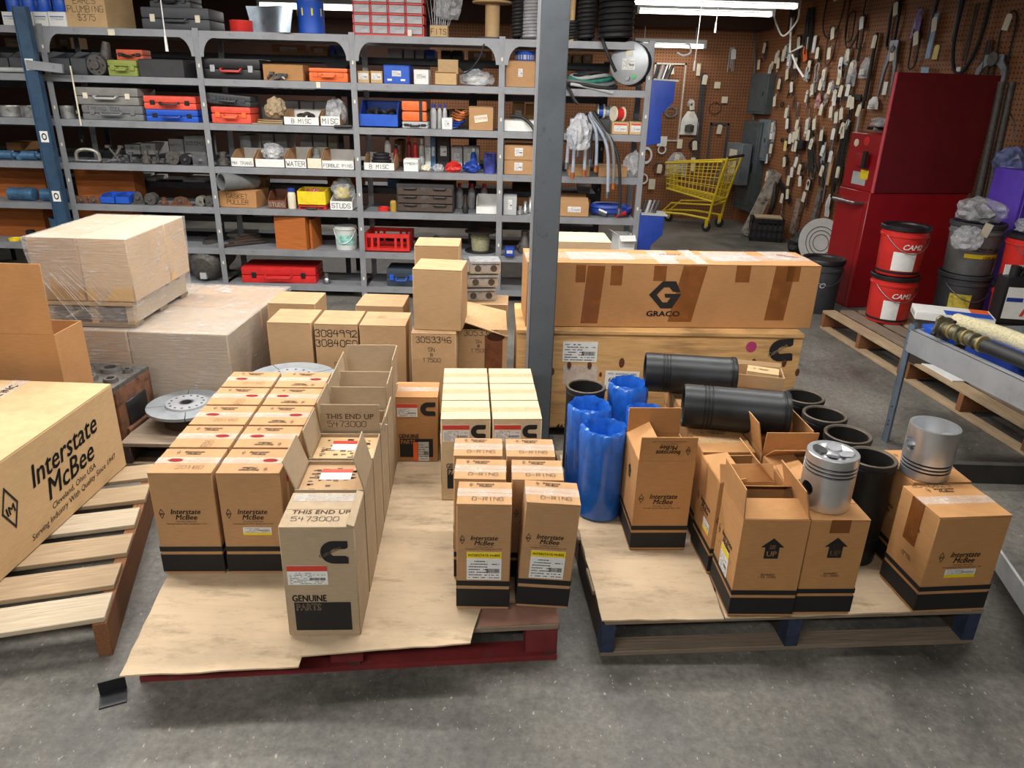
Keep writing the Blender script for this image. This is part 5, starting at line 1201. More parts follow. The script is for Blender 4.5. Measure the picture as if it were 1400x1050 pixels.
def coil(label, g, r, m, turns, wr, seg=7, core=None):
    t = thing('hose_coil', label, 'hose coil', (g[0], g[1]+r, g[2])); P = []
    for k in range(turns*16+1): a_ = 2*math.pi*k/16; P.append((r*math.cos(a_), r*math.sin(a_), wr+wr*2.02*k/16))
    MB().tube(P, wr, seg).build('coil', m, t)
    if core: MB().cyl((0, 0, 0), (0, 0, core[1]), r*.6, 16).build('core', core[0], t)
    return t
coil('narrow black spiral tube coil beside the cardboard spool', on(0, 700, 714, 0), .032, RUB, 12, .012)
coil('clear spiral tubing coil beside the black spiral tube', on(0, 716, 733, 0), .058, GLASS, 14, .011)
coil('black cord coil on a brown tube behind the column', on(0, 775, 788, 40), .032, RUB, 6, .01, core=(K_LIGHT, .3))
coil('medium black hose coil on top of the shelving', on(0, 791, 812, 18), .056, RUB, 9, .014)
g = on(0, 822, 864, 0); coil('large black ribbed hose coil at the end of the shelving top', g, .115, RUB, 11, .02)
hose('loose_hose', 'black hose end drooping from the large coil down to the disc', cr([(g[0]-.1, g[1]+.0, g[2]+.03), (g[0]-.11, SY-.05, g[2]+.0), (g[0]-.05, SY-.06, g[2]-.12), (g[0]-.0, SY-.04, g[2]-.2)]), .013, RUB)
# ---------------------------------------------------------------- second level
for i, (x0, x1) in enumerate(((-30, 14), (16, 50), (64, 98), (100, 120))):
    s_bin('dark grey sloping bin, '+['end of the grey bin row', 'second of the grey bin row', 'third of the grey bin row', 'beside the starter motor'][i], on(1, x0, x1, 70), .3, DGREY, fronth=.7)
hose('grey_pipe', 'light grey pipe lying along the shelf lip before the bins', [PY(-10, 95, SY+.02), PY(38, 96, SY+.02)], .018, LGREY, 'pipe', 10)
s_metal('grey starter motor standing on the second shelf', on(1, 122, 146, 52), .2, CAST, 'motor')
g = on(1, 149, 189, 82); s_case('worn green metal box on the second shelf', g, .22, GRN, GRN, GRN, 0, .6); s_case('orange-red metal box stacked on the green box', (g[0]+.02, g[1]+.1, g[2]+g[4]+.001, .2, .075), .14, mat('orange_red', (206, 90, 58), .6, var=.15))
g = on(1, 191, 253, 81); t = carton('black_box', 'long worn black wooden box on the second shelf', g[3], .2, g[4], g[:3], R(-2), mat('worn_black', (58, 58, 60), .7, kind='worn', scale=30, rgb2=(90, 88, 84)), tape=None, cat='box')
t = s_case('black hard case with red handle and chrome latches', on(1, 279, 357, 80), .3, BLK, REDP, ALU, 0, .5)
g = on(1, 361, 415, 88); s_carton('scuffed brown carton with a small tool before it', g, .25, K_ORANGE, R(2), tape=None); t = s_metal('small grey hand tool lying before the scuffed carton', (g[0]-.04, g[1]-.05+.02, g[2], .16, .05), .03, CAST, 'rods', 3)
s_case('orange hard case with ribbed lid on the second shelf', on(1, 423, 476, 93), .2, ORG, ORG, ORG, 0, .7)
for i, (x0, x1) in enumerate(((489, 505), (507, 523))): s_carton(['small lettered parts box next to the post', 'small lettered parts box next to the blue carton'][i], on(1, x0, x1, 97), .12, K_LIGHT, lab=(.8, .5, None), name='parts_box', cat='box')
g = on(1, 525, 560, 89); t = s_carton('bright blue carton with white marks on the second shelf', g, .2, BLU, lab=(.35, .3), tape=None)
for k in range(3): MB().rect(0, .035, 0, .014).build('printed_mark', WHITE, t, (-.07+.05*k, -.0016, .02+.05*(k % 2)), (R(90), 0, 0))
s_carton('white and blue upright parts box beside the blue carton', on(1, 566, 586, 95), .14, WHITE, lab=(.7, .35), name='parts_box', cat='box', tape=None)
g = on(1, 595, 624, 100); s_carton('open brown carton with tall flap on the second shelf', g, .2, K_LIGHT, flaps={'B': (0, .1), 'F': (60, .02)}, tape=None)
g = on(1, 634, 667, 100); crumple('plastic_bag', 'clear bag of white parts beside the open flapped carton', (g[0], g[1]+.1, g[2]), .09, CLEAR, .7, 31, inner=WHITE, sx=1.4)
hose('black_cable', 'thin black cable drooping from the shelf top to the bag', cr([PY(662, 60, SY), PY(655, 80, SY), PY(640, 98, SY+.02), PY(628, 100, SY+.05)]), .006, RUB, 'cable')
g = on(1, 691, 731, 83); s_carton('taped brown carton next to the column on the second shelf', g, .3, K_BROWN, tape=TAPE, lab=(.15, .3)); s_can('wide blue tin on the taped carton by the column', (g[0]+.03, g[1]+.05, g[2]+g[4]+.001, .15, .07), BLU, name='tin', lab=LGREY)
for i in range(5):
    rnd = random.Random(60+i); y0 = SY+.08+.05*i; x0_ = XatYZ(772, y0, 1.66); pts = []
    for k in range(15): a_ = math.pi*2*k/14; pts.append((x0_+.2+.19*math.cos(a_)*(1-.06*i), y0+.09*math.sin(a_), 1.68+.022*i+.015*math.sin(a_*2+i)))
    hose('looped_hose', ['black looped hose at the bottom of the pile', 'grey looped hose on the pile', 'black and green looped hose in the pile', 'pale grey looped hose in the pile', 'black looped hose on top of the pile'][i], pts, .014, [RUB, MGREY, mat('green_hose', (40, 130, 110), .5, var=.2), LGREY, RUB][i])
hose('hanging_hose', 'pale hose with brass end drooping off the second shelf by the column', cr([PY(774, 118, SY+.02), PY(779, 124, SY-.03), PY(785, 136, SY-.04), PY(790, 142, SY-.04)]), .012, RUB)
hose('red_end_hose', 'grey hose with red cap lying along the second shelf', cr([PY(780, 115, SY+.0), PY(800, 118, SY), PY(825, 124, SY), PY(838, 127, SY)]), .012, LGREY)
g = on(1, 832, 886, 74, -.03); r = .155; t = thing('air_spring', 'round black air spring with steel end plate leaning on the end post', 'air spring', (g[0], g[1]+.06, g[2]+r+.03), R(-28)); mm = Matrix.Rotation(R(90), 4, 'X')
MB().lathe([(r*.98, -.0), (r*1.0, -.03), (r*1.03, -.08), (r*.95, -.13), (r*.8, -.2)], 36, mm).build('bellows', RUB, t); MB().lathe([(0, .012), (r*.9, .012), (r*.96, .006), (r*.97, -.004)], 36, mm).build('end_plate', STEELP, t)
stick(t, art_label(.1, .075, None, 71), 'F', 0, 0, 0, 0, -.005, 0, .0135); MB().rect(-.024, .024, 0, .06).build('yellow_tag', CREAM, t, (0, -.0135, .05), (R(90), 0, 0)); MB().cyl((.0, -.012, -.1), (0, -.03, -.1), .02, 8).build('stud', STEEL, t); MB().cyl((.05, -.012, -.09), (.05, -.02, -.09), .016, 12).build('green_port', mat('green_cap', (70, 180, 110), .4), t)
# ---------------------------------------------------------------- third level
for i, (x0, x1) in enumerate(((-12, 22), (24, 50), (80, 98))): s_can('crinkled galvanized cup on the third shelf, '+['end of the row', 'between the cup and the blue post', 'beside the timing tool case'][i], on(2, x0, x1, 145), mat('galvanized', (178, 180, 178), .4, .7, var=.3, scale=25), name='metal_cup', cat='cup')
g = on(2, 108, 194, 120); gl = on(2, 114, 197, 144); s_case('grey hard case marked TIMING TOOL on the third shelf', gl, .32, MGREY, MGREY, MGREY, 0, .45, text='TIMING TOOL')
g2 = (g[0], g[1], gl[2]+gl[4]+.001, g[3], g[4]-gl[4]); s_case('grey hard case with pale latches stacked on the timing tool case', g2, .3, mat('warm_grey', (128, 126, 122), .5), LGREY, CREAM)
gl = on(2, 201, 272, 150); s_case('bright blue hard case with black latches on the third shelf', gl, .3, BLU, BLUD, BLK); s_case('red hard case with dark handle stacked on the blue case', (gl[0]-.005, gl[1], gl[2]+gl[4]+.001, gl[3], .095), .28, mat('coral_red', (226, 84, 62), .5), BLK, BLK)
gl = on(2, 290, 344, 146); s_case('orange tool box on the third shelf under a ribbed dark case', gl, .2, mat('coral_red', (226, 84, 62), .5), ORG, ORG, 0, .6)
t = s_case('dark ribbed case tilted on the orange tool box', (gl[0]-.01, gl[1], gl[2]+gl[4]+.012, gl[3]*1.1, .075), .22, DGREY, DGREY); t.rotation_euler = (0, R(4), 0)
for k in range(10): MB().box(-.008, .008, -.004, 0, .01, .06).build('rib', DGREY, t, (-.13+k*.027, 0, 0))
for i in range(3): o = sheet('flat_cardboard', ['flattened cardboard piece at the bottom beside the orange box', 'torn cardboard piece lying beside the orange box', 'curled cardboard piece on top beside the orange box'][i], [Vector((XatYZ(345+8*i, SY+.03, 1.35), SY+.03)), Vector((XatYZ(386, SY+.03, 1.35), SY+.04)), Vector((XatYZ(384-6*i, SY+.25, 1.35), SY+.25)), Vector((XatYZ(348, SY+.25, 1.35), SY+.22))], 1.346+.012*i, [K_TAN, K_LIGHT, K_DULL][i], .006, .01, seed=50+i)
g = on(2, 362, 384, 140); crumple('crumpled_paper', 'crumpled brown packing paper beside the lettered bin', (g[0], g[1]+.1, 1.39), .075, K_TAN, 1.1, 33, 'paper')
s_bin('white cardboard bin lettered B MISC on the third shelf', on(2, 389, 436, 151), .28, WHITE, K_BROWN, 'B MISC', fronth=.55, fill=(5, CAST)); g = on(2, 439, 465, 150); s_bin('white cardboard bin lettered MISC with a clear bag', g, .28, WHITE, K_BROWN, 'MISC', fronth=.6); crumple('plastic_bag', 'clear bag standing in the bin lettered MISC', (g[0]+.02, g[1]+.12, g[2]+.02), .08, CLEAR, 1.2, 35)
hose('black_handle_tool', 'black handled tool lying on the lip of the third shelf', [PY(457, 173, SY-.01), PY(481, 173, SY-.01)], .012, BLK, 'hand tool')
g = on(2, 492, 544, 138); s_bin('large blue plastic bin full of black parts', g, .3, BLU, BLUD, fronth=.5, th=.01, fill=(14, RUB))
g = on(2, 550, 585, 161); s_case('grey flat tray case under the orange light bars', (g[0], g[1], g[2], g[3], .05), .2, LGREY); 
for i in range(2): t = thing('orange_light', ['orange signal light lying above the grey tray', 'orange signal light on top beside the blue bin'][i], 'signal light', (g[0]-.005, g[1], g[2]+.052+i*.075)); MB().box(-g[3]*.48, g[3]*.48, 0, .08, 0, .07).build('lens', ORG, t, bevel=.018); MB().box(g[3]*.2, g[3]*.32, -.004, .084, .002, .072).build('strap', RUB, t)
for i, (x0, x1) in enumerate(((588, 597), (598, 604), (605, 611))): s_can('clear bottle with blue cap behind the small white box, '+['next to the orange lights', 'middle one', 'next to the copper coil'][i], on(2, x0, x1, 142, .12), LGREY, BLUD, name='bottle', cat='bottle', group='blue capped bottles')
s_carton('small white parts box in front of the blue capped bottles', on(2, 604, 618, 161), .08, WHITE, lab=(.5, .6), name='parts_box', cat='box', tape=None)
g = on(2, 612, 640, 148, .15); t = thing('copper_coil', 'coppery wire coil pile beside the tagged carton', 'wire coil', g[:3]); 
for k in range(7): MB().tube([((.05+.008*(k % 3))*math.cos(2*math.pi*j/14)+.012*(k-3), .05*math.sin(2*math.pi*j/14), .02+.018*k+.01*math.sin(j)) for j in range(14)], .008, 5, True).build('wire_loop', GOLDW if k > 2 else BLUD, t)
g = on(2, 641, 674, 146); t = s_carton('brown carton with white tag on the third shelf', g, .25, K_BROWN, tape=None); o = MB().box(-.05, .05, -.002, 0, -.025, .025).build('paper_tag', CREAM, t, (-.0, -.002, g[4]*.5), (0, R(-8), 0)); place('handwriting', art_hand('STARTER', .014, .1, REDINK), o, (0, -.003, -.006), (R(90), 0, 0))
g = on(2, 689, 733, 165); s_carton('white flat box by the column on the third shelf', g, .25, WHITE, tape=None, name='flat_box', cat='box'); hose('air_tool', 'black and silver air tool on the white flat box', cr([(g[0]-.08, g[1]+.02, g[2]+g[4]+.03), (g[0]+.02, g[1]-.01, g[2]+g[4]+.02), (g[0]+.1, g[1]-.05, g[2]+.03), (g[0]+.12, g[1]-.06, g[2]-.06)]), .013, BLK, 'air tool')
for i, (x0, x1) in enumerate(((836, 859), (860, 877))): s_carton(['brown parts carton with white label beside the wire spools', 'brown parts carton with white label against the end post'][i], on(2, x0, x1, 167), .2, K_LIGHT, lab=(.75, .65, REDLAB))
def spool(label, x, y, z, r, w_, m, rz=0):
    t = thing('wire_spool', label, 'wire spool', (x, y, z+r), rz); mm = Matrix.Rotation(R(90), 4, 'Y')
    for s_ in (-1, 1): MB().lathe([(0, s_*w_/2-.004), (r, s_*w_/2-.004), (r, s_*w_/2+.004), (0, s_*w_/2+.004)], 24, mm).build('flange', CREAM, t)
    MB().lathe([(r*.75, -w_/2+.004), (r*.78, 0), (r*.75, w_/2-.004)], 20, mm).build('wound_wire', m, t)
for k, (x0, lb, m) in enumerate(((822, 'blue wire spool on the inner shelf', BLU), (828, 'pale blue wire spool on the inner shelf', ROPE), (840, 'red wire spool on the parts cartons', REDP))):
    X_ = XatYZ(x0, SY+.2, 1.5); spool(lb, X_+.01*k, SY+.22-.09*(k == 2), (1.345 if k < 2 else on(2, 836, 859, 167)[2]+on(2, 836, 859, 167)[4]+.001) if k == 2 else 1.4455, .055, .05 if k < 2 else .075, m, R(25) if k == 2 else 0)
MB().box(-.1, .08, 0, .18, 0, .1).build('wire_shelf_box', DGREY, None, (XatYZ(826, SY+.12, 1.35), SY+.14, 1.345)); tag(bpy.data.objects['wire_shelf_box'], 'dark box under the blue wire spools', 'box')
# hanging hoses by the column
for i in range(9):
    px = 775+i*8; yy = SY-.05-.01*(i % 3); top = PY(790+i*3, 158+2*(i % 2), yy+.05); low = PY(px+(8 if i > 5 else 0), [222, 236, 205, 232, 218, 226, 262, 250, 285][i], yy-.02)
    mid = (top+low)/2+Vector(((low.x-top.x)*.3, -.02, .06)); t = hose('hydraulic_hose', 'bagged hydraulic hose with fittings hanging by the column, %s of the bundle' % (['first', 'second', 'third', 'fourth', 'fifth', 'sixth', 'seventh', 'eighth', 'last'][i]), cr([top+Vector((.02, .06, 0)), top, mid, low]), .013, [ROPE, ROPE, LGREY, ROPE, RUB, ROPE, ROPE, MGREY, RUB][i])
    P0 = top+Vector((.02, .06, 0)); MB().cyl(low-P0, low-P0+Vector((0, 0, -.05)), .016, 8).build('brass_fitting', GOLDW if i % 2 else STEEL, t)
g = PY(790, 185, SY-.06); crumple('plastic_bag', 'clear plastic sleeve around the hanging hydraulic hoses', (g.x, SY-.13, g.z-.1), .09, CLEAR, 1.5, 44)
# ---------------------------------------------------------------- fourth level
for i in range(2): t = thing('cylinder_assembly', ['pale blue hydraulic clamp on the fourth shelf, end piece', 'pale blue hydraulic clamp beside the blue post'][i], 'hydraulic part', (XatYZ(8+32*i, SY+.05, 1.03), SY+.06, 1.0245)); MB().lathe([(.02, 0), (.035, .01), (.035, .12), (.022, .125), (.022, .16)], 14, Matrix.Translation((-.08, .03, .036)) @ Matrix.Rotation(R(90), 4, 'Y')).build('barrel', TEAL, t); MB().box(-.11, -.07, 0, .06, 0, .05).build('foot', TEAL, t, bevel=.006)
s_metal('pale steel shackle standing on the fourth shelf', on(3, 104, 139, 204), .02, mat('bare_steel', (170, 166, 154), .4, .7, var=.2), 'ringstand')
for i, (x0, x1, yt, k, m) in enumerate(((142, 165, 200, 'rods', CAST), (166, 188, 208, 'rods', STEEL), (190, 206, 205, 'part', CAST), (208, 226, 207, 'rods', CAST), (228, 246, 206, 'pulley', CAST), (247, 262, 210, 'pulley', BLK), (264, 284, 212, 'plate', STEEL), (293, 313, 208, 'part', CAST))):
    s_metal(['bundle of dark puller arms beside the steel shackle', 'bundle of bright puller rods on the fourth shelf', 'dark iron flanged part among the pullers', 'dark rods leaning beside the flanged part', 'dark iron pulley with steel hub on the fourth shelf', 'black pulley beside the bolted steel plate', 'square steel plate with large nut on the fourth shelf', 'dark iron part next to the tray marked MH TRANS'][i], on(3, x0, x1, yt), .08, m, k, 80+i)
s_bin('white cardboard tray marked MH TRANS on the fourth shelf', on(3, 317, 347, 206), .3, WHITE, K_BROWN, 'MH TRANS', fronth=.55)
g = on(3, 350, 389, 206); s_bin('plain white cardboard tray heaped with bagged parts', g, .3, WHITE, K_BROWN, None, fronth=.5, fill=(6, RUB)); crumple('plastic_bag', 'clear bag with red print on the heaped white tray', (g[0]-.0, g[1]+.1, g[2]+.06), .08, CLEAR, .8, 45, inner=WHITE)
s_bin('white cardboard tray marked WATER on the fourth shelf', on(3, 391, 419, 205), .3, WHITE, K_BROWN, 'WATER', fronth=.5)
g = on(3, 421, 440, 205); s_bin('cream cardboard tray with a grey bulky part', g, .28, CREAM, K_BROWN, None, fronth=.55); s_metal('grey bulky casting in the cream tray', (g[0], g[1]+.05, g[2]+.03, .1, .12), .08, MGREY, 'part', 3)
s_bin('wide white tray marked FORBLE PINS on the fourth shelf', on(3, 441, 484, 208), .28, WHITE, K_BROWN, 'FORBLE PINS', fronth=.5)
g = on(3, 498, 539, 212); s_bin('white tray marked B MISC holding black belts', g, .25, WHITE, K_BROWN, 'B MISC', fronth=.5)
t = thing('belt_coil', 'coiled black belts in the tray marked B MISC', 'belt', (g[0], g[1]+.12, g[2]+.01)); 
for k in range(4): MB().tube([(.08*math.cos(2*math.pi*j/18)*(1-.1*k), .07*math.sin(2*math.pi*j/18), .03+.025*k) for j in range(18)], .011, 6, True).build('belt_loop', RUB, t)
s_carton('white box marked 4998347 on the fourth shelf', on(3, 552, 572, 218), .15, WHITE, text='4998347', cat='box', name='parts_box', tape=None)
for i, (x0, x1, m, lb) in enumerate(((574, 588, CREAM, 'crumpled cream bag beside the white numbered box'), (590, 606, CLEAR, 'crumpled clear bag on the fourth shelf'), (608, 630, REDP, 'crumpled red cloth on the fourth shelf'), (632, 656, BLUD, 'dark blue shop rag on the fourth shelf'))):
    g = on(3, x0, x1, 225); crumple('rag', lb, (g[0], g[1]+.07, g[2]), g[3]*.48, m, .7, 90+i, 'rag' if i > 1 else 'bag')
g = on(3, 661, 678, 210); s_can('shiny blue and red wrapped roll standing by the post', g, mat('blue_red_foil', (90, 100, 190), .25, .5, var=.5, scale=9), name='foil_roll', cat='roll')
g = on(3, 689, 728, 219); s_carton('brown carton with white label, bottom of the pair by the column', g, .3, K_BROWN, lab=(.28, .55)); s_carton('brown carton with white label, top of the pair by the column', (g[0], g[1], g[2]+g[4]+.001, g[3], g[4]), .3, K_BROWN, lab=(.28, .55))
s_carton('brown carton behind the hanging hoses on the fourth shelf', on(3, 777, 806, 228), .25, K_BROWN); s_carton('long brown carton near the end post on the fourth shelf', on(3, 818, 857, 228), .25, K_BROWN); g = on(3, 860, 874, 215); crumple('plastic_bag', 'limp clear bag next to the end post', (g[0], g[1]+.08, g[2]), .08, CLEAR, 1.3, 47)
for i, (x0, x1, yt, m, cap, lb) in enumerate(((526, 535, 185, WHITE, DGREY, 'white bottle at the back of the fourth shelf'), (538, 545, 198, REDP, BLK, 'red bottle at the back of the fourth shelf'), (556, 563, 186, mat('maroon', (120, 20, 30), .5), REDP, 'maroon bottle at the back of the fourth shelf'), (565, 571, 188, REDP, ORG, 'red and orange tube at the back of the fourth shelf'), (573, 580, 190, LGREY, WHITE, 'white spray tube beside the white and blue box'), (643, 651, 203, BLU, WHITE, 'blue and white spray can at the back of the fourth shelf'))):
    s_can(lb, on(3, x0, x1, yt, .24), m, cap, name='bottle', cat='bottle')
for i, (x0, x1, yt, m, lb) in enumerate(((581, 589, 183, WHITE, 'tall white and blue box at the back of the fourth shelf'), (589, 596, 187, TEAL, 'tall blue box at the back of the fourth shelf'), (598, 615, 186, BLK, 'black boxed part with red print at the back'), (617, 632, 200, LGREY, 'pale grey box at the back of the fourth shelf'), (634, 655, 200, LGREY, 'wide pale grey box behind the spray can'))):
    s_carton(lb, on(3, x0, x1, yt, .3), .12, m, name='parts_box', cat='box', tape=None, lab=(.5, .3))
# ---------------------------------------------------------------- fifth level
for i in range(2):
    g = on(4, 5+45*i, 48+45*i, 266); t = thing('blue_cylinder', ['dark blue metal cylinder lying at the end of the fifth shelf', 'dark blue metal cylinder lying behind the blue post'][i], 'cylinder', (g[0], g[1]+.06, g[2]+.05)); MB().lathe([(.03, -.11), (.05, -.1), (.05, .02), (.053, .025), (.053, .1), (.03, .11)], 18, Matrix.Rotation(R(90), 4, 'Y')).build('barrel', TEAL, t)
for i in range(2): s_metal(['rectangular steel frame leaning at the shelf end', 'rectangular steel frame leaning beside the blue bins'][i], on(4, 106+17*i, 120+17*i, 268), .05, RUST, 'plate', i, R(10))
for i, (x0, x1) in enumerate(((138, 157), (159, 177))): s_bin(['small bright blue bin next to the leaning frames', 'small bright blue bin next to the pulley brackets'][i], on(4, x0, x1, 266), .18, BLU, fronth=.75, th=.006, fill=(5, CAST))
for i, (x0, x1, yt, k, m, lb) in enumerate(((180, 198, 262, 'bracket', CAST, 'black iron bracket beside the blue bin'), (199, 214, 264, 'pulley', CAST, 'dark grooved pulley on the fifth shelf'), (217, 229, 270, 'part', RUST, 'rusty twin lug casting on the fifth shelf'), (231, 263, 269, 'bracket', RUST, 'wide arched rusty bracket on the fifth shelf'), (270, 280, 268, 'pulley', mat('bare_steel', (170, 166, 154), .4, .7, var=.2), 'pale steel ring standing beside the post, first'), (281, 291, 268, 'pulley', CAST, 'dark ring standing against the post'))):
    s_metal(lb, on(4, x0, x1, yt), .06, m, k, 100+i)
g = on(4, 300, 352, 261); s_carton('orange-brown carton lettered GASKET PULLER with white paper', g, .28, K_ORANGE, R(-3), text='GASKET/PULLER', th=.09, tape=None)
pv = PY(302, 246, SY-.04); t = thing('plastic_pipe', 'grey plastic pipe piece propped on the gasket puller carton', 'pipe', (pv.x, pv.y, g[2]+g[4]+.078), 0); qm = Vector((0, 0, 1)).rotation_difference(Vector((.62, .78, -.04))).to_matrix().to_4x4(); MB().lathe([(.056, .3), (.056, 0), (.068, 0), (.068, .3)], 28, qm, close=False).build('pipe_wall', MGREY, t)
for i in range(2): s_carton(['small brown box at the bottom of the back pair', 'small brown box at the top of the back pair'][i], (XatYZ(350, SY+.3, .8), SY+.32, .71+.1*i+.12, .16, .09), .12, K_BROWN, lab=(.5, .4), cat='box', name='parts_box')
o = MB().box(-.1, .1, 0, .13, 0, .118).build('support_block', DGREY, None, (XatYZ(350, SY+.3, .8), SY+.32, .7095)); o.name = 'dark_box'; tag(o, 'dark box under the pair of small brown boxes', 'box')
s_bin('brown rusted tray marked STUDS on the fifth shelf', on(4, 367, 391, 263), .22, mat('brown_tray', (120, 72, 48), .6), None, 'STUDS', fronth=.5, tm=LGREY)
g = on(4, 393, 404, 258); s_can('cream jar with blue lid beside the yellow bin', g, CREAM, BLUD, name='jar', cat='jar', neck=.9)
g = on(4, 408, 446, 281); s_case('flat red plastic case under the yellow bin', g, .25, REDP); s_bin('yellow plastic bin on the flat red case', (g[0], g[1], g[2]+g[4]+.001, g[3], .12), .2, YELP, fronth=.9, th=.006, fill=(5, PINK))
g = on(4, 452, 482, 270); s_bin('white tray marked STUDS holding bagged parts', g, .25, WHITE, None, 'STUDS', fronth=.7); crumple('plastic_bag', 'clear bag with yellow parts in the white studs tray', (g[0], g[1]+.1, g[2]+.08), .09, CLEAR, 1.0, 52, inner=YELP)
s_can('small red can beside the drawer chest', on(4, 516, 531, 284), REDP, name='can'); s_can('small yellow bottle beside the drawer chest', on(4, 533, 542, 271), mat('mustard', (176, 140, 50), .5, var=.2), BLK, name='bottle', cat='bottle')
g = on(4, 543, 620, 252); t = thing('drawer_chest', 'dark worn chest with three wide drawers on the fifth shelf', 'drawer chest', g[:3]); w_, h_ = g[3], g[4]; CH = mat('chest_brown', (74, 60, 52), .6, kind='worn', scale=20, rgb2=(104, 84, 70))
MB().box(-w_/2, w_/2, .01, .3, 0, h_).build('carcass', mat('chest_dark', (48, 46, 48), .6), t)
for k in range(3):
    z_ = .01+k*(h_-.03)/3; dr = MB().box(-w_/2+.008, w_/2-.008, -.006, .012, z_, z_+(h_-.03)/3-.008).build('drawer', CH, t, bevel=.002)
    for s_ in (-1, 1): MB().tube([(s_*w_*.26-.05, -.006, z_+.05), (s_*w_*.26-.045, -.02, z_+.05), (s_*w_*.26+.045, -.02, z_+.05), (s_*w_*.26+.05, -.006, z_+.05)], .005, 6).build('pull', BLK, dr)
    MB().box(-.03, .03, -.0075, -.006, z_+.03, z_+.06).build('label_holder', CAST, dr)
s_metal('black tool standing beside the drawer chest', on(4, 631, 641, 266), .06, BLK, 'part'); s_bin('white cardboard tray with raised back by the post', on(4, 651, 679, 270), .22, WHITE, LGREY, None, fronth=.45)
for i in range(3): s_can('red funnel cap in a row behind the black tool, '+ORD[i], (XatYZ(628+17*i, SY+.32, .95), SY+.3, .7095, .06, .2), LGREY, REDP, name='oil_can', cat='oil can', group='red topped oil cans')
s_carton('white device box by the column on the fifth shelf', on(4, 688, 706, 268), .15, LGREY, lab=(.3, .5), cat='box', name='device_box', tape=None)
for i in range(3): s_metal(['bright metal fitting piled beside the white device box', 'bright elbow fitting piled near the column', 'bright pipe fitting behind the others'][i], (XatYZ(711+7*i, SY+.06, .72), SY+.05+.06*i, .7095, .06, .07+.03*i), .05, ALU, 'part', i)
g = on(4, 765, 804, 278); s_carton('brown carton with white label next to the blue hose coil', g, .25, K_BROWN, lab=(.45, .4), flaps={'F': (-70, .1), 'B': (30, .05)}, tape=None)
g = on(4, 812, 862, 285); t = thing('hose_coil', 'thick blue hose coil with steel ends on the fifth shelf', 'hose coil', (g[0], g[1]+.14, g[2])); P = [(.15*math.cos(2*math.pi*k/22), .13*math.sin(2*math.pi*k/22), .028+.05*k/40) for k in range(42)]; MB().tube(P, .026, 8).build('coil', BLUD, t); MB().cyl((-.1, -.1, .05), (-.04, -.13, .03), .03, 12).build('steel_end', STEEL, t); MB().cyl((.03, -.13, .03), (.1, -.1, .04), .028, 12).build('red_end', REDP, t)
# ---------------------------------------------------------------- sixth level
g = on(5, 8, 24, 333); s_can('shallow yellow ring lid on the sixth shelf', g, YELP, name='ring_lid', cat='lid'); s_metal('black and yellow caliper tool on the sixth shelf', on(5, 26, 50, 316), .08, BLK, 'part'); s_can('blue plastic drum behind the wrapped carton', on(5, 66, 98, 300), TEAL, name='drum', cat='drum')
for i in range(4): hose('wood_slat', 'dark wooden slat on the sixth shelf pile, '+['bottom', 'second', 'third', 'top'][i], [(XatYZ(306+6*i, SY+.03, .39), SY+.03+.03*i, .402+.022*i), (XatYZ(362-4*i, SY+.2, .39), SY+.25, .402+.022*i)], .012, WOODD, 'slat', 4)
g = on(5, 377, 421, 296); t = thing('wooden_box', 'tall orange wooden box on the sixth shelf', 'box', g[:3], R(-8)); MB().box(-g[3]/2, g[3]/2, 0, .02, 0, g[4]).build('front_board', ORGW, t); MB().box(-g[3]/2, g[3]/2, .23, .25, 0, g[4]).build('back_board', ORGW, t)
for s_ in (-1, 1): MB().box(s_*(g[3]/2-.01)-.01, s_*(g[3]/2-.01)+.01, .02, .23, 0, g[4]).build('side_board', ORGW, t)
MB().box(g[3]/2+.01, g[3]/2+.03, .05, .25, 0, g[4]*.9).build('loose_board', ORGW, t)
g = on(5, 454, 487, 308); t = pail('dirty white plastic pail on the sixth shelf', (g[0], g[1]+.1, g[2]), mat('dirty_white', (206, 210, 204), .5, kind='worn', scale=12, rgb2=(150, 146, 130)), WHITE, r=g[3]*.47, h=g[4], lid=False, lab=(110, .2, .6, mat('mint_label', (150, 200, 190), .5, var=.3, scale=30), -80))
g = on(5, 499, 560, 320); t = thing('plastic_crate', 'open red plastic crate with cut-out sides on the sixth shelf', 'crate', g[:3]); w_, h_, d_ = g[3], g[4], .3
MB().box(-w_/2, w_/2, 0, d_, 0, .008).build('bottom', REDP, t)
for y_ in (0, d_-.012):
    for z0, z1 in ((0, h_*.22), (h_*.78, h_)): MB().box(-w_/2, w_/2, y_, y_+.012, z0, z1).build('side_rail', REDP, t)
    for x_ in (-w_/2, -w_*.36, -w_*.22, w_*.22-.02, w_*.36-.02, w_/2-.02): MB().box(x_, x_+.02, y_, y_+.012, h_*.22, h_*.78).build('side_post', REDP, t)
for s_ in (-1, 1): MB().box(s_*(w_/2-.006)-.006, s_*(w_/2-.006)+.006, .012, d_-.012, 0, h_).build('end_wall', REDP, t)
g = on(5, 634, 677, 318); t = thing('cable_reel', 'dark cable reel with pale rope on the sixth shelf', 'reel', (g[0], g[1]+.14, g[2])); r = g[3]*.5
for z_ in (0, g[4]-.02): MB().cyl((0, 0, z_), (0, 0, z_+.012), r, 24).build('flange', BLK, t)
MB().lathe([(r*.55, .012), (r*.6, g[4]*.5), (r*.55, g[4]-.02)], 24).build('wound_rope', mat('dull_rope', (150, 146, 116), .8, var=.2, bump=.6, scale=70), t)
g = on(5, 690, 703, 338, -.02); s_carton('small glossy blue box at the column end of the sixth shelf', g, .06, BLUD, cat='box', name='blue_small_box', lab=(.6, .4, BLU), tape=None)
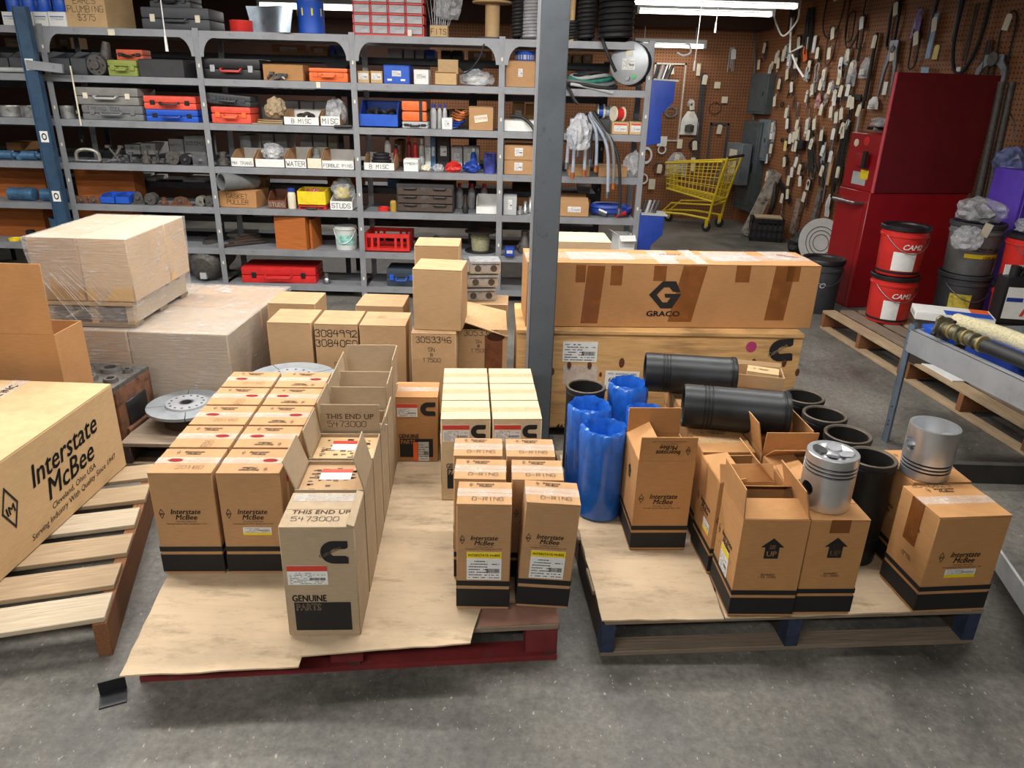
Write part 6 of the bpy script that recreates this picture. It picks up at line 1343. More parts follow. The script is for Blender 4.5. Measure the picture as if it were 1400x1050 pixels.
for i in range(4): s_metal(['dark machine arm on the sixth shelf behind the tall cartons', 'dark bracket on the sixth shelf beside the red crate', 'black flanged part by the column on the sixth shelf', 'dark casting behind the long carton'][i], on(5, [566, 586, 706, 770][i], [582, 606, 728, 800][i], [330, 322, 316, 315][i], .1), .08, BLK if i % 2 else CAST, ['rods', 'bracket', 'part', 'bracket'][i], 120+i)
# ---------------------------------------------------------------- bottom level
g = on(6, 250, 306, 344, -.02); t = thing('steel_tank', 'round grey steel tank lying under the lowest shelf', 'tank', (g[0], g[1]+.1, g[2]+.13)); r = .145; MB().lathe([(0, -.02), (r*.6, -.01), (r*.95, .05), (r, .1), (r, .4), (r*.9, .45), (0, .48)], 28, Matrix.Rotation(R(-80), 4, 'X') @ Matrix.Translation((0, 0, -.08))).build('shell', CAST, t); MB().box(-.02, .03, -.1, -.06, -.1, -.05).build('torn_label', LGREY, t)
s_case('large flat red hard case on the bottom shelf', on(6, 332, 432, 366), .32, mat('case_red', (206, 40, 40), .4), REDP, BLK, R(3)); s_case('dark blue-grey tool box with blue latch on the bottom shelf', on(6, 529, 570, 368), .25, mat('slate', (52, 62, 74), .5), BLU, BLU)
s_metal('bolt head fitting standing on the bottom shelf', on(6, 440, 452, 374), .05, STEEL, 'part'); 
g = on(6, 840, 862, 322, -.05); s_carton('white open-sided box on the floor end of the shelving', g, .2, WHITE, R(10), cat='box', name='white_box', tape=None, flaps={'F': (130, .06), 'L': (60, .05)})
crumple('brown_sack', 'dark brown sack beside the white box at the shelving end', (XatYZ(842, SY+.25, .1)-.05, SY+.3, .1), .11, RUST, 1.4, 55, 'sack')
# ---------------------------------------------------------------- things on the rear shelving
def onb(level, x0, x1, ytop, Yo=.03):
    z = BL[level]+.0245; Yv = 6.48+Yo; a_, b_ = XatYZ(x0, Yv, z), XatYZ(x1, Yv, z); return (a_+b_)/2, Yv, z, b_-a_, max(PY((x0+x1)/2, ytop, Yv).z-z, .03)
rear = [(0, 8, 30, 52, K_LIGHT), (0, 60, 78, 50, K_LIGHT), (0, 80, 98, 50, K_BROWN), (0, 372, 418, 61, K_BROWN), (0, 424, 448, 63, K_BROWN), (0, 451, 458, 62, BLU), (0, 460, 472, 62, TEAL), (0, 530, 550, 66, LGREY), (0, 552, 566, 67, LGREY), (0, 568, 580, 68, LGREY), (0, 582, 594, 68, BLU), (0, 603, 616, 69, BLK), (0, 618, 632, 69, BLK), (0, 640, 672, 70, K_BROWN), (0, 770, 781, 74, K_LIGHT), (0, 783, 795, 74, K_LIGHT), (0, 797, 810, 74, K_LIGHT),
        (1, 70, 98, 121, REDP), (1, 340, 352, 118, DGREY), (1, 430, 470, 121, BLU), (1, 580, 610, 124, ORG), (2, 360, 376, 140, WHITE), (2, 392, 410, 138, WHITE), (2, 413, 430, 139, WHITE), (2, 432, 448, 139, WHITE), (2, 700, 716, 140, K_BROWN), (2, 718, 730, 143, K_ORANGE), (2, 560, 580, 150, K_TAN), (2, 582, 612, 150, K_TAN), (2, 614, 640, 150, K_TAN),
        (3, 10, 30, 195, K_ORANGE), (3, 172, 192, 198, WHITE), (3, 194, 214, 196, WHITE), (3, 233, 252, 190, WHITE), (3, 254, 282, 186, WHITE), (3, 330, 345, 185, WHITE), (3, 360, 376, 183, WHITE), (3, 378, 394, 183, WHITE), (3, 412, 428, 182, WHITE), (3, 430, 448, 182, WHITE), (3, 450, 462, 185, CREAM), (3, 540, 550, 192, K_BROWN),
        (4, 116, 128, 240, WHITE), (4, 130, 138, 240, WHITE), (4, 158, 174, 239, WHITE), (4, 176, 194, 240, WHITE), (4, 200, 213, 242, WHITE), (4, 250, 280, 243, WHITE), (4, 448, 492, 240, ORGW), (4, 530, 548, 245, TEAL), (4, 550, 566, 246, YELP), (4, 700, 725, 252, WOODD), (4, 790, 806, 255, LGREY),
        (5, 20, 70, 292, ORGW), (5, 300, 324, 294, WHITE), (5, 346, 372, 295, WHITE), (5, 250, 276, 315, WHITE), (5, 520, 545, 312, BLK), (5, 580, 600, 308, LGREY), (6, 310, 326, 320, WHITE), (6, 328, 342, 322, WHITE)]
txt = {(3, 254): '3057242', (3, 233): '4047121', (3, 172): '44', (3, 194): '48', (4, 250): '3076130', (5, 300): '293385', (5, 346): '3047970', (5, 250): '716'}
cn = {'kraft_light': 'pale brown carton', 'kraft_brown': 'brown carton', 'paper_white': 'white parts bin box', 'blue_plastic': 'blue box', 'tool_blue': 'slate blue box', 'light_grey': 'pale grey box', 'black_plastic': 'black box', 'red_plastic': 'red box', 'dark_grey_plastic': 'dark grey box', 'orange_plastic': 'orange box', 'kraft_orange': 'orange-brown carton', 'kraft_tan': 'tan flat carton', 'tag_cream': 'cream tall box', 'orange_wood': 'orange wooden box', 'yellow_plastic': 'yellow box', 'dark_wood': 'dark wooden box'}
lvn = ['top', 'second', 'third', 'fourth', 'fifth', 'sixth', 'lowest']
cnt = {}
for (l, x0, x1, yt, m) in rear:
    tx = txt.get((l, x0)); base = '%s on the %s level of the rear shelving' % (cn[m.name], lvn[l])
    bay = [s_ for e_, s_ in ((100, 'behind the blue post'), (285, 'behind the timing tool case bay'), (490, 'behind the lettered tray bay'), (686, 'behind the drawer chest bay'), (760, 'beside the column'), (999, 'in the end bay')) if x0 < e_][0]
    lb = '%s, %s level of the rear shelving, %s' % (cn[m.name], lvn[l], bay)
    if tx: lb = {'3057242': 'white bin box with a long pen number above the bolted steel plate', '4047121': 'white bin box with a long pen number above the dark pulley', '44': 'white bin box marked with two fours behind the puller rods', '48': 'white bin box marked forty-eight behind the flanged iron part', '3076130': 'long white bin box with pen number above the arched bracket', '293385': 'white bin box with pen number under the gasket puller carton', '3047970': 'white bin box with pen number under the studs tray', '716': 'white bin box with pen number behind the steel tank'}[tx]
    g = onb(l, x0, x1, yt)
    t = s_carton(lb, g, .25, m, text=tx, tape=None, name='rear_box', cat='box', lab=(.5, .4) if m is K_BROWN or m is K_LIGHT else None)
    if not tx: t['group'] = 'boxes on the %s level of the rear shelving' % lvn[l]
# rows of white bins on the rear wall side, orange crates at the far left
for i in range(2):
    for j in range(2):
        z_ = [.095, .7095][i] if 0 else [LV[5]+.0245, LV[4]+.0245, LV[3]+.0245][i]
        X_ = PY([30, 150][j], [300, 245][i], SY+.34).x if i < 2 else 0
        t = thing('wooden_bin', 'orange wooden bin at the back of the %s shelf, %s' % (['sixth', 'fifth'][i], ['at the shelving end', 'behind the blue post'][j]), 'bin', (X_, SY+.26, z_)); MB().box(-.24, .24, 0, .015, 0, .26).build('front_board', ORGW, t); [MB().box(x_, x_+.015, .015, .165, 0, .26).build('side_board', ORGW, t) for x_ in (-.24, .225)]; MB().box(-.24, .24, .165, .18, 0, .26).build('back_board', ORGW, t)
# blue hoppers on the shelving end
for i, (x0, x1, y0, y1) in enumerate(((888, 921, 108, 200), (864, 898, 292, 342))):
    Yv = 5.902; a_, b_ = PY(x0, y0, Yv), PY(x1, y0, Yv); z1 = a_.z; z0 = PY(x0, y1, Yv).z; w_ = b_.x-a_.x
    if i: z0 = .25
    t = thing('blue_hopper', ['tall blue plastic hopper hung at the shelving end by the air spring', 'lower blue plastic hopper hung at the shelving end near the floor'][i], 'hopper', (.9775, Yv, z0)); h_ = z1-z0
    MB().prism([(0, 0), (w_*.62, h_*.05), (w_*.55, h_*.5), (w_*.8, h_*.6), (w_, h_*.68), (w_, h_*.97), (0, h_)], 0, .2, Matrix.Translation((0, .2, 0)) @ Matrix.Rotation(R(90), 4, 'X')).build('shell', BLUD, t, bevel=.01)
    MB().box(-.005, w_+.005, -.005, .205, h_*.975, h_).build('rim', LGREY, t, (0, 0, .005), (0, R(2), 0))
    for k in range(4): MB().cyl((.03+.03*k, .06, h_), (.05+.035*k, .06, h_+.1), .013, 8).build('stored_tube', [DGREY, LGREY, STEEL, DGREY][k], t)
# shelf edge labels
for i, (px, py, s_) in enumerate(((152, 44, .05), (435, 116, .03), (560, 45, .03))):
    v = PY(px, py, SY); o = MB().box(-s_/2, s_/2, -.002, 0, -.02, .02).build('shelf_label', CREAM, None, (v.x, SY+.003, v.z)); tag(o, ['cream paper label on the top shelf edge above the starter motor', 'small cream label on the second shelf edge under the orange case', 'small cream label on the top shelf edge near the organizer'][i], 'label')

# ================================================================== pegboard walls
def wallroot(name, label, cat, px, py, off=.004, group=None, back=False):
    p_ = PY(px, py, BACKY-off) if back else PW(px, py, off)
    return thing(name, label, cat, p_, 0 if back else WALLRZ, group)
TAGM = [MB().prism([(-.032, -.12), (.032, -.12), (.032, -.015), (.016, 0), (-.016, 0), (-.032, -.015)], 0, .001, Matrix.Rotation(R(90), 4, 'X')).mesh('paper_tag', m) for m in (CREAM, WHITE, mat('tag_yellow', (226, 206, 130), .7, var=.05))]
HOOK = MB().tube([(0, 0, 0), (0, -.05, 0), (0, -.06, .012)], .003, 5).mesh('peg_hook', STEEL)
def hang(t, tagi=0, tx=0, tz=-.02, rot=0, n=1):
    place('peg_hook', HOOK, t)
    for k in range(n):
        if tagi is not None: place('paper_tag', TAGM[tagi], t, (tx+.03*k, -.052-.004*k, tz-.02*k), (0, rot+.2*k, 0))
def peg(kind, px, py, a, b, m, label, tagi=0, rot=0, back=False, group=None, seed=0, tx=0, tz=-.02, cat='hanging part', r=.008):
    names = {'loop': 'hanging_loop', 'strip': 'hanging_strip', 'bag': 'hanging_bag', 'ring': 'hanging_ring', 'rods': 'hanging_rods', 'fork': 'fork_bracket', 'block': 'hanging_block', 'frame': 'gasket_frame', 'u': 'hanging_belt', 'tag': 'paper_tag_card', 'chain': 'hanging_chain'}
    rnd = random.Random(seed or int(px*7+py)); t = wallroot(names[kind], label, cat, px, py, .004, group, back); Rm = Matrix.Rotation(rot, 4, 'Y')
    y = -.03
    if kind == 'loop': MB().tube([Rm @ Vector((a/2*math.sin(2*math.pi*k/20), y+.008*math.sin(k), -b/2+b/2*math.cos(2*math.pi*k/20))) for k in range(20)], r, 6, True).build('loop', m, t)
    elif kind == 'u': MB().tube([Rm @ Vector(p) for p in cr([(-a/2, y, 0), (-a/2, y-.01, -b*.6), (-a*.3, y-.015, -b*.9), (0, y-.015, -b), (a*.3, y-.015, -b*.9), (a/2, y-.01, -b*.6), (a/2, y, 0)])], r, 7).build('belt', m, t)
    elif kind == 'strip': MB().box(-a/2, a/2, -.012, 0, -b, .01).build('strip', m, t, (0, y, 0), (0, rot, 0), bevel=.002)
    elif kind == 'ring': MB().lathe([(a*.7, -.006), (a, -.006), (a, .006), (a*.7, .006)], 24, Matrix.Translation((0, y, -a)) @ Matrix.Rotation(R(90), 4, 'X') @ Matrix.Diagonal((1, b, 1, 1)), close=False).build('ring', m, t)
    elif kind == 'rods':
        n = max(2, int(a/.02))
        for k in range(n): MB().cyl((-a/2+a*k/(n-1 or 1)*.6, y-.008*(k % 2), .0), (-a/2+a*k/(n-1 or 1)+math.tan(rot)*b, y-.01*(k % 3), -b*rnd.uniform(.8, 1)), r, 6).build('rod', m, t)
    elif kind == 'block':
        MB().box(-a/2, a/2, -.05, 0, -b, 0).build('block', m, t, (0, -.005, 0), (0, rot, 0), bevel=.008)
    elif kind == 'bag':
        N = 6; vs, fs = [], []
        for s_ in (0, 1):
            for i in range(N+1):
                for j in range(N+1):
                    u, v = i/N-.5, j/N; pin = .35+.65*min(1, v*2.4); bul = .03*math.sin(math.pi*i/N)*math.sin(math.pi*min(1, v*1.05))
                    vs.append(Rm @ Vector((a*u*pin+rnd.uniform(-.006, .006), y-.004+(bul if s_ else -bul)+rnd.uniform(-.006, .006), -b*v)))
        for s_ in (0, 1):
            o_ = s_*(N+1)**2
            for i in range(N):
                for j in range(N):
                    q_ = (o_+i*(N+1)+j, o_+(i+1)*(N+1)+j, o_+(i+1)*(N+1)+j+1, o_+i*(N+1)+j+1); fs.append(q_ if not s_ else q_[::-1])
        MB().geo(vs, fs).build('bag_skin', m, t)
        MB().lathe([(0, -b*.9), (a*.28, -b*.85), (a*.3, -b*.6), (0, -b*.5)], 8, Matrix.Translation((0, y, 0))).build('contents', [LGREY, CAST, WHITE][rnd.randrange(3)], t)
    elif kind == 'fork':
        P = [(-.12, 0), (.12, 0), (.14, -.25), (.3, -.5), (.4, -1), (.5, -1), (.46, -.42), (.3, -.12), (.3, .1), (-.3, .1), (-.3, -.12), (-.46, -.42), (-.5, -1), (-.4, -1), (-.3, -.5), (-.14, -.25)]
        P = [(-.3, .1), (-.3, -.12), (-.46, -.42), (-.5, -1), (-.4, -1), (-.3, -.5), (-.14, -.3), (.14, -.3), (.3, -.5), (.4, -1), (.5, -1), (.46, -.42), (.3, -.12), (.3, .1)]
        MB().prism([(x_*a, z_*b) for x_, z_ in P], 0, .02, Matrix.Translation((0, y, 0)) @ Rm @ Matrix.Rotation(R(90), 4, 'X')).build('fork', m, t, bevel=.003); MB().lathe([(a*.1, 0), (a*.16, 0), (a*.16, .01), (a*.1, .01)], 18, Matrix.Translation((0, y-.021, -b*.08)) @ Matrix.Rotation(R(90), 4, 'X')).build('eye', CAST, t)
    elif kind == 'frame':
        th = r*2
        for x0, x1, z0, z1 in ((-a/2, a/2, -th, 0), (-a/2, a/2, -b, -b+th), (-a/2, -a/2+th, -b, 0), (a/2-th, a/2, -b, 0)): MB().box(x0, x1, -.006, 0, z0, z1).build('frame_strip', m, t, (0, -.01, 0), (0, rot, 0))
    elif kind == 'chain':
        for k in range(int(b/.035)): MB().tube([(.011*math.cos(2*math.pi*j/8)+math.tan(rot)*k*.035, y+.003*(k % 2), -k*.035-.02+.022*math.sin(2*math.pi*j/8)) for j in range(8)], .004, 4, True).build('link', m, t)
    if kind == 'tag': place('peg_hook', HOOK, t); o_ = MB().box(-a/2, a/2, -.002, 0, -b, 0).build('card', m, t, (0, -.05, 0), (0, rot, 0))
    else: hang(t, tagi, tx, tz, rnd.uniform(-.25, .25))
    return t
BELT = mat('belt_black', (36, 32, 30), .65, var=.2)
GASK = mat('gasket_brown', (84, 62, 52), .7, var=.2)
# upper zone of the side wall
U = [('u', 1150, -18, .34, .5, BELT, 'wide black belt loop hanging beside the hose bundle at the ceiling', 1), ('u', 1182, -25, .26, .62, BELT, 'long black belt pair with white tags high on the pegboard', 1), ('loop', 1185, 20, .1, .32, BELT, 'thin black cable loop below the white tags', 1), ('loop', 1170, 15, .14, .3, BELT, 'thin dark wire ring hanging by the cable loop', None),
     ('u', 1350, -40, .30, .78, RUB, 'thick black U-shaped radiator hose above the red cabinet panel', None), ('loop', 1260, 40, .12, .34, BELT, 'oval dark belt hanging above the grey fork bracket', 0), ('loop', 1232, 0, .13, .42, RUB, 'black oval belt with cream tag by the forks', 0), ('strip', 1286, 20, .06, .36, mat('pale_blue_card', (150, 178, 206), .7), 'pale blue card strip hanging on the black hose', 0), ('bag', 1263, 12, .1, .24, mat('violet_bag', (150, 130, 190), .35, var=.4, scale=20), 'small violet bag with white label high on the pegboard', None),
     ('fork', 1228, 62, .2, .46, mat('fork_grey', (120, 124, 130), .5, .5, var=.15), 'large grey fork bracket above the red cabinet', 0), ('fork', 1366, 78, .34, .2, mat('fork_grey', (120, 124, 130), .5, .5, var=.15), 'wide grey arched bracket above the raised red panel', None), ('u', 1290, 58, .3, -.5, RUB, 'black hose arch standing above the raised red panel', 2), ('rods', 1342, 5, .06, .5, GASK, 'thin brown gasket strips hanging by the radiator hose', None), ('rods', 1360, 55, .1, .3, GASK, 'brown bundled gasket strips above the arched bracket', None),
     ('rods', 1204, 45, .03, .75, RUB, 'long black hose hanging down beside the grey fork', 0), ('bag', 1172, 82, .16, .26, CLEAR, 'clear bag with cream card high on the pegboard', 0), ('bag', 1190, 78, .18, .2, CLEAR, 'clear bag with grey part beside the black hose', None), ('loop', 1155, 88, .05, .12, GASK, 'small reddish cord loop with tag', 1), ('loop', 1122, 86, .07, .2, LGREY, 'pale oval snap ring on the pegboard', None), ('bag', 1133, 92, .08, .24, CLEAR, 'narrow clear bag with cream tag', 0),
     ('u', 1145, 35, .16, .4, GASK, 'brown rope loops beneath the belts', 0), ('strip', 1119, 50, .055, .17, WHITE, 'long white paper tag strip in the hose bundle', None), ('strip', 1108, 52, .04, .12, CREAM, 'short cream tag strip in the hose bundle', None), ('strip', 1087, 25, .09, .18, mat('orange_card', (206, 140, 70), .7), 'orange-brown card flap in the hose bundle', None), ('strip', 1104, 65, .07, .16, ORG, 'bright orange curved scraper in the hose bundle', None, -.4),
     ('rods', 1098, 48, .12, .5, BELT, 'dark cable bundle hanging behind the white pipe pieces', 0), ('rods', 1115, 10, .2, .5, BELT, 'dark hoses hanging from the ceiling corner', None), ('rods', 1090, 5, .15, .35, BELT, 'dark wires hanging above the white pipe pieces', None), ('strip', 1068, 70, .05, .1, CREAM, 'cream tag pair on the dark upper wall', 0), ('strip', 1076, 68, .06, .13, CREAM, 'wide cream tag on the dark upper wall', None), ('strip', 1060, 85, .04, .08, CREAM, 'small cream tag beside a hanging gasket', 0), ('ring', 1050, 62, .04, 1, BELT, 'small dark ring high on the pegboard', None)]
for u in U: peg(u[0], u[1], u[2], u[3], u[4], u[5], u[6], u[7], u[8] if len(u) > 8 else 0, r=.016 if u[5] is RUB else .008)
hose('white_pipe', 'bent white plastic pipe hanging from the ceiling corner', [PW(1082, 25, .2), PW(1080, 72, .2), PW(1097, 63, .2)], .012, WHITE, 'pipe'); t = hose('white_pipe', 'slanted white plastic pipe with blue cap below the bent pipe', [PW(1083, 75, .2), PW(1090, 92, .2), PW(1099, 106, .2)], .012, WHITE, 'pipe')
hose('twisted_cable', 'twisted white cord looped from the fluorescent fixture end', cr([PW(1057, 18, .3), PW(1062, 34, .3), PW(1070, 49, .3), PW(1082, 40, .3), PW(1092, 22, .3), PW(1092, -5, .3)]), .01, WHITE, 'cord')
# middle zone
Mz = [('bag', 1110, 160, .1, .22, CLEAR, 'clear bag of small fittings in the middle of the pegboard', 0), ('loop', 1092, 178, .07, .24, WHITE, 'white cord loop with cream tag', 0), ('block', 1100, 192, .12, .1, RUB, 'pair of black rubber bushings on one peg', None), ('ring', 1080, 190, .05, 1, RUB, 'black rubber ring below a yellowish tag', 2), ('ring', 1078, 212, .07, 1, RUB, 'large black round mount on the pegboard', 0), ('ring', 1100, 222, .055, 1, RUB, 'black round mount with cream tag beside the straps', 0), ('rods', 1112, 175, .16, .55, BELT, 'long dark strap bundle crossing the pegboard', 0, .35), ('rods', 1128, 180, .14, .6, BELT, 'second dark strap bundle crossing the pegboard', None, .3), ('strip', 1070, 250, .08, .35, BLK, 'black slanted bar at the bottom of the strap bundles', None, -1.0),
      ('rods', 1150, 150, .05, 1.0, STEEL, 'long bright rods hanging in the middle of the pegboard', 0), ('rods', 1160, 165, .06, .95, BELT, 'long black wiper rods hanging near the red cabinet', 0), ('rods', 1172, 130, .08, 1.05, BELT, 'tall pair of black trim strips near the red cabinet', 0), ('rods', 1183, 140, .04, .9, LGREY, 'thin pale rod pair beside the red cabinet', 0), ('strip', 1170, 130, .3, .05, RUB, 'black horizontal hose piece above the trim strips', None), ('bag', 1200, 132, .16, .12, WHITE, 'white paper wrapped bundle on the black hose', None), ('ring', 1149, 120, .06, 1.5, STEEL, 'bright oval clamp ring with two tags', 0),
      ('bag', 1062, 165, .12, .26, CLEAR, 'whitish plastic bag hanging beside the grey breaker panel', 0), ('block', 1098, 272, .1, .42, mat('spotted_tin', (150, 130, 118), .5, var=.5, scale=22), 'spotted oval tin case hanging low on the pegboard', None, .12), ('block', 1127, 258, .07, .42, mat('foil_pack', (160, 160, 160), .3, .6, var=.4, scale=18), 'long silver foil pack hanging low on the pegboard', 0, .12), ('block', 1062, 255, .09, .22, mat('tan_pack', (176, 146, 96), .6, var=.35, scale=40), 'tan patterned pack hanging by the leaning board', None), ('bag', 1055, 232, .12, .26, CLEAR, 'cluttered clear bag bundle over the leaning board', 0), ('loop', 1117, 225, .06, .16, STEEL, 'bright steel ring pair low on the pegboard', None), ('chain', 1076, 262, .02, .3, STEEL, 'small steel chain hanging low with tags', 0), ('bag', 1112, 243, .07, .14, BELT, 'small dark bag low on the pegboard', 0), ('ring', 1025, 232, .06, 1, RUB, 'black ring pair beside the corner panel', 0), ('ring', 1033, 236, .07, 1, RUB, 'black rubber coil next to the corner panel', 0), ('loop', 1029, 182, .05, .24, LGREY, 'pale elongated gasket near the corner panel', None), ('strip', 1142, 215, .05, .3, K_LIGHT, 'long cream card strip beside the wiper rods', None), ('bag', 1139, 265, .08, .25, WHITE, 'white wrapped part low beside the red cabinet', None),
      ('strip', 1108, 125, .04, .12, CREAM, 'cream tag strip with a red wrapped part', None, .1), ('bag', 1124, 128, .1, .16, mat('red_white_pack', (190, 130, 130), .5, var=.5, scale=30), 'red and white wrapped pack on the pegboard', None), ('strip', 1165, 165, .06, .13, WHITE, 'slanted white tag among the trim strips', None, .4)]
for u in Mz: peg(u[0], u[1], u[2], u[3], u[4], u[5], u[6], u[7], u[8] if len(u) > 8 else 0)
# the many small tagged parts between
rnd = random.Random(77); kinds = [('ring', .03, 1), ('loop', .05, .14), ('bag', .07, .13), ('strip', .02, .14), ('rods', .04, .16), ('chain', .02, .18)]
kl = {'ring': 'small tagged ring seal among the clutter of the pegboard', 'loop': 'small tagged cord loop among the clutter of the pegboard', 'bag': 'small tagged parts bag among the clutter of the pegboard', 'strip': 'small tagged metal strip among the clutter of the pegboard', 'rods': 'small tagged rod set among the clutter of the pegboard', 'chain': 'small tagged chain piece among the clutter of the pegboard'}
mats_ = {'ring': RUB, 'loop': GASK, 'bag': CLEAR, 'strip': STEEL, 'rods': BELT, 'chain': STEEL}
n = 0
for gy in range(13):
    for gx in range(11):
        px = 1034+gx*14.5+rnd.uniform(-5, 5)+(gy % 2)*7; py = 60+gy*16.5+rnd.uniform(-5, 5)
        if px > 1185-gy*3 or (px > 1120 and py > 250) or (px < 1052 and py > 150) or rnd.random() < .36: continue
        k = kinds[rnd.randrange(6)]; s_ = rnd.uniform(.8, 1.4)
        mv = [(mats_[k[0]], ''), (LGREY, 'pale '), (GASK, 'brown ')][rnd.randrange(3)] if k[0] in ('ring', 'loop', 'strip', 'rods') else (mats_[k[0]], '')
        zone = 'high under the dark hanging hoses' if py < 110 else 'near the grey breaker panels' if px < 1075 else 'by the trim strips near the red cabinet' if px > 1125 else 'around the crossing strap bundles'
        peg(k[0], px, py, k[1]*s_, k[2]*s_ if k[0] != 'ring' else 1, mv[0], (kl[k[0]].replace('tagged', 'tagged '+mv[1].strip()).replace('  ', ' ')).replace('among the clutter of the pegboard', zone), rnd.choice([0, 0, 1, 1, None]), rnd.uniform(-.25, .25), group='small tagged %s parts on the pegboard' % k[0], seed=n+1); n += 1
# right end above the cabinet
for i, (k, px, py, a_, b_, m, lb, tg) in enumerate((('tag', 1318, 92, .05, .04, WHITE, 'small white price tag on bare pegboard', None), ('tag', 1272, 92, .1, .1, mat('pale_blue_card', (150, 178, 206), .7), 'pale card behind the black hose arch', None), ('loop', 1390, 15, .15, .5, BELT, 'dark belt loop at the end of the pegboard', 0), ('tag', 1218, 112, .06, .12, WHITE, 'white tag beside the edge of the raised red panel', None))): peg(k, px, py, a_, b_, m, lb, tg)
# breaker panels
def pbox(label, x0, x1, y0, y1, d, m, off=0, doorm=None, lab=None):
    a_, b_ = PW((x0), (y0+y1)/2, off), PW(x1, (y0+y1)/2, off); w_ = (b_-a_).length; z1, z0 = PW((x0+x1)/2, y0, off).z, PW((x0+x1)/2, y1, off).z
    k_ = max(0, max(a_.y, b_.y)-10.4); a_ = a_-WALLT*k_; b_ = b_-WALLT*k_
    t = thing('breaker_panel', label, 'electrical panel', (a_+b_)/2*Vector((1, 1, 0)) if 0 else Vector(((a_.x+b_.x)/2, (a_.y+b_.y)/2, z0)), WALLRZ); h_ = z1-z0
    MB().box(-w_/2, w_/2, -d, 0, 0, h_).build('enclosure', m, t, bevel=.004); MB().box(-w_*.42, w_*.42, -d-.008, -d, h_*.06, h_*.94).build('door', doorm or m, t, bevel=.003); MB().box(w_*.3, w_*.36, -d-.014, -d-.008, h_*.45, h_*.55).build('latch', BLK, t)
    if lab: MB().box(-w_*.25, w_*.25, -d-.0095, -d-.008, h_*.25, h_*.85).build('label', lab, t)
PG = mat('panel_grey', (120, 128, 134), .5, .2, var=.1); PGD = mat('panel_dark_grey', (86, 96, 98), .5, .2, var=.12)
pbox('dark grey breaker panel high in the corner', 1006, 1028, 102, 154, .1, PGD); pbox('tall grey-green breaker enclosure in the corner', 1004, 1027, 164, 284, .12, PGD); pbox('open grey breaker panel with yellowed directory beside the shopping cart', 990, 1010, 193, 248, .14, PG, .16, None, CREAM); pbox('light grey breaker panel on the pegboard near the corner', 1042, 1057, 163, 220, .08, PG)
for i, (px, y0, y1) in enumerate(((1024, 40, 102), (1014, 50, 102), (1030, 35, 164))): hose('conduit', ['steel conduit rising from the high corner panel', 'thin conduit beside the high corner panel', 'long dark conduit running past the corner panels'][i], [PW(px, y1, .05), PW(px+3, y0, .05)], .014, PGD, 'conduit')
# back wall hangings
BW = [('frame', 917, 86, .42, .98, mat('cream_gasket', (196, 186, 170), .7), 'large pale rectangular gasket on the far wall', 0, .011), ('frame', 984, 168, .26, .62, GREYD, 'grey rectangular gasket on the far wall behind the cart', 0, .014), ('rods', 964, 100, .1, 1.3, GREYD, 'long grey gasket strips on the far wall', 0, .006), ('bag', 944, 152, .24, .3, WHITE, 'white plastic parts bag on the far wall', 0, .01), ('bag', 926, 208, .3, .32, CLEAR, 'dark clear parts bag on the far wall behind the cart', 0, .01), ('tag', 905, 186, .13, .13, WHITE, 'white square label card near the shelving end', None, .01), ('ring', 905, 198, .06, 1, WHITE, 'white ring gasket below the square card', None, .01), ('ring', 884, 204, .08, 1.4, WHITE, 'pale oval ring gasket near the lower hopper', None, .01), ('loop', 902, 222, .16, .14, GASK, 'dark brown square gasket with tag on the far wall', 0, .008), ('tag', 891, 244, .09, .14, CREAM, 'cream tag near the shelving end', None, .01), ('ring', 880, 238, .06, 1.2, WHITE, 'white ring gasket by the cream tag', None, .01), ('ring', 949, 190, .07, 1, BELT, 'thin dark ring with tag above the cart', 0, .01), ('tag', 929, 190, .07, .12, CREAM, 'cream tag above the cart basket', None, .01), ('tag', 947, 215, .06, .18, CREAM, 'long cream tag beside the cart handle', None, .01), ('bag', 945, 135, .1, .1, CLEAR, 'tiny clear bag with tag on the far wall', 0, .01), ('tag', 980, 112, .08, .08, CREAM, 'small cream tag high on the far wall', None, .01), ('tag', 990, 132, .08, .08, CREAM, 'small cream tag by the grey gasket strips', None, .01), ('ring', 918, 143, .09, .8, STEEL, 'bright wire cluster inside the pale gasket', None, .01), ('loop', 978, 140, .16, .14, GASK, 'dark cross gasket high on the far wall', None, .006), ('rods', 1002, 65, .08, .3, LGREY, 'pale tagged rods in the dark far corner', 1, .006), ('strip', 955, 88, .05, .14, CREAM, 'cream tag strip in the upper far wall', None, .01)]
for u in BW: peg(u[0], u[1], u[2], u[3], u[4], u[5], u[6], u[7], 0, True, r=u[8])
hose('white_tube_loop', 'white curled cord at the far fluorescent tube', cr([PY(926, 72, 10.1), PY(934, 76, 10.1), PY(944, 72, 10.1), PY(943, 62, 10.1), PY(938, 60, 10.1)]), .012, WHITE, 'cord')

# ================================================================== shopping cart
t = thing('shopping_cart', 'yellow wire shopping cart parked by the far pegboard wall', 'shopping cart', (2.38, 9.86, 0), R(-35))
def wires(name, segs, r, parent=t, m=YELC, seg=5):
    q_ = MB()
    for s_ in segs: q_.tube(s_, r, seg)
    return q_.build(name, m, parent)
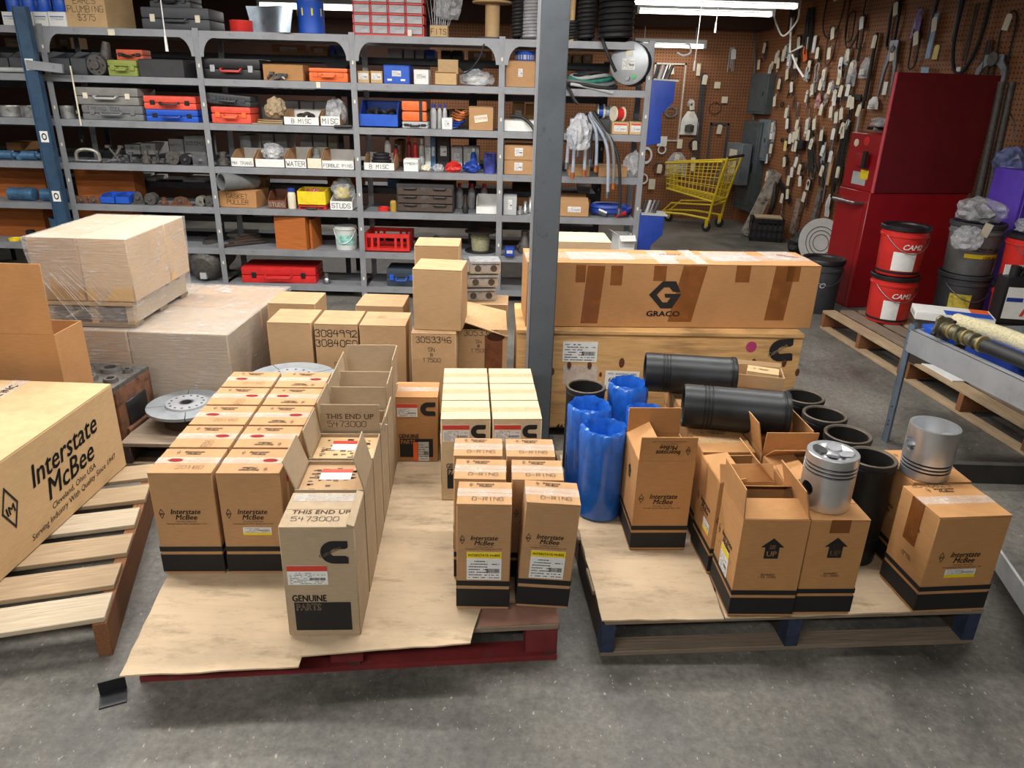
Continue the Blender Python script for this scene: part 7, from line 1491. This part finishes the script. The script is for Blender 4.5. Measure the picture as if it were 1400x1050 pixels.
# basket frame: front small (left), back big (right)
fl, fr, bl_, br = Vector((-.38, -.18, .48)), Vector((-.38, .18, .48)), Vector((.3, -.23, .38)), Vector((.3, .23, .38))
TL, TR, BLt, BRt = Vector((-.42, -.2, .80)), Vector((-.42, .2, .80)), Vector((.36, -.27, .88)), Vector((.36, .27, .88))
MB().tube([TL, TR, BRt, BLt], .013, 6, True).build('top_rim', YELC, t); MB().tube([fl, fr, br, bl_], .011, 6, True).build('bottom_rim', YELC, t)
def lerp(a_, b_, s_): return a_+(b_-a_)*s_
for nm, (a0, a1, b0, b1), nn in (('near_side', (fl, bl_, TL, BLt), 13), ('far_side', (fr, br, TR, BRt), 13), ('front_side', (fl, fr, TL, TR), 7), ('rear_side', (bl_, br, BLt, BRt), 8)):
    g_ = [[lerp(a0, a1, k/nn), lerp(b0, b1, k/nn)] for k in range(nn+1)]+[[lerp(a0, b0, k/5), lerp(a1, b1, k/5)] for k in range(1, 5)]
    o = wires('wire_'+nm, g_, .0045); o['kind'] = 'stuff'
o = wires('wire_floor', [[lerp(fl, bl_, k/10), lerp(fr, br, k/10)] for k in range(11)]+[[lerp(fl, fr, k/5), lerp(bl_, br, k/5)] for k in range(6)], .0045); o['kind'] = 'stuff'
for s_ in (-1, 1):
    MB().tube([(.42, s_*.26, .93), (.36, s_*.25, .7), (.28, s_*.23, .32), (.26, s_*.23, .14)], .016, 8).build('upright', YELC, t)
    MB().tube([(.26, s_*.23, .16), (-.1, s_*.2, .18), (-.45, s_*.15, .16)], .015, 8).build('base_rail', YELC, t)
    MB().tube([(.28, s_*.23, .34), (-.3, s_*.16, .3), (-.42, s_*.14, .18)], .01, 6).build('lower_rail', YELC, t)
MB().tube([(.28, -.23, .33), (.28, .23, .33)], .012, 6).build('cross_bar', YELC, t); MB().tube([(-.45, -.15, .16), (-.45, .15, .16)], .012, 6).build('cross_bar', YELC, t)
MB().cyl((.43, -.27, .93), (.43, .27, .93), .018, 10).build('handle', BLK, t)
o = wires('child_seat', [[(.34, -.2+k*.05, .86), (.2, -.2+k*.05, .6)] for k in range(9)], .004, m=MGREY); o['kind'] = 'stuff'
for (x, y) in ((.26, -.23), (.26, .23), (-.43, -.14), (-.43, .14)):
    w_ = MB().lathe([(.015, -.016), (.055, -.016), (.062, 0), (.055, .016), (.015, .016)], 18, Matrix.Translation((x-.02, y, .063)) @ Matrix.Rotation(R(90), 4, 'X')).build('wheel', RUB, t); MB().cyl((x-.02, y-.02, .063), (x-.02, y+.02, .063), .02, 10).build('hub', LGREY, w_)
    MB().box(x-.035, x+.01, y-.025, y+.025, .07, .15).build('caster_fork', YELC, t)
# black milk crate with papers
c_ = PZ(1047, 331, 0); t = thing('milk_crate', 'black plastic milk crate on the floor by the pegboard', 'crate', (c_.x, c_.y+.02, 0), R(-12)); w_ = .38; h_ = .27
for z0, z1 in ((0, .05), (.11, .14), (.22, h_)):
    for y_ in (0, .3-.012): MB().box(-w_/2, w_/2, y_, y_+.012, z0, z1).build('side_rail', BLK, t)
    for s_ in (-1, 1): MB().box(s_*(w_/2-.006)-.006, s_*(w_/2-.006)+.006, 0, .3, z0, z1).build('end_rail', BLK, t)
for k in range(7):
    for y_ in (0, .288): MB().box(-w_/2+k*(w_-.02)/6, -w_/2+k*(w_-.02)/6+.02, y_, y_+.012, .0, h_).build('upright_rib', BLK, t)
MB().box(-w_/2+.01, w_/2-.01, .012, .288, 0, .2).build('dark_contents', DGREY, t); MB().box(-w_*.4, w_*.42, .02, .28, .27, .285).build('paper_stack', K_TAN, t, (0, 0, .0))
# leaning patterned board
a_, b_ = PZ(1018, 324, 0), PW(1062, 235, .06); d_ = (b_-Vector((a_.x, a_.y, 0))); t = thing('leaning_board', 'long mottled board leaning against the pegboard', 'board', (a_.x, a_.y, .0), 0)
q_ = Vector((0, 0, 1)).rotation_difference(d_).to_matrix().to_4x4(); MB().box(-.07, .07, -.012, .012, .02, d_.length).build('board', mat('mottled_board', (150, 142, 130), .7, var=.5, scale=14, bump=.2), t).rotation_euler = q_.to_euler()
hose('leaning_strap', 'black limp strap bundle leaning beside the mottled board', cr([PZ(1040, 318, .01), PW(1056, 280, .12), PW(1060, 238, .06)]), .03, RUB, 'strap')
# small things by the red cabinet
c_ = PZ(1104, 352, 0); crumple('black_sack', 'slumped black sack on the floor behind the trash pail', (c_.x, c_.y+.1, 0), .17, RUB, .9, 61, 'sack')
c_ = PZ(1126, 372, 0); t = thing('round_sign', 'white round disc with ring marks leaning by the red cabinet', 'disc', (c_.x+.02, c_.y+.25, 0), R(-50)); o = MB().cyl((0, 0, .25), (0, .01, .25), .25, 36).build('disc_face', WHITE, t)
for k in (.16, .12, .08): MB().lathe([(k, 0), (k+.008, 0)], 28, close=False).build('ring_mark', INKGREY, t, (0, -.002, .25), (R(90), 0, 0))
carton('small_carton', 'small lettered carton at the foot of the red cabinet', .1, .1, .3, (c_.x+.08, c_.y+.02, 0), R(-20), K_LIGHT, tape=None)
